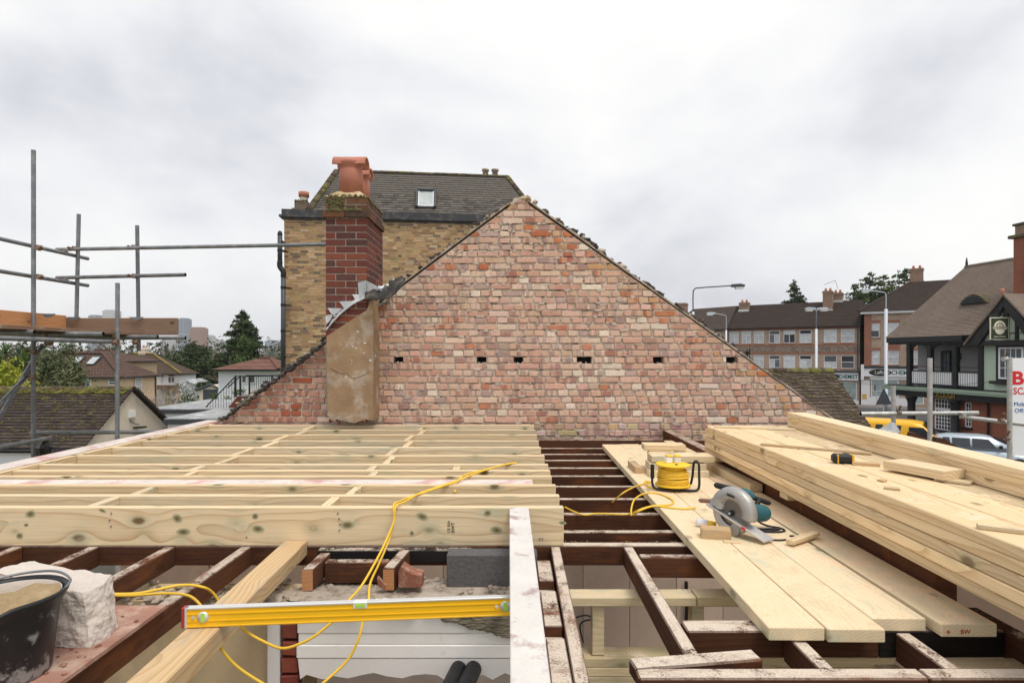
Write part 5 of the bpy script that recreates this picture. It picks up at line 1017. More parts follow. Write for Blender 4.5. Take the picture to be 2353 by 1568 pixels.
bar('front_handle', (-.105, .0, .252), (-.02, .03, .240), .017, M['rubber']); bar('handle_bracket', (-.05, .012, .215), (-.03, .02, .24), .013, M['rubber']); bar('rear_handle', (.0, .19, .178), (.06, .265, .145), .0145, M['rubber']); bar('handle_stem', (.03, .215, .165), (.025, .17, .125), .014, M['rubber']); bar('trigger', (.05, .165, .135), (.045, .155, .125), .007, M['redletter']); bar('depth_arm', (.07, .0, .115), (.10, .01, .085), .01, M['sawgrey'])
bar('dust_nozzle', (-.235, .03, .135), (-.12, .03, .15), .013, M['dirty_board'])
text(sw, 'lettering', 'Makita', M['ink'], -.012, -.0285, .215, .021, .048, .0006, .0006, (R(90), R(8), 0))
pg = thing('cable_plug', 'grey and yellow cable connector beside the saw base', 'connector', (1.0, 3.2, -.915)); mb = MB(); mb.tube([(-.0, 0, .012), (.05, -.008, .006), (.055, -.009, .006)], [.019, .019, .016], 14); mb.build('shell', M['signboard'], pg, True); mb = MB(); mb.tube([(.055, -.009, .006), (.10, -.016, .002)], [.017, .014], 14); mb.build('socket', M['yellowcable'], pg, True)
# tape measure
tm = thing('tape_measure', 'black and yellow tape measure on the big stack', 'tape measure', (*oz(1936, 1063, SZ), SZ), R(-12)); MB().box(-.055, .045, -.03, .03, .0, .05, .012).build('case', M['rubber'], tm)
mb = MB(); mb.box(-.036, -.028, -.0325, .0325, .002, .05, .003); mb.box(.036, .048, -.0325, .0325, .004, .05, .003); mb.build('yellow_guard', M['yellow'], tm); MB().box(.045, .12, -.012, .012, .004, .006).build('blade', M['rubber'], tm)
# ------------------------------------------------------------------ cables
def cable(lab, pts, mat='yellowcable', r=.0055, name='extension_cable', n=6):
    P = [onz(a, b, c) if c < 0 else W(a, b, c) for a, b, c in pts]; mb = MB(); mb.tube(smooth_pts(P, n), r, 8); return tag(mb.build(name, M[mat], None, True), lab, 'cable', 'yellow cables' if mat == 'yellowcable' else None)
zt = ZN + .007
cable('upper yellow cable strand draped over the new joists and hanging down', [(1188, 1062, zt), (1150, 1069, zt), (1100, 1084, zt), (1063, 1098, zt), (1020, 1113, zt), (975, 1128, zt), (955, 1137, zt), (930, 1152, zt), (909, 1162, 2.99), (905, 1195, 2.97), (893, 1240, 2.93), (870, 1295, 2.8), (850, 1340, 2.65), (846, 1385, 2.5), (834, 1426, 2.45), (822, 1470, 2.42), (798, 1515, 2.4), (744, 1566, 2.35), (690, 1610, 2.3)])
cable('second yellow cable strand twisted beside it and looping left', [(1188, 1062, zt), (1160, 1066, zt), (1120, 1077, zt), (1085, 1085, zt), (1064, 1092, zt), (1050, 1105, zt), (1020, 1115, zt), (985, 1127, zt), (945, 1140, zt), (920, 1150, zt), (904, 1160, 2.985), (905, 1195, 2.96), (888, 1238, 2.9), (865, 1285, 2.75), (830, 1345, 2.6), (800, 1380, 2.45), (786, 1408, 2.4), (762, 1428, 2.38), (725, 1458, 2.36), (690, 1477, 2.35), (648, 1488, 2.35), (605, 1472, 2.38), (560, 1445, 2.4), (516, 1400, 2.5), (490, 1362, 2.5), (463, 1347, -.962), (415, 1343, -.962), (340, 1358, -.962), (297, 1363, -.962), (226, 1362, -.962), (120, 1355, -.962)])
cable('short yellow cable drop between the joists', [(1064, 1092, zt), (1055, 1100, zt - .002), (1049, 1115, 3.63), (1044, 1130, 3.50)])
cable('lower yellow cable curving off the ply side', [(120, 1360, -.95), (226, 1365, -.95), (297, 1367, -.95), (370, 1362, -.95), (424, 1365, -.95), (450, 1378, -.955), (470, 1405, 2.15), (490, 1450, 2.12), (510, 1491, 2.1), (545, 1530, 2.1), (602, 1568, 2.1), (660, 1600, 2.1)])
zp = -.922; zo = -.968
cable('yellow reel cable leading off the plank edge to the old joists', [(1520, 1120, zp), (1500, 1121, zp), (1484, 1113, zp), (1482, 1105, zp), (1494, 1107, zp), (1470, 1113, zp), (1450, 1121, zp + .01), (1432, 1131, zp + .005), (1414, 1146, zo), (1400, 1160, zo - .06)])
cable('yellow cable loop on the planks running back under the joists', [(1450, 1184, zo), (1450, 1168, zo + .03), (1458, 1146, zp), (1480, 1133, zp), (1508, 1132, zp), (1536, 1142, zp), (1547, 1152, zp), (1536, 1159, zp), (1502, 1161, zp), (1474, 1168, zp), (1446, 1180, zo), (1410, 1180, zo), (1370, 1179, zo), (1342, 1182, zo), (1320, 1175, zo), (1297, 1164, zo)])
cable('yellow cable leading to the saw connector', [(1455, 1184, zo), (1470, 1172, zp), (1502, 1162, zp), (1536, 1165, zp), (1570, 1168, zp), (1598, 1165, zp + .006)])
zc = -.9245
def S2V(px, py): return (1455.3 + px * .1749, 1014.3 + py * .1749)
cable('coiled black rubber saw cord on the planks', [(*S2V(x, y), z_) for x, y, z_ in ((1620, 1030, zc + .05), (1700, 1080, zc + .015), (1800, 1110, zc), (1920, 1130, zc), (1985, 1165, zc), (1900, 1185, zc), (1700, 1180, zc), (1560, 1160, zc), (1440, 1110, zc), (1340, 1060, zc), (1440, 1085, zc + .008), (1600, 1140, zc + .008), (1780, 1140, zc + .008), (1930, 1140, zc + .008), (1800, 1165, zc + .004), (1590, 1165, zc), (1600, 1210, zc), (1680, 1255, zc), (1800, 1285, zc), (1950, 1290, zc), (2070, 1270, zc), (2110, 1240, zc), (2050, 1235, zc))], 'rubber', .0055, 'saw_cord')
# ink stamp on the front joist
ys_ = 3.0245
for txt, vx, sz in (('CE 024', 1034, .02), ('BWT', 1044, .024)):
    c = W(vx, 1222, ys_); adopt(text(None, 'lettering', txt, M['ink'], c.x, ys_, c.z, sz, None, .0003, 0, (R(90), R(-90), 0)), fj)
mbn = MB()
for vx, vy in ((776, 1178), (779, 1190), (781, 1203), (780, 1217), (256, 1178), (252, 1194), (255, 1208), (1240, 1236), (1246, 1236)): c = W(vx, vy, 3.025); mbn.tube([c, c + Vector((0, -.004, 0))], .004, 6)
adopt(tag(mbn.build('nail_heads', M['steel']), kind='stuff'), fj)
# ------------------------------------------------------------------ street-side buildings
def wall_holes(x0, x1, z0, z1, holes, y=0.0, rev=.1, th=.3):
    mb = MB(); X = sorted({x0, x1, *[h[0] for h in holes], *[h[1] for h in holes]}); Z = sorted({z0, z1, *[h[2] for h in holes], *[h[3] for h in holes]})
    X = [a for a in X if x0 <= a <= x1]; Z = [a for a in Z if z0 <= a <= z1]
    for i in range(len(X)-1):
        for j in range(len(Z)-1):
            cx, cz = (X[i]+X[i+1])/2, (Z[j]+Z[j+1])/2
            if any(h[0] < cx < h[1] and h[2] < cz < h[3] for h in holes): continue
            mb.add([(X[i], y, Z[j]), (X[i+1], y, Z[j]), (X[i+1], y, Z[j+1]), (X[i], y, Z[j+1])], [(0, 1, 2, 3)])
    for (a, b, c, d) in holes:
        mb.add([(a, y, c), (b, y, c), (b, y, d), (a, y, d), (a, y+rev, c), (b, y+rev, c), (b, y+rev, d), (a, y+rev, d)], [(0,4,5,1),(1,5,6,2),(2,6,7,3),(3,7,4,0)])
    return mb
def win(parent, x0, x1, z0, z1, y, style='sash', pane='curtain', t=.06, frame='upvc', name='window', bars=(2, 2)):
    mb = MB(); ya, yb = y + .03, y + .09
    mb.box(x0, x0 + t, ya, yb, z0, z1); mb.box(x1 - t, x1, ya, yb, z0, z1); mb.box(x0 + t, x1 - t, ya, yb, z0, z0 + t); mb.box(x0 + t, x1 - t, ya, yb, z1 - t, z1)
    P = []
    if style == 'sash': zm = (z0 + z1) / 2; mb.box(x0 + t, x1 - t, ya - .01, yb, zm - t/2, zm + t/2); P = [(x0+t, x1-t, z0+t, zm-t/2), (x0+t, x1-t, zm+t/2, z1-t)]
    elif style == 'casement':
        zm = z1 - (z1 - z0) * .3; xm = (x0 + x1) / 2; mb.box(x0 + t, x1 - t, ya, yb, zm - t/2, zm + t/2); mb.box(xm - t/2, xm + t/2, ya, yb, z0 + t, zm - t/2); P = [(x0+t, x1-t, zm+t/2, z1-t), (x0+t, xm-t/2, z0+t, zm-t/2), (xm+t/2, x1-t, z0+t, zm-t/2)]
    elif style == 'grid':
        nx_, nz_ = bars; w, h = (x1-x0-2*t)/nx_, (z1-z0-2*t)/nz_; g = .02
        for i in range(1, nx_): mb.box(x0+t+i*w-g, x0+t+i*w+g, ya, yb, z0+t, z1-t)
        for j in range(1, nz_): mb.box(x0+t, x1-t, ya-.004, yb, z0+t+j*h-g, z0+t+j*h+g)
        P = [(x0+t+i*w+(g if i else 0), x0+t+(i+1)*w-(g if i < nx_-1 else 0), z0+t+j*h+(g if j else 0), z0+t+(j+1)*h-(g if j < nz_-1 else 0)) for i in range(nx_) for j in range(nz_)]
    else: P = [(x0+t, x1-t, z0+t, z1-t)]
    fr = mb.build(name, M[frame], parent)
    for i, (a, b, c, d) in enumerate(P):
        pm = pane if isinstance(pane, str) else pane[i % len(pane)]; MB().box(a, b, y + .055, y + .075, c, d).build('pane', M[pm], fr)
    return fr
def courses(parent, x0, x1, y0, z0, y1, z1, n, mat, name='tile_courses', x0b=None, x1b=None):
    mb = MB(); sl = math.hypot(y1-y0, z1-z0); ny, nz_ = -(z1-z0)/sl, (y1-y0)/sl; x0b = x0 if x0b is None else x0b; x1b = x1 if x1b is None else x1b
    for i in range(n):
        a, b = i / n, (i + 1.25) / n; b = min(b, 1.0)
        pa = (y0+(y1-y0)*a, z0+(z1-z0)*a); pb = (y0+(y1-y0)*b, z0+(z1-z0)*b); h = .035
        xa0, xa1, xb0, xb1 = x0+(x0b-x0)*a, x1+(x1b-x1)*a, x0+(x0b-x0)*b, x1+(x1b-x1)*b
        mb.add([(xa0, pa[0], pa[1]), (xa1, pa[0], pa[1]), (xa1, pa[0]+ny*h, pa[1]+nz_*h), (xa0, pa[0]+ny*h, pa[1]+nz_*h), (xb0, pb[0]+ny*.004, pb[1]+nz_*.004), (xb1, pb[0]+ny*.004, pb[1]+nz_*.004)], [(0, 1, 2, 3), (3, 2, 5, 4)])
    return tag(mb.build(name, mat, parent), kind='stuff')
def stack_(parent_lab, cat, c, w, d, h0, h1, mat, pots=2, rz=0, name='terrace_chimney', flash=True, group=None):
    t = thing(name, parent_lab, cat, c, rz, group); MB().box(-w/2, w/2, -d/2, d/2, h0, h1, .01).build('shaft', M[mat], t); MB().box(-w/2-.06, w/2+.06, -d/2-.06, d/2+.06, h1 - .25, h1 - .1).build('band', M[mat], t)
    for i in range(pots): x = (i - (pots-1)/2) * w / max(pots, 1) * .95; MB().lathe([(0, h1), (.13, h1), (.11, h1 + .33), (.08, h1 + .33), (.09, h1+.2)], (x, 0, 0), 12).build('pot', M['pot'], t, True)
    if flash: MB().box(-w/2-.08, w/2+.08, -d/2-.1, d/2-.1, h0 + .25, h0 + .5).build('flashing', M['lead'], t)
    return t
# --- terrace wing
tw = thing('terrace_wing', 'two-storey brown brick terrace over shops with a long dark tiled roof', 'terrace', (25.5, 69.6, -5.3), TA)
def tx(V): r = (V-1176)/F; return (r*69.6-25.5)/(.823+.568*r)
TL = 13.37
H = []; specs = []
for V_, hw, stl, pu, pl in ((1686, .52, 'casement', 'curtain', 'curtain'), (1714, .52, 'casement', 'curtain', 'curtain'), (1743, .55, 'casement', 'curtain', 'curtain'), (1779, .58, 'casement', ('darkglass', 'glass', 'curtain'), ('darkglass', 'curtain', 'glass')), (1813, .6, 'casement', ('blind', 'darkglass', 'darkglass'), 'blind'), (1850, .6, 'casement', ('darkglass', 'blind', 'blind'), ('darkglass', 'blind', 'curtain')), (1907, .62, 'sash', 'blind', ('blind', 'glass')), (1947, .62, 'sash', 'curtain', ('glass', 'darkglass'))):
    x = tx(V_)
    for z0, z1, p in ((6.62, 8.05, pu), (3.85, 5.25, pl)): H.append((x - hw, x + hw, z0, z1)); specs.append((x - hw, x + hw, z0, z1, stl, p))
xs0 = 9.1
sh = (xs0 + .5, TL - .25, .5, 2.45)
wall_holes(0, TL, 0, 8.4, H + [sh]).build('wall', M['tbrick'], tw); MB().box(0, TL, .12, 8, 0, 8.4).build('core', M['tbrick'], tw)
for s in specs: win(tw, *s[:4], 0, s[4], s[5])
MB().box(0, TL, -.03, -.004, 8.1, 8.42).build('brick_band', M['tred'], tw); mb = MB(); mb.box(0, TL, -.03, -.004, 5.62, 6.3); mb.build('checker_band', M['tdark'], tw); MB().box(0, TL, -.035, -.004, 5.42, 5.6).build('brick_band', M['tred'], tw); MB().box(0, TL, -.036, -.004, 6.32, 6.5).build('brick_band', M['tred'], tw)
for s in specs: MB().box(s[0] - .05, s[1] + .05, -.06, -.002, s[2] - .1, s[2] - .004).build('sill', M['tred'], tw)
courses(tw, -.1, TL + .1, -.35, 8.40, 4.5, 11.4, 48, M['troof']); MB().prism_x([(-.3, 8.38), (4.5, 11.36), (9.3, 8.38)], -.05, TL + .05).build('roof', M['troof'], tw); MB().box(-.1, TL, -.45, -.33, 8.3, 8.42).build('gutter', M['black'], tw)
MB().tube([(TL - .15, -.1, 8.3), (TL - .15, -.1, 3.4)], .07, 8).build('downpipe', M['fascia'], tw)
MB().box(xs0, TL - .1, -.35, -.005, 2.62, 3.42).build('shop_fascia', M['signboard'], tw); MB().box(xs0 - .1, TL, -.42, -.005, 3.43, 3.62).build('fascia_cap', M['fascia'], tw); MB().box(xs0, TL - .05, -.12, -.005, .0, .48).build('stall_riser', M['white'], tw); win(tw, *sh[:2], .5, 2.45, -.03, 'grid', ('shopglass', 'glass'), .08, 'upvc', 'shop_window', (3, 1))
MB().box(xs0 - .05, xs0 + .42, -.15, -.005, .0, 2.6).build('pilaster', M['white'], tw)
V2 = tx(1925); text(tw, 'lettering', 'CHEMIST', M['greenink'], tx(1926), -.37, 2.82, .60, tx(1971) - tx(1926), .01, .006)
mb = MB(); mb.lathe([(0, -.36), (.55, -.36), (.55, -.355)], (tx(1914), 0, 3.02), 20, 'y'); mb.v = [(tx(1914) + (x - tx(1914)) * 1.2, y, 3.02 + (z_ - 3.02) * .5) for x, y, z_ in mb.v]; mb.build('oval_badge', M['ink'], tw)
# --- taller block with the chemist
tb = thing('corner_block', 'taller brown brick block with hipped roof over the chemist shop', 'terrace', (25.5 + .823*TL + .284, 69.6 - .568*TL - .41, -5.3), TA)
def tx2(V): r = (V-1176)/F; ox, oy = tb.location.x, tb.location.y; return (r*oy-ox)/(.823+.568*r)
BL = 11.0; H = []; specs = []
for a, b, pu, pl in ((1997, 2020, ('darkglass', 'blind'), 'blind'), (2040, 2064, 'blind', 'curtain'), (2083, 2108, 'blind', 'curtain'), (2128, 2150, 'curtain', 'curtain')):
    for z0, z1, p in ((7.1, 8.58, pu), (4.32, 5.75, pl)): s = (tx2(a), tx2(b), z0, z1); H.append(s); specs.append((*s, p))
sh = (tx2(2001), tx2(2064), .95, 2.75); sh2 = (tx2(2098), tx2(2122), .4, 2.75)
wall_holes(0, BL, 0, 9.7, H + [sh, sh2]).build('wall', M['tbrick'], tb); MB().box(0, BL, .12, 9, 0, 9.7).build('core', M['tbrick'], tb)
for s in specs:
    win(tb, *s[:4], 0, 'sash', s[4]); MB().box(s[0] - .1, s[1] + .1, -.03, -.002, s[3] + .004, s[3] + .3).build('brick_arch', M['tred'], tb); MB().box(s[0] - .06, s[1] + .06, -.06, -.002, s[2] - .12, s[2] - .004).build('sill', M['tred'], tb)
mb = MB(); mb.box(-.03, .62, -.04, -.003, 3.9, 9.5); mb.box(tx2(2036), tx2(2068), -.025, -.0025, 5.76 + .32, 6.95); mb.build('brick_quoin', M['tred'], tb)
MB().box(-.35, BL + .3, -.4, -.004, 9.55, 9.78).build('white_soffit', M['white'], tb)
rb = MB(); e = .5; rz_ = 13.1; rb.add([(-e, -e, 9.8), (BL+e, -e, 9.8), (BL+e, 10, 9.8), (-e, 10, 9.8), (3.9, 4.9, rz_), (BL - 2, 4.9, rz_)], [(0,1,5,4),(1,2,5),(2,3,4,5),(3,0,4)]); rb.build('roof', M['troof'], tb)
courses(tb, -.55, BL + .55, -.55, 9.80, 4.9, rz_ + .03, 52, M['troof'], 'tile_courses', 3.9, BL - 2)
ridge_run(tb, (-.55, -.55, 9.85), (3.9, 4.9, rz_ + .03), 22, .13, M['troof'], 'hip_tile')
MB().box(tx2(1984), tx2(2140), -.3, -.005, 3.1, 3.92).build('shop_fascia', M['signboard'], tb); MB().box(tx2(1982), tx2(2145), -.4, -.005, 3.93, 4.15).build('fascia_cap', M['fascia'], tb); mb = MB(); mb.box(tx2(1978), tx2(1985), -.45, -.005, 2.7, 4.3, .02); mb.build('console', M['upvc'], tb); MB().box(tx2(1978), tx2(1998), -.1, -.005, .0, 2.68).build('pilaster', M['upvc'], tb); MB().box(tx2(1998), tx2(2096), -.1, -.005, .0, .93).build('stall_riser', M['upvc'], tb); MB().box(tx2(1998), tx2(2130), -.12, -.005, 2.77, 3.08).build('transom', M['upvc'], tb)
win(tb, *sh, -.04, 'grid', ('shopglass',), .08, 'upvc', 'shop_window', (2, 3)); win(tb, *sh2, -.04, 'grid', ('shopglass', 'blind'), .08, 'upvc', 'shop_window', (1, 2))
zt_ = 3.30; ov = MB(); cxo = (tx2(1993) + tx2(2046)) / 2 + .1; ov.lathe([(0, -.315), (.45, -.315), (.45, -.3)], (0, 0, 0), 28, 'y'); ov.v = [(cxo + x * 2.2, y, 3.5 + z_ * .78) for x, y, z_ in ov.v]; ov.build('oval_badge', M['ink'], tb)
text(tb, 'lettering', 'Lafford', M['signboard'], tx2(2010), -.335, 3.36, .5, tx2(2043) - tx2(2010), .008); text(tb, 'lettering', 'CHEMIST', M['greenink'], tx2(2048), -.315, 3.3, .62, tx2(2104) - tx2(2048), .01, .006)
mb = MB(); 
for i in range(5): mb.blob((tx2(1995) + .25 + i * .12, -.33, 3.5 + .1 * math.sin(i * 2)), (.1, .02, .1)); 
mb.build('leaf_emblem', M['leaf_palm'], tb)
tl = thing('terrace_end_house', 'brown brick house at the left end of the terrace with hipped roof', 'terrace', (25.5 - .823*7.0 - .2, 69.6 + .568*7.0 - .3, -5.3), TA)
wall_holes(0, 6.9, 0, 8.3, [(5.3, 6.2, 6.5, 7.9), (3.3, 4.2, 6.5, 7.9)]).build('wall', M['tbrick'], tl); MB().box(0, 6.9, .12, 8, 0, 8.3).build('core', M['tbrick'], tl); win(tl, 5.3, 6.2, 6.5, 7.9, 0, 'sash', 'glass'); win(tl, 3.3, 4.2, 6.5, 7.9, 0, 'sash', 'glass'); MB().box(4.6, 5.1, -.02, -.003, 3, 8.2).build('brick_quoin', M['tred'], tl)
rb = MB(); rb.add([(-.4, -.4, 8.3), (7.0, -.4, 8.3), (7.0, 9, 8.3), (-.4, 9, 8.3), (1.6, 4.3, 11.2), (7.0, 4.3, 11.35)], [(0,1,5,4),(1,2,5),(2,3,4,5),(3,0,4)]); rb.build('roof', M['troof'], tl); MB().box(-.4, 6.9, -.45, -.3, 8.2, 8.32).build('gutter', M['black'], tl)
Rz = Matrix.Rotation(TA, 3, 'Z')
def tpos(x, y): v_ = Rz @ Vector((x, y, 0)); return (25.5 + v_.x, 69.6 + v_.y, -5.3)
stack_('larger brick chimney stack rising from the terrace roof slope', 'chimney', tpos(tx(1893), 3.3), .95, 1.2, 9.9, 12.5, 'stackbrick', 2, TA); stack_('brick chimney stack with aerial on the terrace ridge', 'chimney', tpos(tx(1913), 4.8), .95, .9, 11, 12.4, 'stackbrick', 2, TA); stack_('small chimney stack with two red pots near the terrace left end', 'chimney', tpos(tx(1697) - .2, 3.6), 1.05, .9, 10.3, 11.7, 'stackbrick', 2, TA); stack_('plain square stack on the terrace end house', 'chimney', tpos(-6.3, 2.6), 1.0, 1.0, 9.3, 11.9, 'stackbrick', 0, TA); stack_('chimney stack with two pots on the corner block ridge', 'chimney', tpos(TL + tx2(2118), 5.4), 1.2, .9, 12.2, 14.6, 'stackbrick', 2, TA)
an = MB(); p = Vector(tpos(tx(1913), 4.8)) + Vector((0, 0, 12.8)); an.tube([p, p + Vector((-.3, 0, 1.0))], .02, 5); an.tube([p + Vector((-.3, 0, 1.0)), p + Vector((-1.6, 0, .5))], .015, 5)
for i in range(7): q_ = p + Vector((-.4 - i * .17, 0, .96 - i * .066)); an.tube([q_ + Vector((0, 0, -.1)), q_ + Vector((0, 0, .1))], .01, 4)
tag(an.build('roof_aerial', M['fascia']), 'television aerial on the terrace chimney', 'aerial')
# --- the pub
PR = math.atan2(-.99, .143); pb = thing('pub', 'black timbered pub with balcony, pale green render and red brick ground floor', 'pub', (27.7, 42, -5.3), PR)
cp_, sp_ = math.cos(PR), math.sin(PR)
def pu(V, w=0.0):
    r = (V-1176)/F; ox, oy = 27.7 - sp_*w, 42 + cp_*w; return (r*oy-ox)/(cp_-r*sp_)
U1 = 14.0
MB().box(-.1, U1, 1.4, 10, 3.25, 6.6).build('upper_back_wall', M['greyrender'], pb)
rb = MB(); rb.add([(-.75, -.5, 6.5), (U1, -.5, 6.5), (U1, 12.4, 6.5), (-.75, 12.4, 6.5), (-.75, 6, 11.7), (U1, 6, 11.7)], [(0,1,5,4),(2,3,4,5),(3,0,4),(1,2,5)]); rb.build('roof', M['proof'], pb)
courses(pb, -.85, U1, -.55, 6.52, 6, 11.76, 58, M['proof'])
mb = MB(); 
for i in range(70): x = -.75 + i * .15; mb.lathe([(0, 11.95), (.05, 11.9), (.05, 11.75)], (x, 6, 0), 6)
mb.build('ridge_crest', M['oldstack'], pb); MB().box(-.8, U1, 5.88, 6.12, 11.65, 11.85).build('ridge', M['oldstack'], pb); mb = MB(); mb.lathe([(.1, 11.7), (.08, 12.1), (.03, 12.45), (0, 12.5)], (-.7, 6, 0), 10); mb.build('finial', M['black'], pb)
mb = MB(); mb.box(-.75, 5.35, -.55, -.38, 6.18, 6.52); mb.box(-.75, 5.35, -.36, .1, 6.05, 6.3); mb.build('eaves_beam', M['black'], pb)
posts = [pu(2090), pu(2137), pu(2196), pu(2256)]
for i, x in enumerate(posts): MB().box(x - .16, x + .16, -.16, .16, 3.2, 6.2, .02).build('balcony_post', M['black'], pb)
for i in range(len(posts) - 1):
    a, b = posts[i] + .16, posts[i+1] - .16; n = 10; poly = [(a, 6.1)] + [(a + (b-a)*t/n, 5.75 + .28 * math.sin(math.pi * t / n)) for t in range(n+1)] + [(b, 6.1)]; MB().prism(poly, -.1, .1).build('arched_brace', M['black'], pb)
    mb = MB(); mb.box(a, b, -.06, .06, 4.18, 4.26); mb.box(a, b, -.06, .06, 3.28, 3.36); mb.build('balcony_rail', M['black'], pb); MB().tube([(a, 0, 4.52), (b, 0, 4.52)], .025, 6).build('top_rail', M['black'], pb)
    k_ = int((b - a) / .155)
    for j in range(k_): x = a + (j + .5) * (b - a) / k_; MB().box(x - .052, x + .052, -.02, .02, 3.37, 4.17).build('baluster', M['upvc'], pb)
mb = MB(); mb.box(-.9, U1, -.55, 1.4, 3.0, 3.2); mb.build('balcony_floor', M['black'], pb); mb = MB(); mb.box(-1.0, U1, -.68, -.56, 2.98, 3.14); mb.box(-1.0, U1, -.62, -.56, 2.86, 2.97); mb.build('gutter', M['greenpaint'], pb)
xd = pu(2175, 1.3); MB().box(xd - .5, xd + .5, 1.30, 1.39, 3.25, 5.6).build('balcony_door', M['black'], pb); win(pb, xd - .3, xd + .3, 3.4, 5.5, 1.2, 'grid', 'glass', .08, 'black', 'door_glazing', (2, 3))
MB().box(pu(2256) + .17, U1, -.06, 1.39, 3.21, 6.5).build('bay_wall', M['greenrender'], pb)
MB().box(-.6, U1, -.3, .4, 2.45, 2.98).build('fascia', M['black'], pb)
text(pb, 'lettering', 'THE PLOUGH', M['gold'], pu(2128, -.3), -.33, 2.52, .52, pu(2193.5, -.3) - pu(2128, -.3), .012)
for x in (pu(2092), pu(2192, .0)): mb = MB(); mb.lathe([(0, 0), (.34, 0), (.34, .3), (.25, .4), (.24, 2.0), (.3, 2.2), (.36, 2.3), (.36, 2.45), (0, 2.45)], (x, .05, 0), 16); mb.build('column', M['black'], pb, True)
gx0, gx1 = pu(2146, .4), pu(2184, .4); sx0, sx1 = pu(2216, .4), pu(2231, .4)
gh = [(gx0, gx1, .3, 2.42), (sx0, sx1, .75, 2.3)]
wall_holes(pu(2135, .4), U1, 0, 2.6, gh, .4).build('ground_floor_wall', M['pubbrick'], pb); MB().box(pu(2135, .4), U1, .6, 10, 0, 3).build('core', M['soot_and_shade'], pb); MB().box(pu(2135, .4), U1, .36, .397, 0, .35).build('plinth', M['black'], pb)
win(pb, gx0, gx1, .3, 1.72, .4, 'grid', 'darkglass', .09, 'upvc', 'window', (5, 5)); win(pb, gx0, gx1, 1.73, 2.42, .4, 'grid', 'darkglass', .07, 'upvc', 'window', (5, 2)); win(pb, sx0, sx1, .75, 2.3, .4, 'grid', 'darkglass', .07, 'upvc', 'window', (2, 5)); MB().box(sx0 - .1, sx1 + .1, .25, .42, .6, .74).build('sill', M['black'], pb)
MB().tube(smooth_pts([(pu(2246), -.1, 2.9), (pu(2256), .1, 2.6), (pu(2259), .3, 2.3), (pu(2259), .3, 0)], 4), .06, 8).build('downpipe', M['black'], pb); MB().tube([(pu(2259), -.1, 6.1), (pu(2259), -.1, 3.2)], .05, 8).build('downpipe', M['black'], pb)
# front gable with barge boards
g0, gc, g1 = pu(2229, -.5), pu(2313, -.5), 2 * pu(2313, -.5) - pu(2229, -.5); gz0, gz1 = 6.15, 8.62
MB().prism([(g0 + .4, gz0), (g1 - .4, gz0), (gc, gz1 - .3)], -.5, 1.0).build('gable_panel', M['greenrender'], pb)
for s in (1, -1):
    a = (g0 if s > 0 else g1); L_ = [(a, gz0 - .25), (gc, gz1), (gc, gz1 - .55), (a + s * .75, gz0 - .25)]; MB().prism(L_, -.75, -.55).build('barge_board', M['black'], pb)
    mb = MB(); mb.add([(a - s*.2, -.85, gz0 - .2), (gc, -.85, gz1 + .12), (gc, 5, gz1 + .12), (a - s*.2, 5, gz0 - .2)], [(0, 1, 2, 3)]); o = mb.build('gable_roof', M['proof'], pb); o.modifiers.new('thickness', 'SOLIDIFY').thickness = .1
mb = MB(); mb.box(gc - .14, gc + .14, -.62, -.505, gz0, gz1 - .6); mb.box(gc + .55, gc + .7, -.62, -.505, gz0, gz1 - 1.2); mb.box(gc - .95, gc - .8, -.62, -.505, gz0, gz1 - 1.4); mb.build('stud_timbers', M['black'], pb); MB().box(g0 + .5, g1, -.68, -.505, 5.85, 6.14).build('jetty_beam', M['black'], pb); mb = MB(); mb.lathe([(.06, 0), (.07, .15), (.11, .3), (.08, .42), (0, .45)], (gc, -.8, gz1 + .05), 10); mb.build('gable_finial', M['pot'], pb, True)
bx = pu(2296, -.1); wz = (3.9, 5.75); MB().box(bx - .2, bx + 3.2, -.14, -.062, wz[0] - .12, wz[1] + .12).build('bay_frame', M['black'], pb); win(pb, bx, bx + 1.45, wz[0], wz[1], -.22, 'grid', 'glass', .1, 'upvc', 'window', (4, 3)); win(pb, bx + 1.5, bx + 3, wz[0], wz[1], -.22, 'grid', 'glass', .1, 'upvc', 'window', (4, 3)); MB().box(bx - .4, bx + 3.4, -.4, -.062, wz[0] - .3, wz[0] - .125).build('sill', M['black'], pb)
MB().box(pu(2199, 1.3) - .3, pu(2199, 1.3) + .2, 1.2, 1.39, 5.0, 5.4).build('lantern', M['fascia'], pb)
# eyebrow vent
ve = MB(); vx_ = pu(2243, 2.2); zc_ = 6.5 + (2.2 + .5) * .8; n = 12; prof = [(vx_ - 1.0 + 2.0 * i / n, zc_ + .62 * math.sin(math.pi * i / n)) for i in range(n + 1)]
ve.prism(prof, 1.9, 4.0); vt_ = ve.build('eyebrow_vent', M['ridge'], pb); mb = MB(); pf = [(vx_ + (x - vx_) * .86, zc_ + (z_ - zc_) * .82 + .02) for x, z_ in prof]; mb.prism(pf, 1.86, 1.9); mb.build('louvre', M['black'], vt_)
for i in range(4): w_ = .8 * math.cos(math.asin(min(.95, (i + .6) / 4.6))); mb = MB(); mb.box(vx_ - w_, vx_ + w_, 1.80, 1.859, zc_ + .08 + i * .11, zc_ + .12 + i * .11); mb.build('slat', M['fascia'], vt_)
pk = Rz  # pub chimney
def ppos(u_, w_): return (27.7 + cp_*u_ - sp_*w_, 42 + sp_*u_ + cp_*w_, -5.3)
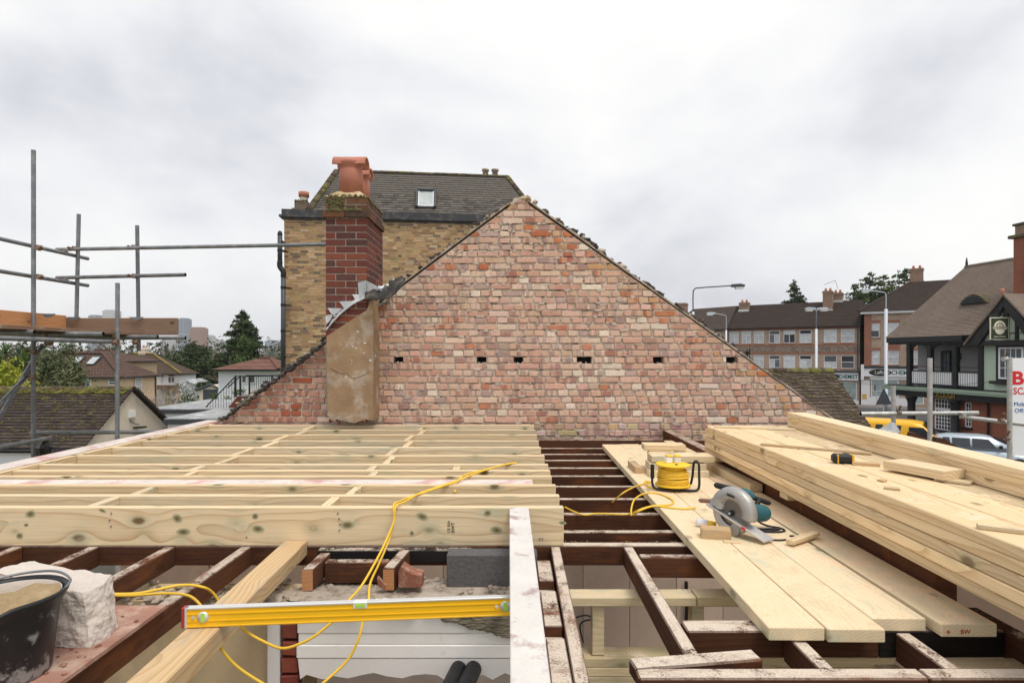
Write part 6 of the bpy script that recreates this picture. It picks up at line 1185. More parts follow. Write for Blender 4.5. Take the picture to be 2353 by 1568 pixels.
cu_ = pu(2372, 2.6); pc = thing('pub_chimney', 'tall red brick pub chimney at the right edge', 'chimney', ppos(cu_, 2.6), PR); MB().box(-.75, .75, -.5, .5, 7.5, 12.4, .02).build('shaft', M['pubbrick'], pc); MB().box(-.95, .95, -.7, .7, 12.4, 12.6, .03).build('cornice', M['ridge'], pc); MB().box(-.7, .7, -.45, .45, 12.6, 13.15, .02).build('upper_shaft', M['stackbrick'], pc); MB().box(-.8, .8, -.55, .55, 13.15, 13.3, .03).build('cap', M['ridge'], pc); MB().lathe([(0, 13.3), (.2, 13.3), (.18, 13.9), (.1, 13.9)], (.3, 0, 0), 14).build('pot', M['pot'], pc, True); MB().box(-.05, .05, -.55, -.5, 9.2, 12.4).build('rib', M['pubbrick'], pc)
# hanging sign
us = pu(2296, -1.1); ps = thing('pub_sign', 'green hanging pub sign with cream border and lettering', 'sign', ppos(us, -1.1), 0); k3 = 34.6 / F
sx, sz = 42 * k3, 50 * k3; z0_ = (815 - 781) * k3 + 5.3
MB().box(-sx/2, sx/2, 0, .06, z0_, z0_ + sz, .01).build('cream_frame', M['creamink'], ps); MB().box(-sx/2 + .05, sx/2 - .05, -.012, -.001, z0_ + .05, z0_ + sz - .05).build('green_panel', M['signgreen'], ps)
text(ps, 'lettering', 'THE PLOUGH', M['creamink'], -sx/2 + .12, -.02, z0_ + .62, .14, sx - .24, .004, .004); text(ps, 'lettering', 'FREE HOUSE', M['creamink'], -sx/2 + .2, -.02, z0_ + .14, .1, sx - .4, .004, .003)
em = MB()
em.lathe([(.2, -.018), (.33, -.018)], (0, 0, z0_ + .76), 24, 'y', 0, math.pi); em.lathe([(.05, -.018), (.15, -.018)], (0, 0, z0_ + .76), 20, 'y', 0, math.pi); em.lathe([(0, -.018), (.28, -.018)], (0, 0, z0_ + .58), 20, 'y', math.pi, 2*math.pi); em.box(-.4, .4, -.019, -.017, z0_ + .745, z0_ + .76); em.box(-.4, .4, -.019, -.017, z0_ + .585, z0_ + .6); em.build('emblem', M['creamink'], ps)
mb = MB(); mb.tube([(-.6, .03, z0_ + sz + .12), (1.5, .03, z0_ + sz + .12)], .035, 6); mb.tube([(-.4, .03, z0_ + sz + .12), (-.4, .03, z0_ + sz)], .02, 5); mb.tube([(.4, .03, z0_ + sz + .12), (.4, .03, z0_ + sz)], .02, 5); mb.build('iron_bracket', M['black'], ps)
# ------------------------------------------------------------------ street lamps, signs and cables
def lamp(lab, V_, d, top, arm, head='lens', r=.085, dark=False, both=False):
    x = (V_ - 1176) * d / F; zt = (815 - top) * d / F + 5.3; t = thing('street_lamp', lab, 'street lamp', (x, d, -5.3), 0, 'street lamps'); mm = M['lamp']
    MB().tube([(0, 0, 0), (0, 0, 1.4), (0, 0, 1.42), (0, 0, zt - 1.6)], [r * 1.25, r * 1.25, r, r], 12).build('post', mm, t, True)
    A_ = [arm] if not both else [arm, -arm]
    for a in A_:
        s = 1 if a > 0 else -1; pts = smooth_pts([(0, 0, zt - 1.6), (0, 0, zt - .4), (.12 * s, 0, zt - .1), (.5 * s, 0, zt - .02), (a, 0, zt + .12)], 5) if not both else [(0, 0, zt - 1.6), (0, 0, zt - .05), (a, 0, zt + .1)]
        MB().tube(pts, .04, 8).build('arm', M['lampdark'] if dark else mm, t, True)
        hm = MB(); L_ = .75; hm.prism([(a - .05*s, zt + .02), (a + L_ * s, zt + .04), (a + (L_ + .05) * s, zt + .16), (a + .5 * s, zt + .24), (a - .05 * s, zt + .2)], -.14, .14); hh = hm.build('head', M['lampdark'] if dark else M['lamp'], t)
        MB().prism([(a + .2*s, zt - .1), (a + (L_ - .05) * s, zt - .1), (a + L_ * s, zt + .035), (a + .15*s, zt + .015)], -.12, .12).build('lens', M['lens'], hh)
lamp('tall street lamp with a dark head on a long arm', 1592, 39, 660, 2.6, dark=True); lamp('street lamp with a pale head pointing left behind the gable', 1668, 60, 722, -1.2); lamp('twin-headed street lamp before the terrace', 1875, 50, 712, .16, both=True, r=.1); lamp('nearest tall street lamp in front of the chemist', 2035, 55, 670, -1.5, r=.14)
hl = thing('heritage_lantern', 'small black lantern post before the terrace windows', 'street lamp', ((1722-1176)*56/F, 56, -5.3)); MB().tube([(0, 0, 0), (0, 0, 6.0)], .05, 8).build('post', M['black'], hl); MB().lathe([(0, 5.2), (.12, 5.2), (.2, 5.6), (.05, 5.8), (0, 5.9)], (-.25, 0, 0), 8).build('lantern', M['black'], hl)
ws = thing('warning_sign', 'back of a triangular road sign by the lamp', 'road sign', ((2030-1176)*54/F, 54, -5.3)); mb = MB(); mb.prism([(-.75, .75), (.75, .75), (0, 2.3)], -.02, .02); mb.build('plate', M['lampdark'], ws); MB().tube([(0, .05, 0), (0, .05, 1.2)], .04, 8).build('post', M['lamp'], ws)
sg2 = thing('small_road_sign', 'slim signpost with a small plate before the chemist', 'road sign', ((2017-1176)*54.5/F, 54.5, -5.3)); MB().tube([(0, 0, 0), (-.25, 0, 2.4)], .035, 8).build('post', M['lamp'], sg2); MB().box(-.34, -.2, -.03, .03, 2.0, 2.5, .01).build('plate', M['fascia'], sg2)
bl = thing('bollard', 'short black bollard on the footway', 'bollard', ((1957-1176)*58/F, 58, -5.3)); MB().lathe([(0, 0), (.07, 0), (.07, .85), (.09, .88), (.09, .95), (0, 1.0)], n=10).build('post', M['black'], bl, True)
gb = thing('yellow_grit_sign', 'small yellow notice on the shop pilaster', 'notice', ((1985.5-1176)*60.5/F, 60.5, -5.3)); MB().box(-.22, .22, 0, .03, .75, 1.3).build('plate', M['gold'], gb)
mb = MB(); a, b = W(1880, 862, 45), W(2330, 871, 30); mb.tube([a.lerp(b, t/20) - Vector((0, 0, .6 * math.sin(math.pi * t/20))) for t in range(21)], .012, 5); tag(mb.build('overhead_wire', M['black']), 'thin overhead wire crossing the street', 'wire')
# ------------------------------------------------------------------ vehicles
def loft(sections, mat, name, parent, smooth=True):
    """sections: list of (x, [(y,z) half profile from bottom centre-side outwards to top centre])"""
    mb = MB(); v = []; n = None
    for x, pr in sections:
        ring = [(x, y, z_) for y, z_ in pr] + [(x, -y, z_) for y, z_ in reversed(pr)]; n = len(ring); v += ring
    f = [(i*n+k, i*n+(k+1) % n, (i+1)*n+(k+1) % n, (i+1)*n+k) for i in range(len(sections)-1) for k in range(n)] + [tuple(range(n-1, -1, -1)), tuple(range((len(sections)-1)*n, len(sections)*n))]
    mb.add(v, f); return mb.build(name, mat, parent, smooth)
def wheel(parent, x, y, r=.31, w=.2):
    s = 1 if y > 0 else -1; o = MB(); o.lathe([(r*.62, -w/2), (r*.95, -w/2), (r, -w/3), (r, w/3), (r*.95, w/2), (r*.62, w/2)], (x, y, r), 24, 'y'); wh = o.build('wheel', M['rubber'], parent, True); MB().lathe([(0, -w*.4), (r*.2, -w*.42), (r*.62, -w*.3), (r*.62, w*.3), (r*.2, w*.42), (0, w*.4)], (x, y, r), 16, 'y').build('rim', M['whitealu'], wh, True)
def quadp(parent, name, pts, mat, th=.012):
    mb = MB(); mb.add(pts, [tuple(range(len(pts)))]); o = mb.build(name, mat, parent); o.modifiers.new('thickness', 'SOLIDIFY').thickness = th; return o
def hatch(lab, name, loc, rz, L_, Wd, Ht, paint, van=False):
    t = thing(name, lab, 'van' if van else 'car', loc, rz); hw = Wd/2
    if van:
        S = [(-L_/2, .45, 1.0, .92), (-L_/2 + .05, .28, Ht - .08, .95), (-L_/2 + .3, .25, Ht, 1), (L_*.10, .25, Ht, 1), (L_*.20, .25, Ht - .06, .98), (L_*.37, .25, 1.12, .98), (L_*.46, .27, .92, .94), (L_/2, .4, .72, .82)]
    else:
        S = [(-L_/2, .4, .92, .86), (-L_/2 + .12, .28, 1.12, .93), (-L_*.33, .25, 1.0, .98), (0, .25, .97, 1), (L_*.22, .25, .98, 1), (L_*.36, .26, .90, .97), (L_*.46, .3, .76, .88), (L_/2, .42, .62, .72)]
    sec = []
    for x, zb, zt, k_ in S: w_ = hw * k_; m = (zb + zt) / 2; sec.append((x, [(0.001, zb), (w_ * .9, zb), (w_, zb + .12), (w_, min(m + .1, .8)), (w_ * (.98 if not van else .97), max(zt - .22, zb + .2)), (w_ * .88, zt - .06), (w_ * .7, zt), (.001, zt + .02)]))
    loft(sec, paint, 'body', t)
    if not van:
        gsec = []
        for x, zt, kk in ((-L_*.46, 1.0, .74), (-L_*.41, Ht - .12, .72), (-L_*.3, Ht - .02, .72), (0, Ht, .72), (L_*.08, Ht - .04, .72), (L_*.34, .97, .80)): gsec.append((x, [(.001, .90), (hw*.97, .92), (hw*(.97+(kk-.97)*.5), .92 + (zt - .98) * .5), (hw*kk, zt - .06), (hw*kk*.85, zt - .01), (.001, zt + .01)]))
        loft(gsec, paint, 'cabin', t)
    for s in (1, -1):
        wheel(t, L_*.31, s * (hw - .1), .31 if not van else .33); wheel(t, -L_*.30, s * (hw - .1), .31 if not van else .33)
        y = s * (hw + .004)
        if van: quadp(t, 'side_window', [(L_*.09, s*(hw*1.0+.012), 1.05), (L_*.34, s*(hw*.99+.012), 1.05), (L_*.225, s*(hw*.97+.012), Ht - .25), (L_*.09, s*(hw*.985+.012), Ht - .25)], M['darkglass']); 
        else:
            for (a, b, c, d) in ((-.40, -.30, -.31, -.37), (-.285, -.12, -.12, -.285), (-.10, .12, .05, -.10)):
                zl, zh = .99, Ht - .13
                def yy(z_): return s * (hw * (.97 - (z_ - .92) / (Ht - .98) * .25) + .022)
                quadp(t, 'side_window', [(L_*a, yy(zl), zl), (L_*b, yy(zl), zl), (L_*c, yy(zh), zh), (L_*d, yy(zh), zh)], M['darkglass'])
        mb = MB(); mx = L_ * (.30 if van else .15); mb.box(mx - .06, mx + .06, s*(hw + .03) - .08, s*(hw + .03) + .08, 1.0, 1.16, .02); mb.build('mirror', M['black'], t)
        mb = MB(); mb.blob((L_*.44, s * hw * .72, .72 if not van else .80), (.22, .12, .1), .05); mb.build('headlight', M['lens'], t, True)
    if van:
        quadp(t, 'windscreen', [(L_*.378, hw*.88, 1.17), (L_*.378, -hw*.88, 1.17), (L_*.222, -hw*.78, Ht - .05), (L_*.222, hw*.78, Ht - .05)], M['darkglass'])
        for s in (1, -1):
            for a in (-.46, -.28, -.10): quadp(t, 'chevron', [(L_*a, s*(hw+.006), .5), (L_*(a+.07), s*(hw+.006), .5), (L_*(a+.12), s*(hw*.975+.008), Ht - .2), (L_*(a+.05), s*(hw*.975+.008), Ht - .2)], M['fascia'], .004)
        MB().box(L_*.49, L_*.512, -hw*.6, hw*.6, .38, .66, .01).build('grille', M['black'], t)
    else:
        quadp(t, 'windscreen', [(L_*.35, hw*.84, 1.01), (L_*.35, -hw*.84, 1.01), (L_*.105, -hw*.66, Ht - .025), (L_*.105, hw*.66, Ht - .025)], M['darkglass']); quadp(t, 'rear_window', [(-L_*.468, hw*.7, 1.04), (-L_*.468, -hw*.7, 1.04), (-L_*.42, -hw*.62, Ht - .16), (-L_*.42, hw*.62, Ht - .16)], M['darkglass'])
    return t
c = W(2070, 0, 31); hatch('yellow van with black chevrons parked before the pub', 'parked_van', (c.x, 31, -5.29), R(-38), 4.5, 1.85, 1.88, M['vanyellow'], True)
c = W(2252, 0, 28.0); hatch('silver hatchback car parked beside the pub', 'parked_car', (c.x, 28.0, -5.29), R(-30), 4.1, 1.72, 1.52, M['silver'])
# ------------------------------------------------------------------ houses down the hill on the left
def hip_house(name, lab, x0, x1, y0, y1, zb, ze, zr, wallm, roofm, r0=None, r1=None, ov=.35, gable=None):
    t = thing(name, lab, 'house'); ym = (y0 + y1) / 2; r0 = x0 + 2 if r0 is None else r0; r1 = x1 - 2.5 if r1 is None else r1
    MB().box(x0, x1, y0, y1, zb, ze).build('wall', M[wallm], t)
    mb = MB(); mb.add([(x0-ov, y0-ov, ze-.05), (x1+ov, y0-ov, ze-.05), (x1+ov, y1+ov, ze-.05), (x0-ov, y1+ov, ze-.05), (r0, ym, zr), (r1, ym, zr)], [(0,1,5,4),(1,2,5),(2,3,4,5),(3,0,4),(0,3,2,1)]); mb.build('roof', M[roofm], t)
    ridge_run(t, (r1, ym, zr), (x1+ov, y0-ov, ze-.03), 12, .13, M['lichenridge' if roofm == 'lichenroof' else roofm], 'hip_tile'); ridge_run(t, (r1, ym, zr), (r0, ym, zr), 10, .13, M['lichenridge' if roofm == 'lichenroof' else roofm])
    MB().box(x0-ov, x1+ov, y0-ov-.08, y0-ov+.02, ze-.14, ze-.03).build('gutter', M['black'], t); MB().box(x1+ov-.02, x1+ov+.08, y0-ov, y1+ov, ze-.14, ze-.03).build('gutter', M['black'], t); return t
def vwin(t, V0, V1, y0, y1, d, style='sash', pane='glass'):
    a, b = W(V0, y1, d), W(V1, y0, d); win(t, a.x, b.x, a.z, b.z, d - .1, style, pane, .07)
th = hip_house('tan_house', 'tan pebbledash house with brown hipped roof and two roof windows', -37, -29.2, 44, 48.4, -8.6, -1.62, .12, 'tan', 'brownroof', None, -32)
vwin(th, 188, 211, 868, 890, 44, 'sash', 'curtain'); vwin(th, 250, 268, 869, 884, 44, 'sash', 'glass'); MB().box(-34.4, -29.19, 43.98, 43.995, -8, -1.66).build('tan_panel', M['tan'], th)


wr = win(th, 0, .85, 0, 1.35, 0, 'sash', 'curtain', .07); wr.matrix_local = Matrix.Translation((-29.08, 45.6, -3.1)) @ Matrix.Rotation(R(90), 4, 'Z')
S_t = Vector((0, 2.55, 1.79)); 
for V0, V1 in ((182, 203), (219, 240)):
    xa = (V0 - 1176) * 46 / F; roof_window(th, (0, 43.65, -1.64), S_t, xa, xa + .72, 1.55, 2.6)
MB().tube([(-29.15, 48.3, -1.7), (-29.15, 48.3, -8)], .05, 6).build('downpipe', M['black'], th)
stack_('red brick chimney stack rising behind the tan house', 'chimney', (W(172, 0, 60).x, 60, 0), 1.9, .8, -1.5, .35, 'pubbrick', 0, 0, 'far_chimney', False)
hip_house('far_house', 'small brown roof peeping over behind the tan house', -45, -38.5, 58, 64, -8.6, -.6, .5, 'tan', 'brownroof', -43, -41.5)
wh_ = hip_house('white_house', 'white rendered house with brown lichened roof down the hill', -48, -39.3, 70, 73.4, -8.9, -2.2, .16, 'whitewall', 'lichenroof', -46, -43.6)
vwin(wh_, 386, 402, 859, 879, 70, 'casement', 'glass'); vwin(wh_, 371, 375, 862, 878, 70, 'plain', 'glass'); MB().box(-42.0, -39.6, 69.0, 69.95, -4.05, -3.55).build('porch_roof', M['redroof'], wh_); MB().box(-41.2, -40.3, 69.9, 69.98, -6.6, -4.5).build('door', M['upvc'], wh_)
stack_('cream chimney on the lichened roof of the white house', 'chimney', (W(330, 0, 72).x, 72, 0), .9, .8, -.6, .85, 'cream', 1, 0, 'far_chimney', False)
bh = hip_house('brown_roof_house', 'red brick house with lichened brown roof half hidden by the yew', -44.4, -40.2, 85, 90, -8.9, -1.72, -.08, 'pubbrick', 'lichenroof', -44, -41); vwin(bh, 505, 522, 845, 855, 85, 'grid', 'glass')
rh = hip_house('white_gabled_house', 'white house with red tiled hipped roof right of the yew', -18.9, -15.2, 38, 43, -8, -.88, -.22, 'whitewall', 'redroof', -17.3, -16.5); vwin(rh, 555, 568, 860, 880, 38, 'plain', 'glass'); vwin(rh, 573, 588, 860, 880, 38, 'plain', 'glass'); vwin(rh, 573, 594, 898, 912, 38, 'plain', 'glass')
hip_house('white_gabled_house', 'larger white house with red roof close to the soil pipe', -16.2, -11.0, 41, 48, -8, -.93, .3, 'whitewall', 'redroof', -14.6, -12.5)
hip_house('far_red_house', 'tiny far house with red roof and white chimney', -46, -41, 130, 136, -11, -1.0, .6, 'whitewall', 'redroof', -45, -42)
gg = thing('garden_garage', 'cream garage with dark door and pitched felt roof', 'garage'); a, b = W(458, 905, 44), W(501, 905, 44); MB().prism([(a.x, -8), (b.x, -8), (b.x, W(0, 893, 44).z), ((a.x*.35+b.x*.65), W(0, 883, 44).z), (a.x, W(0, 896, 44).z)], 44, 49).build('wall', M['cream'], gg); MB().box(a.x + .3, b.x - .05, 43.95, 43.99, -4.6, W(0, 894, 44).z).build('door', M['fascia'], gg); mb = MB(); mb.tube([(a.x - .2, 43.9, W(0, 896, 44).z), (a.x*.35+b.x*.65, 43.9, W(0, 882, 44).z), (b.x + .1, 43.9, W(0, 892, 44).z)], .09, 4); mb.build('verge', M['fascia'], gg)
ls = thing('lean_to', 'pale sheeted lean-to roof beside the white house', 'shed'); a = W(428, 873, 60); b = W(462, 890, 60); mb = MB(); mb.prism([(a.x, a.z), (b.x, b.z), (b.x, -9), (a.x, -9)], 60, 63); mb.build('wall', M['whitewall'], ls); mb = MB(); mb.prism([(a.x - .1, a.z + .02), (b.x + .1, b.z + .02), (b.x + .1, b.z + .1), (a.x - .1, a.z + .1)], 59.8, 63.2); mb.build('roof', M['flatroof'], ls)
for i, V_ in enumerate((437, 456)):
    p = W(V_, 915, 50); pl = thing('steel_prop', ['thin rusty prop post on the far flat roof, left one', 'thin rusty prop post on the far flat roof, right one'][i], 'prop', (p.x, 30, -2.0)); MB().tube([(0, 0, 0), (0, 0, 1.1)], .03, 6).build('tube', M['rustgate'], pl); MB().box(-.4, .4, -.3, .3, -.02, .03).build('foot', M['rustgate'], pl)
# ------------------------------------------------------------------ distant towers
def grid_mat(name, wall_, win_, w, h, mo):
    return brick_tex(name, win_, tuple(x * .8 for x in win_), wall_, w=w, h=h, ms=mo)
tm1 = grid_mat('tower_white_grid', (.62, .62, .64), (.22, .24, .28), 3.0, 3.2, .9); tm2 = grid_mat('tower_blue_glass', (.42, .46, .52), (.16, .2, .26), 2.0, 30, .5); tm3 = grid_mat('tower_brown', (.36, .24, .2), (.24, .17, .15), 2.5, 3.0, .8); tm4 = grid_mat('tower_pale', (.55, .55, .56), (.3, .32, .36), 4, 3.2, 1.0)
def tower(lab, V0, V1, top, d, mat, dep=18, crown=None):
    a = W(V0, top, d); b = W(V1, top, d); t = thing('distant_tower', lab, 'tower block', (a.x, d, 0), 0, 'distant tower blocks'); MB().box(0, b.x - a.x, 0, dep, -20, a.z).build('shaft', mat, t); MB().box((b.x-a.x)*.12, (b.x-a.x)*.88, 2, dep - 2, a.z, a.z + d * .0016).build('plant_room', mat, t)
tower('white gridded tower block rising over the toe board', 235, 261, 713, 900, tm1); tower('dark low tower block left of the white gridded one', 202, 222, 725, 1000, tm2); tower('slim blue glass tower right of the scaffold', 409, 425, 732, 850, tm2); tower('brown tower block right of the slim glass one', 436, 463, 753, 800, tm3); tower('small pale tower beside the brown block', 464, 482, 771, 900, tm4); tower('low pale slab of offices behind the trees', 484, 507, 782, 950, tm4); tower('low pale slab left below the scaffold', 368, 400, 782, 950, tm4); tower('grey tower far behind the conifer', 608, 635, 783, 1000, tm2); tower('pale gridded slab close to the soil pipe', 636, 650, 788, 1000, tm4)
# ------------------------------------------------------------------ vegetation
def quads(P, N_, size, asp=.6):
    n = len(P); a = rng.normal(size=(n, 3)); a /= np.linalg.norm(a, axis=1)[:, None]; a = a if N_ is None else (a * .6 + N_); a /= np.linalg.norm(a, axis=1)[:, None]
    b = np.cross(a, rng.normal(size=(n, 3))); b /= np.linalg.norm(b, axis=1)[:, None] + 1e-9; c = b * asp; s = size * rng.uniform(.6, 1.3, (n, 1))
    t = np.cross(a, b); v = np.stack([P - a*s, P + t*s*asp*.6, P + a*s, P - t*s*asp*.6], 1).reshape(-1, 3); return v
def leaves(name, P, size, mat, parent, N_=None, asp=.6, shade_=None):
    v = quads(P, N_, size, asp); n = len(P); me = bpy.data.meshes.new(name); me.vertices.add(4*n); me.vertices.foreach_set('co', v.astype(np.float32).ravel()); me.loops.add(4*n); me.loops.foreach_set('vertex_index', np.arange(4*n, dtype=np.int32)); me.polygons.add(n); me.polygons.foreach_set('loop_start', np.arange(0, 4*n, 4, dtype=np.int32)); me.polygons.foreach_set('loop_total', np.full(n, 4, dtype=np.int32)); me.update(calc_edges=True)
    c = rng.uniform(.2, .9, n) if shade_ is None else shade_; a = me.color_attributes.new('Col', 'FLOAT_COLOR', 'POINT'); cc = np.repeat(np.stack([c, c, c, np.ones(n)], 1), 4, 0); a.data.foreach_set('color', cc.astype(np.float32).ravel()); me.materials.append(M[mat]); return obj(name, me, parent)
def bushy(name, lab, base, h, rx_, ry_, mat, n=5000, leaf=.12, clumps=45, trunk=.2, low=.0, cat='tree', bark='bark', group=None):
    t = thing(name, lab, cat, base, 0, group); ch_ = h - low; C = []; 
    for i in range(clumps):
        u_ = rng.normal(size=3); u_ /= np.linalg.norm(u_); r_ = rng.uniform(.35, 1) ** .5; C.append([u_[0]*rx_*r_, u_[1]*ry_*r_, low + ch_*.52 + u_[2]*ch_*.46*r_])
    C = np.array(C); k_ = rng.integers(0, clumps, n); cr = min(rx_, ch_*.5) * rng.uniform(.16, .36, clumps); sh_c = rng.uniform(.1, 1, clumps)
    P_ = C[k_] + rng.normal(size=(n, 3)) * cr[k_][:, None] * .6; leaves('crown', P_, leaf, mat, t, None, .6, np.clip(sh_c[k_]*.6 + rng.uniform(0, .5, n), 0, 1))
    mb = MB(); mb.tube([(0, 0, -.3), (.05, 0, h*.3), (0, .05, h*.6)], [trunk, trunk*.7, trunk*.3], 8)
    for i in range(7): a = rng.uniform(0, 6.28); c = C[i]; mb.tube([(0, 0, h*.25 + i*.04*h), tuple(c*.6 + np.array([0, 0, h*.12])), tuple(c)], [trunk*.45, trunk*.25, trunk*.1], 5)
    mb.build('trunk', M[bark], t); return t
def conifer(name, lab, base, h, r, mat='leaf_dark', n=9000, leaf=.22, whorls=16, bar=.08, ragged=.25, group=None, droop=.25, power=.75):
    t = thing(name, lab, 'tree', base, 0, group); P_ = []; mb = MB(); mb.tube([(0, 0, -.3), (0, 0, h*.5), (0, 0, h)], [h*.018, h*.011, h*.003], 7); sh_ = []; B = []
    nb_t = whorls * 9
    for i in range(nb_t):
        f_ = bar + (1 - bar) * rng.uniform(0, 1) ** 1.15; L = (r * (1 - f_) ** power + .12) * rng.uniform(1 - ragged, 1 + ragged * .6); B.append((f_ * h, L, rng.uniform(0, 6.28)))
    tot = sum(b[1] ** 1.5 for b in B)
    for (z_, L, a) in B:
        m = max(8, int(n * L ** 1.5 / tot)); s = rng.uniform(.05, 1, m) ** .7; dx, dy = math.cos(a), math.sin(a); wd = .17 * L * (1.15 - s) + .05
        off = rng.normal(size=m) * wd; x = s*L*dx - off*dy; y = s*L*dy + off*dx; zz_ = z_ + L*(.32*s - droop*s*s) + rng.normal(size=m)*(.07*L*(1.1 - s) + .03) - np.abs(off)*.25
        P_.append(np.stack([x, y, zz_], 1)); sh_.append(np.full(m, rng.uniform(.05, .9)) + rng.uniform(-.1, .25, m))
        mb.tube([(0, 0, z_), (dx*L*.5, dy*L*.5, z_+L*.1), (dx*L*.95, dy*L*.95, z_+L*(.3-droop))], [.012*L+.01, .012, .005], 4)
    P_ = np.concatenate(P_); leaves('crown', P_, leaf, mat, t, None, .4, np.clip(np.concatenate(sh_), 0, 1)); mb.build('trunk', M['bark'], t); return t
def bare(name, lab, base, h, spread, mat='palebark', depth=6, r=.12, cat='tree', stems=1, group=None, seed=1):
    rnd = random.Random(seed); t = thing(name, lab, cat, base, 0, group); tr = MB(); tw_ = MB()
    def grow(p, d, L, r_, k_):
        q = p + d * L; m = p.lerp(q, .5) + Vector((rnd.uniform(-1, 1), rnd.uniform(-1, 1), 0)) * L * .06
        (tr if k_ > depth - 3 else tw_).tube([p, m, q], [r_, r_*.85, r_*.7], 5 if k_ > 2 else 3, False)
        if k_ <= 0: return
        for i in range(rnd.choice((2, 2, 3))):
            nd = (d + Vector((rnd.uniform(-1, 1), rnd.uniform(-1, 1), rnd.uniform(-.2, .6))) * spread).normalized(); grow(p + d * L * rnd.uniform(.6, 1), nd, L * rnd.uniform(.62, .86), r_ * .62, k_ - 1)
    for s in range(stems): grow(Vector((rnd.uniform(-.3, .3) * (stems > 1), rnd.uniform(-.3, .3) * (stems > 1), 0)), Vector((rnd.uniform(-.25, .25) * (stems > 1), rnd.uniform(-.2, .2), 1)).normalized(), h * .3, r, depth)
    tr.build('trunk', M[mat], t); tw_.build('branches', M[mat], t); return t
def gz(x, y): return terr(x, y)
def at(V_, d): x = (V_ - 1176) * d / F; return (x, d, gz(x, d))
def topz(vy, d): return (815 - vy) * d / F
def hgt(V_, d, vy): b = at(V_, d); return topz(vy, d) - b[2]
conifer('tall_conifer', 'tall dark conifer beside the soil pipe house', at(556, 62), hgt(556, 62, 716), 5.0, 'leaf_dark', 52000, .28, 40, .1, .35)
bushy('yew_tree', 'broad dark yew tree behind the white house', at(432, 76), hgt(432, 76, 779), 3.3, 3.0, 'leaf_dark', 18000, .22, 70, .4); bushy('evergreen_tree', 'bright green evergreen leaning against the tall conifer', at(566, 56), hgt(566, 56, 772), 1.5, 1.5, 'leaf_mid', 5000, .14, 30, .2)
bare('birch_tree', 'bare pale birch in front of the tall conifer', at(588, 52), hgt(588, 52, 770), .42, 'palebark', 6, .09, seed=4)
bushy('garden_tree', 'grey green tree behind the mossy garage ridge', at(138, 30), hgt(138, 30, 790), 1.35, 1.3, 'leaf_grey', 16000, .10, 70, .12, 1.0); bushy('laurel_bush', 'yellow green laurel at the left edge', at(22, 25), hgt(22, 25, 822), 1.35, 1.0, 'leaf_yellow', 2600, .12, 30, .1, 1.2, 'bush')
pt = thing('cordyline_palm', 'spiky cordyline palm at the left edge', 'palm', at(18, 27)); zt_ = hgt(18, 27, 812); mb = MB(); mb.tube([(0, 0, 0), (0, 0, zt_)], .12, 8); mb.build('trunk', M['bark'], pt)
for (hx, hz, kk) in ((-.1, zt_, 70), (.75, zt_ - .35, 60)):
    mb = MB(); mb.cur = (.5, .5, .5, 1)
    for i in range(kk):
        a, e_ = random.uniform(0, 6.28), random.uniform(-.4, 1.4); L = random.uniform(.5, .8); d = Vector((math.cos(a)*math.cos(e_), math.sin(a)*math.cos(e_), math.sin(e_))); s = d.cross(Vector((0, 0, 1))).normalized() * .022; p = Vector((hx, 0, hz)); mb.cur = (random.uniform(.2, .9),)*3 + (1,)
        q = p + d * L * .6; e2 = p + d * L + Vector((0, 0, -.12 * L)); mb.add([p - s, p + s, q + s, q - s, e2], [(0, 1, 2, 3), (3, 2, 4)])
    mb.build('frond_head', M['leaf_palm'], pt)
bare('bare_shrub', 'tangled bare shrub behind the garage gable', at(322, 24), hgt(322, 24, 842), .75, 'palebark', 6, .035, 'shrub', 11, seed=9)
bushy('round_bush', 'round garden bush below the white house', at(412, 36), hgt(412, 36, 878) , .95, .9, 'leaf_mid', 4200, .06, 40, .05, .6, 'bush'); bushy('flowering_shrub', 'pinkish flowering shrub in front of the round bush', at(402, 34.5), hgt(402, 34.5, 890), .5, .4, 'leaf_pink', 1500, .05, 22, .04, 1.6, 'bush')
bushy('hedge_bush', 'low green bush left of the stair', at(482, 31), hgt(482, 31, 893), .45, .4, 'leaf_mid', 1200, .06, 14, .03, 1.6, 'bush'); bushy('hedge_bush', 'low green bush behind the stair railing', at(545, 31), hgt(545, 31, 884), .6, .4, 'leaf_mid', 1500, .06, 14, .03, 1.6, 'bush')
bushy('bay_tree', 'dark evergreen at far left behind the scaffold', at(60, 52), hgt(60, 52, 790), 3, 2, 'leaf_dark', 5000, .2, 30, .2); bushy('garden_tree', 'green tree between the tan and white houses', at(268, 85), hgt(268, 85, 800), 3.0, 2.5, 'leaf_dark', 6000, .26, 34, .25); bushy('garden_tree', 'olive green tree behind the white house chimney', at(215, 80), hgt(215, 80, 797), 2.4, 2.5, 'leaf_grey', 4500, .25, 30, .25)
for i, (V_, d, top, sd_) in enumerate(((345, 95, 780, 3), (120, 70, 785, 5), (300, 100, 788, 6), (590, 75, 782, 7), (628, 80, 792, 8), (30, 75, 788, 12))):
    bare('bare_tree', ['bare tree behind the white house', 'bare tree above the left braces', 'bare tree right of the inner upright', 'bare tree at the conifer foot', 'bare tree next to the soil pipe', 'bare tree at the left edge'][i], at(V_, d), hgt(V_, d, top), .5, 'bark', 5, .14, group='bare trees', seed=sd_)
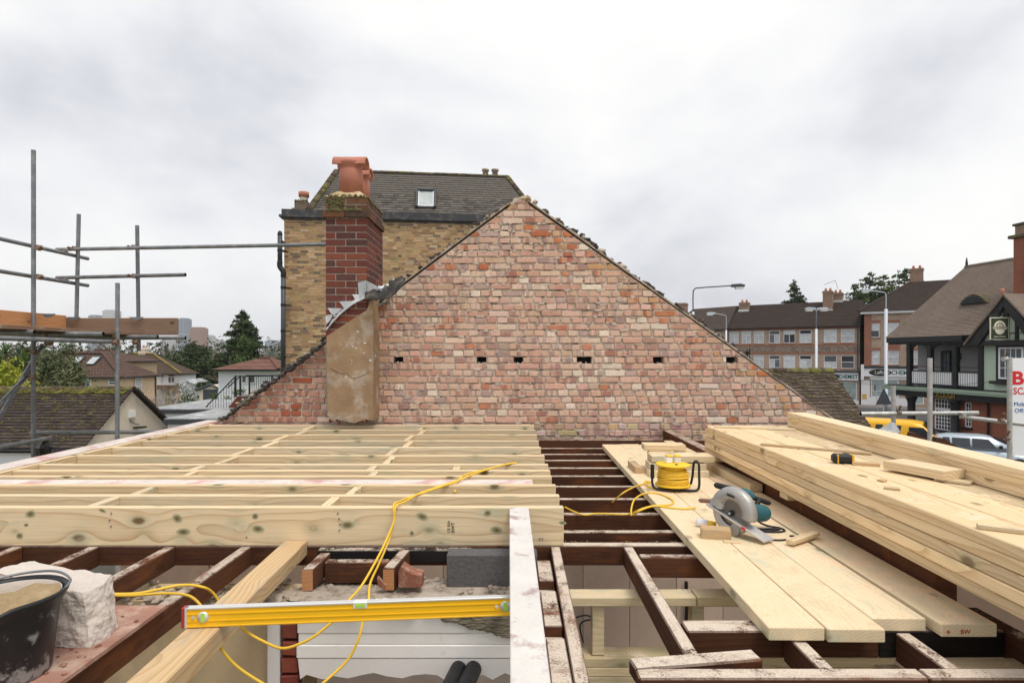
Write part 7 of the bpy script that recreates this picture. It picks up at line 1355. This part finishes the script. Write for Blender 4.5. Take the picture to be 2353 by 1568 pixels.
# conifers beyond the terrace
conifer('spruce_tree', 'lone ragged spruce behind the terrace ridge', (43.5, 91, -5.3), topz(643, 91) + 5.3, 5.6, 'leaf_dark', 9000, .3, 16, .42, .4, 'spruces behind the terrace', power=.8)
for V_, tp, d, lb in ((1962, 655, 96, 'leftmost of the spruces behind the corner block'), (1998, 628, 98, 'tallest spruce behind the corner block'), (2030, 634, 96, 'second spruce from the right behind the corner block'), (2078, 618, 100, 'rightmost spruce behind the corner block')):
    conifer('spruce_tree', lb, ((V_-1176)*d/F, d, -5.3), topz(tp, d) + 5.3, 8.0, 'leaf_mid', 9000, .36, 14, .42, .45, 'spruces behind the terrace', power=.62)
# a far wood on the skyline
n = 90000; d = rng.uniform(110, 520, n) ; V_ = rng.uniform(-60, 680, n); k_ = (np.floor(V_ / 9) + np.floor(d / 40) * 131).astype(int); hh = 6.5 + 6 * np.abs(np.sin(k_ * 12.9898)) + rng.uniform(-1, 0, n)
x = (V_ - 1176) * d / F; tz = np.array([terr(a, b) for a, b in zip(x, d)]); P_ = np.stack([x, d, tz + rng.uniform(.1, 1, n) ** .6 * hh + .6], 1)
kind_ = np.sin(k_ * 78.233) > .35
fw = thing('far_wood', 'brown and green wood along the far skyline', 'wood'); fw['kind'] = 'stuff'
leaves('bare_canopy', P_[~kind_], .5, 'twig', fw, None, .4); leaves('evergreen_canopy', P_[kind_], .55, 'leaf_dark', fw, None, .5)
n = 6000; d = rng.uniform(150, 420, n); V_ = rng.uniform(1500, 2400, n); x = (V_ - 1176) * d / F; P_ = np.stack([x, d, -8.3 + rng.uniform(0, 1, n) * 9], 1); leaves('evergreen_canopy', P_, .9, 'twig', fw, None, .5)
# ------------------------------------------------------------------ thin damp air over the far town
hz = MB().box(-1500, 1500, -50, 1300, -30, 75); hz_o = hz.build('haze', None); hm = bpy.data.materials.new('damp_air'); hm.use_nodes = True; ht = hm.node_tree; ht.nodes.clear()
ho = ht.nodes.new('ShaderNodeOutputMaterial'); hv = ht.nodes.new('ShaderNodeVolumePrincipled'); hv.inputs['Color'].default_value = (.86, .89, .94, 1); hv.inputs['Density'].default_value = .0002; hv.inputs['Anisotropy'].default_value = .2; ht.links.new(hv.outputs[0], ho.inputs['Volume'])
hz_o.data.materials.clear(); hz_o.data.materials.append(hm); tag(hz_o, 'thin grey air over the distant town', kind='stuff')
# ------------------------------------------------------------------ lift the whole scene so that the street lies at zero height
for o in list(scene.objects):
    if o.parent is None: o.location.z += LIFT
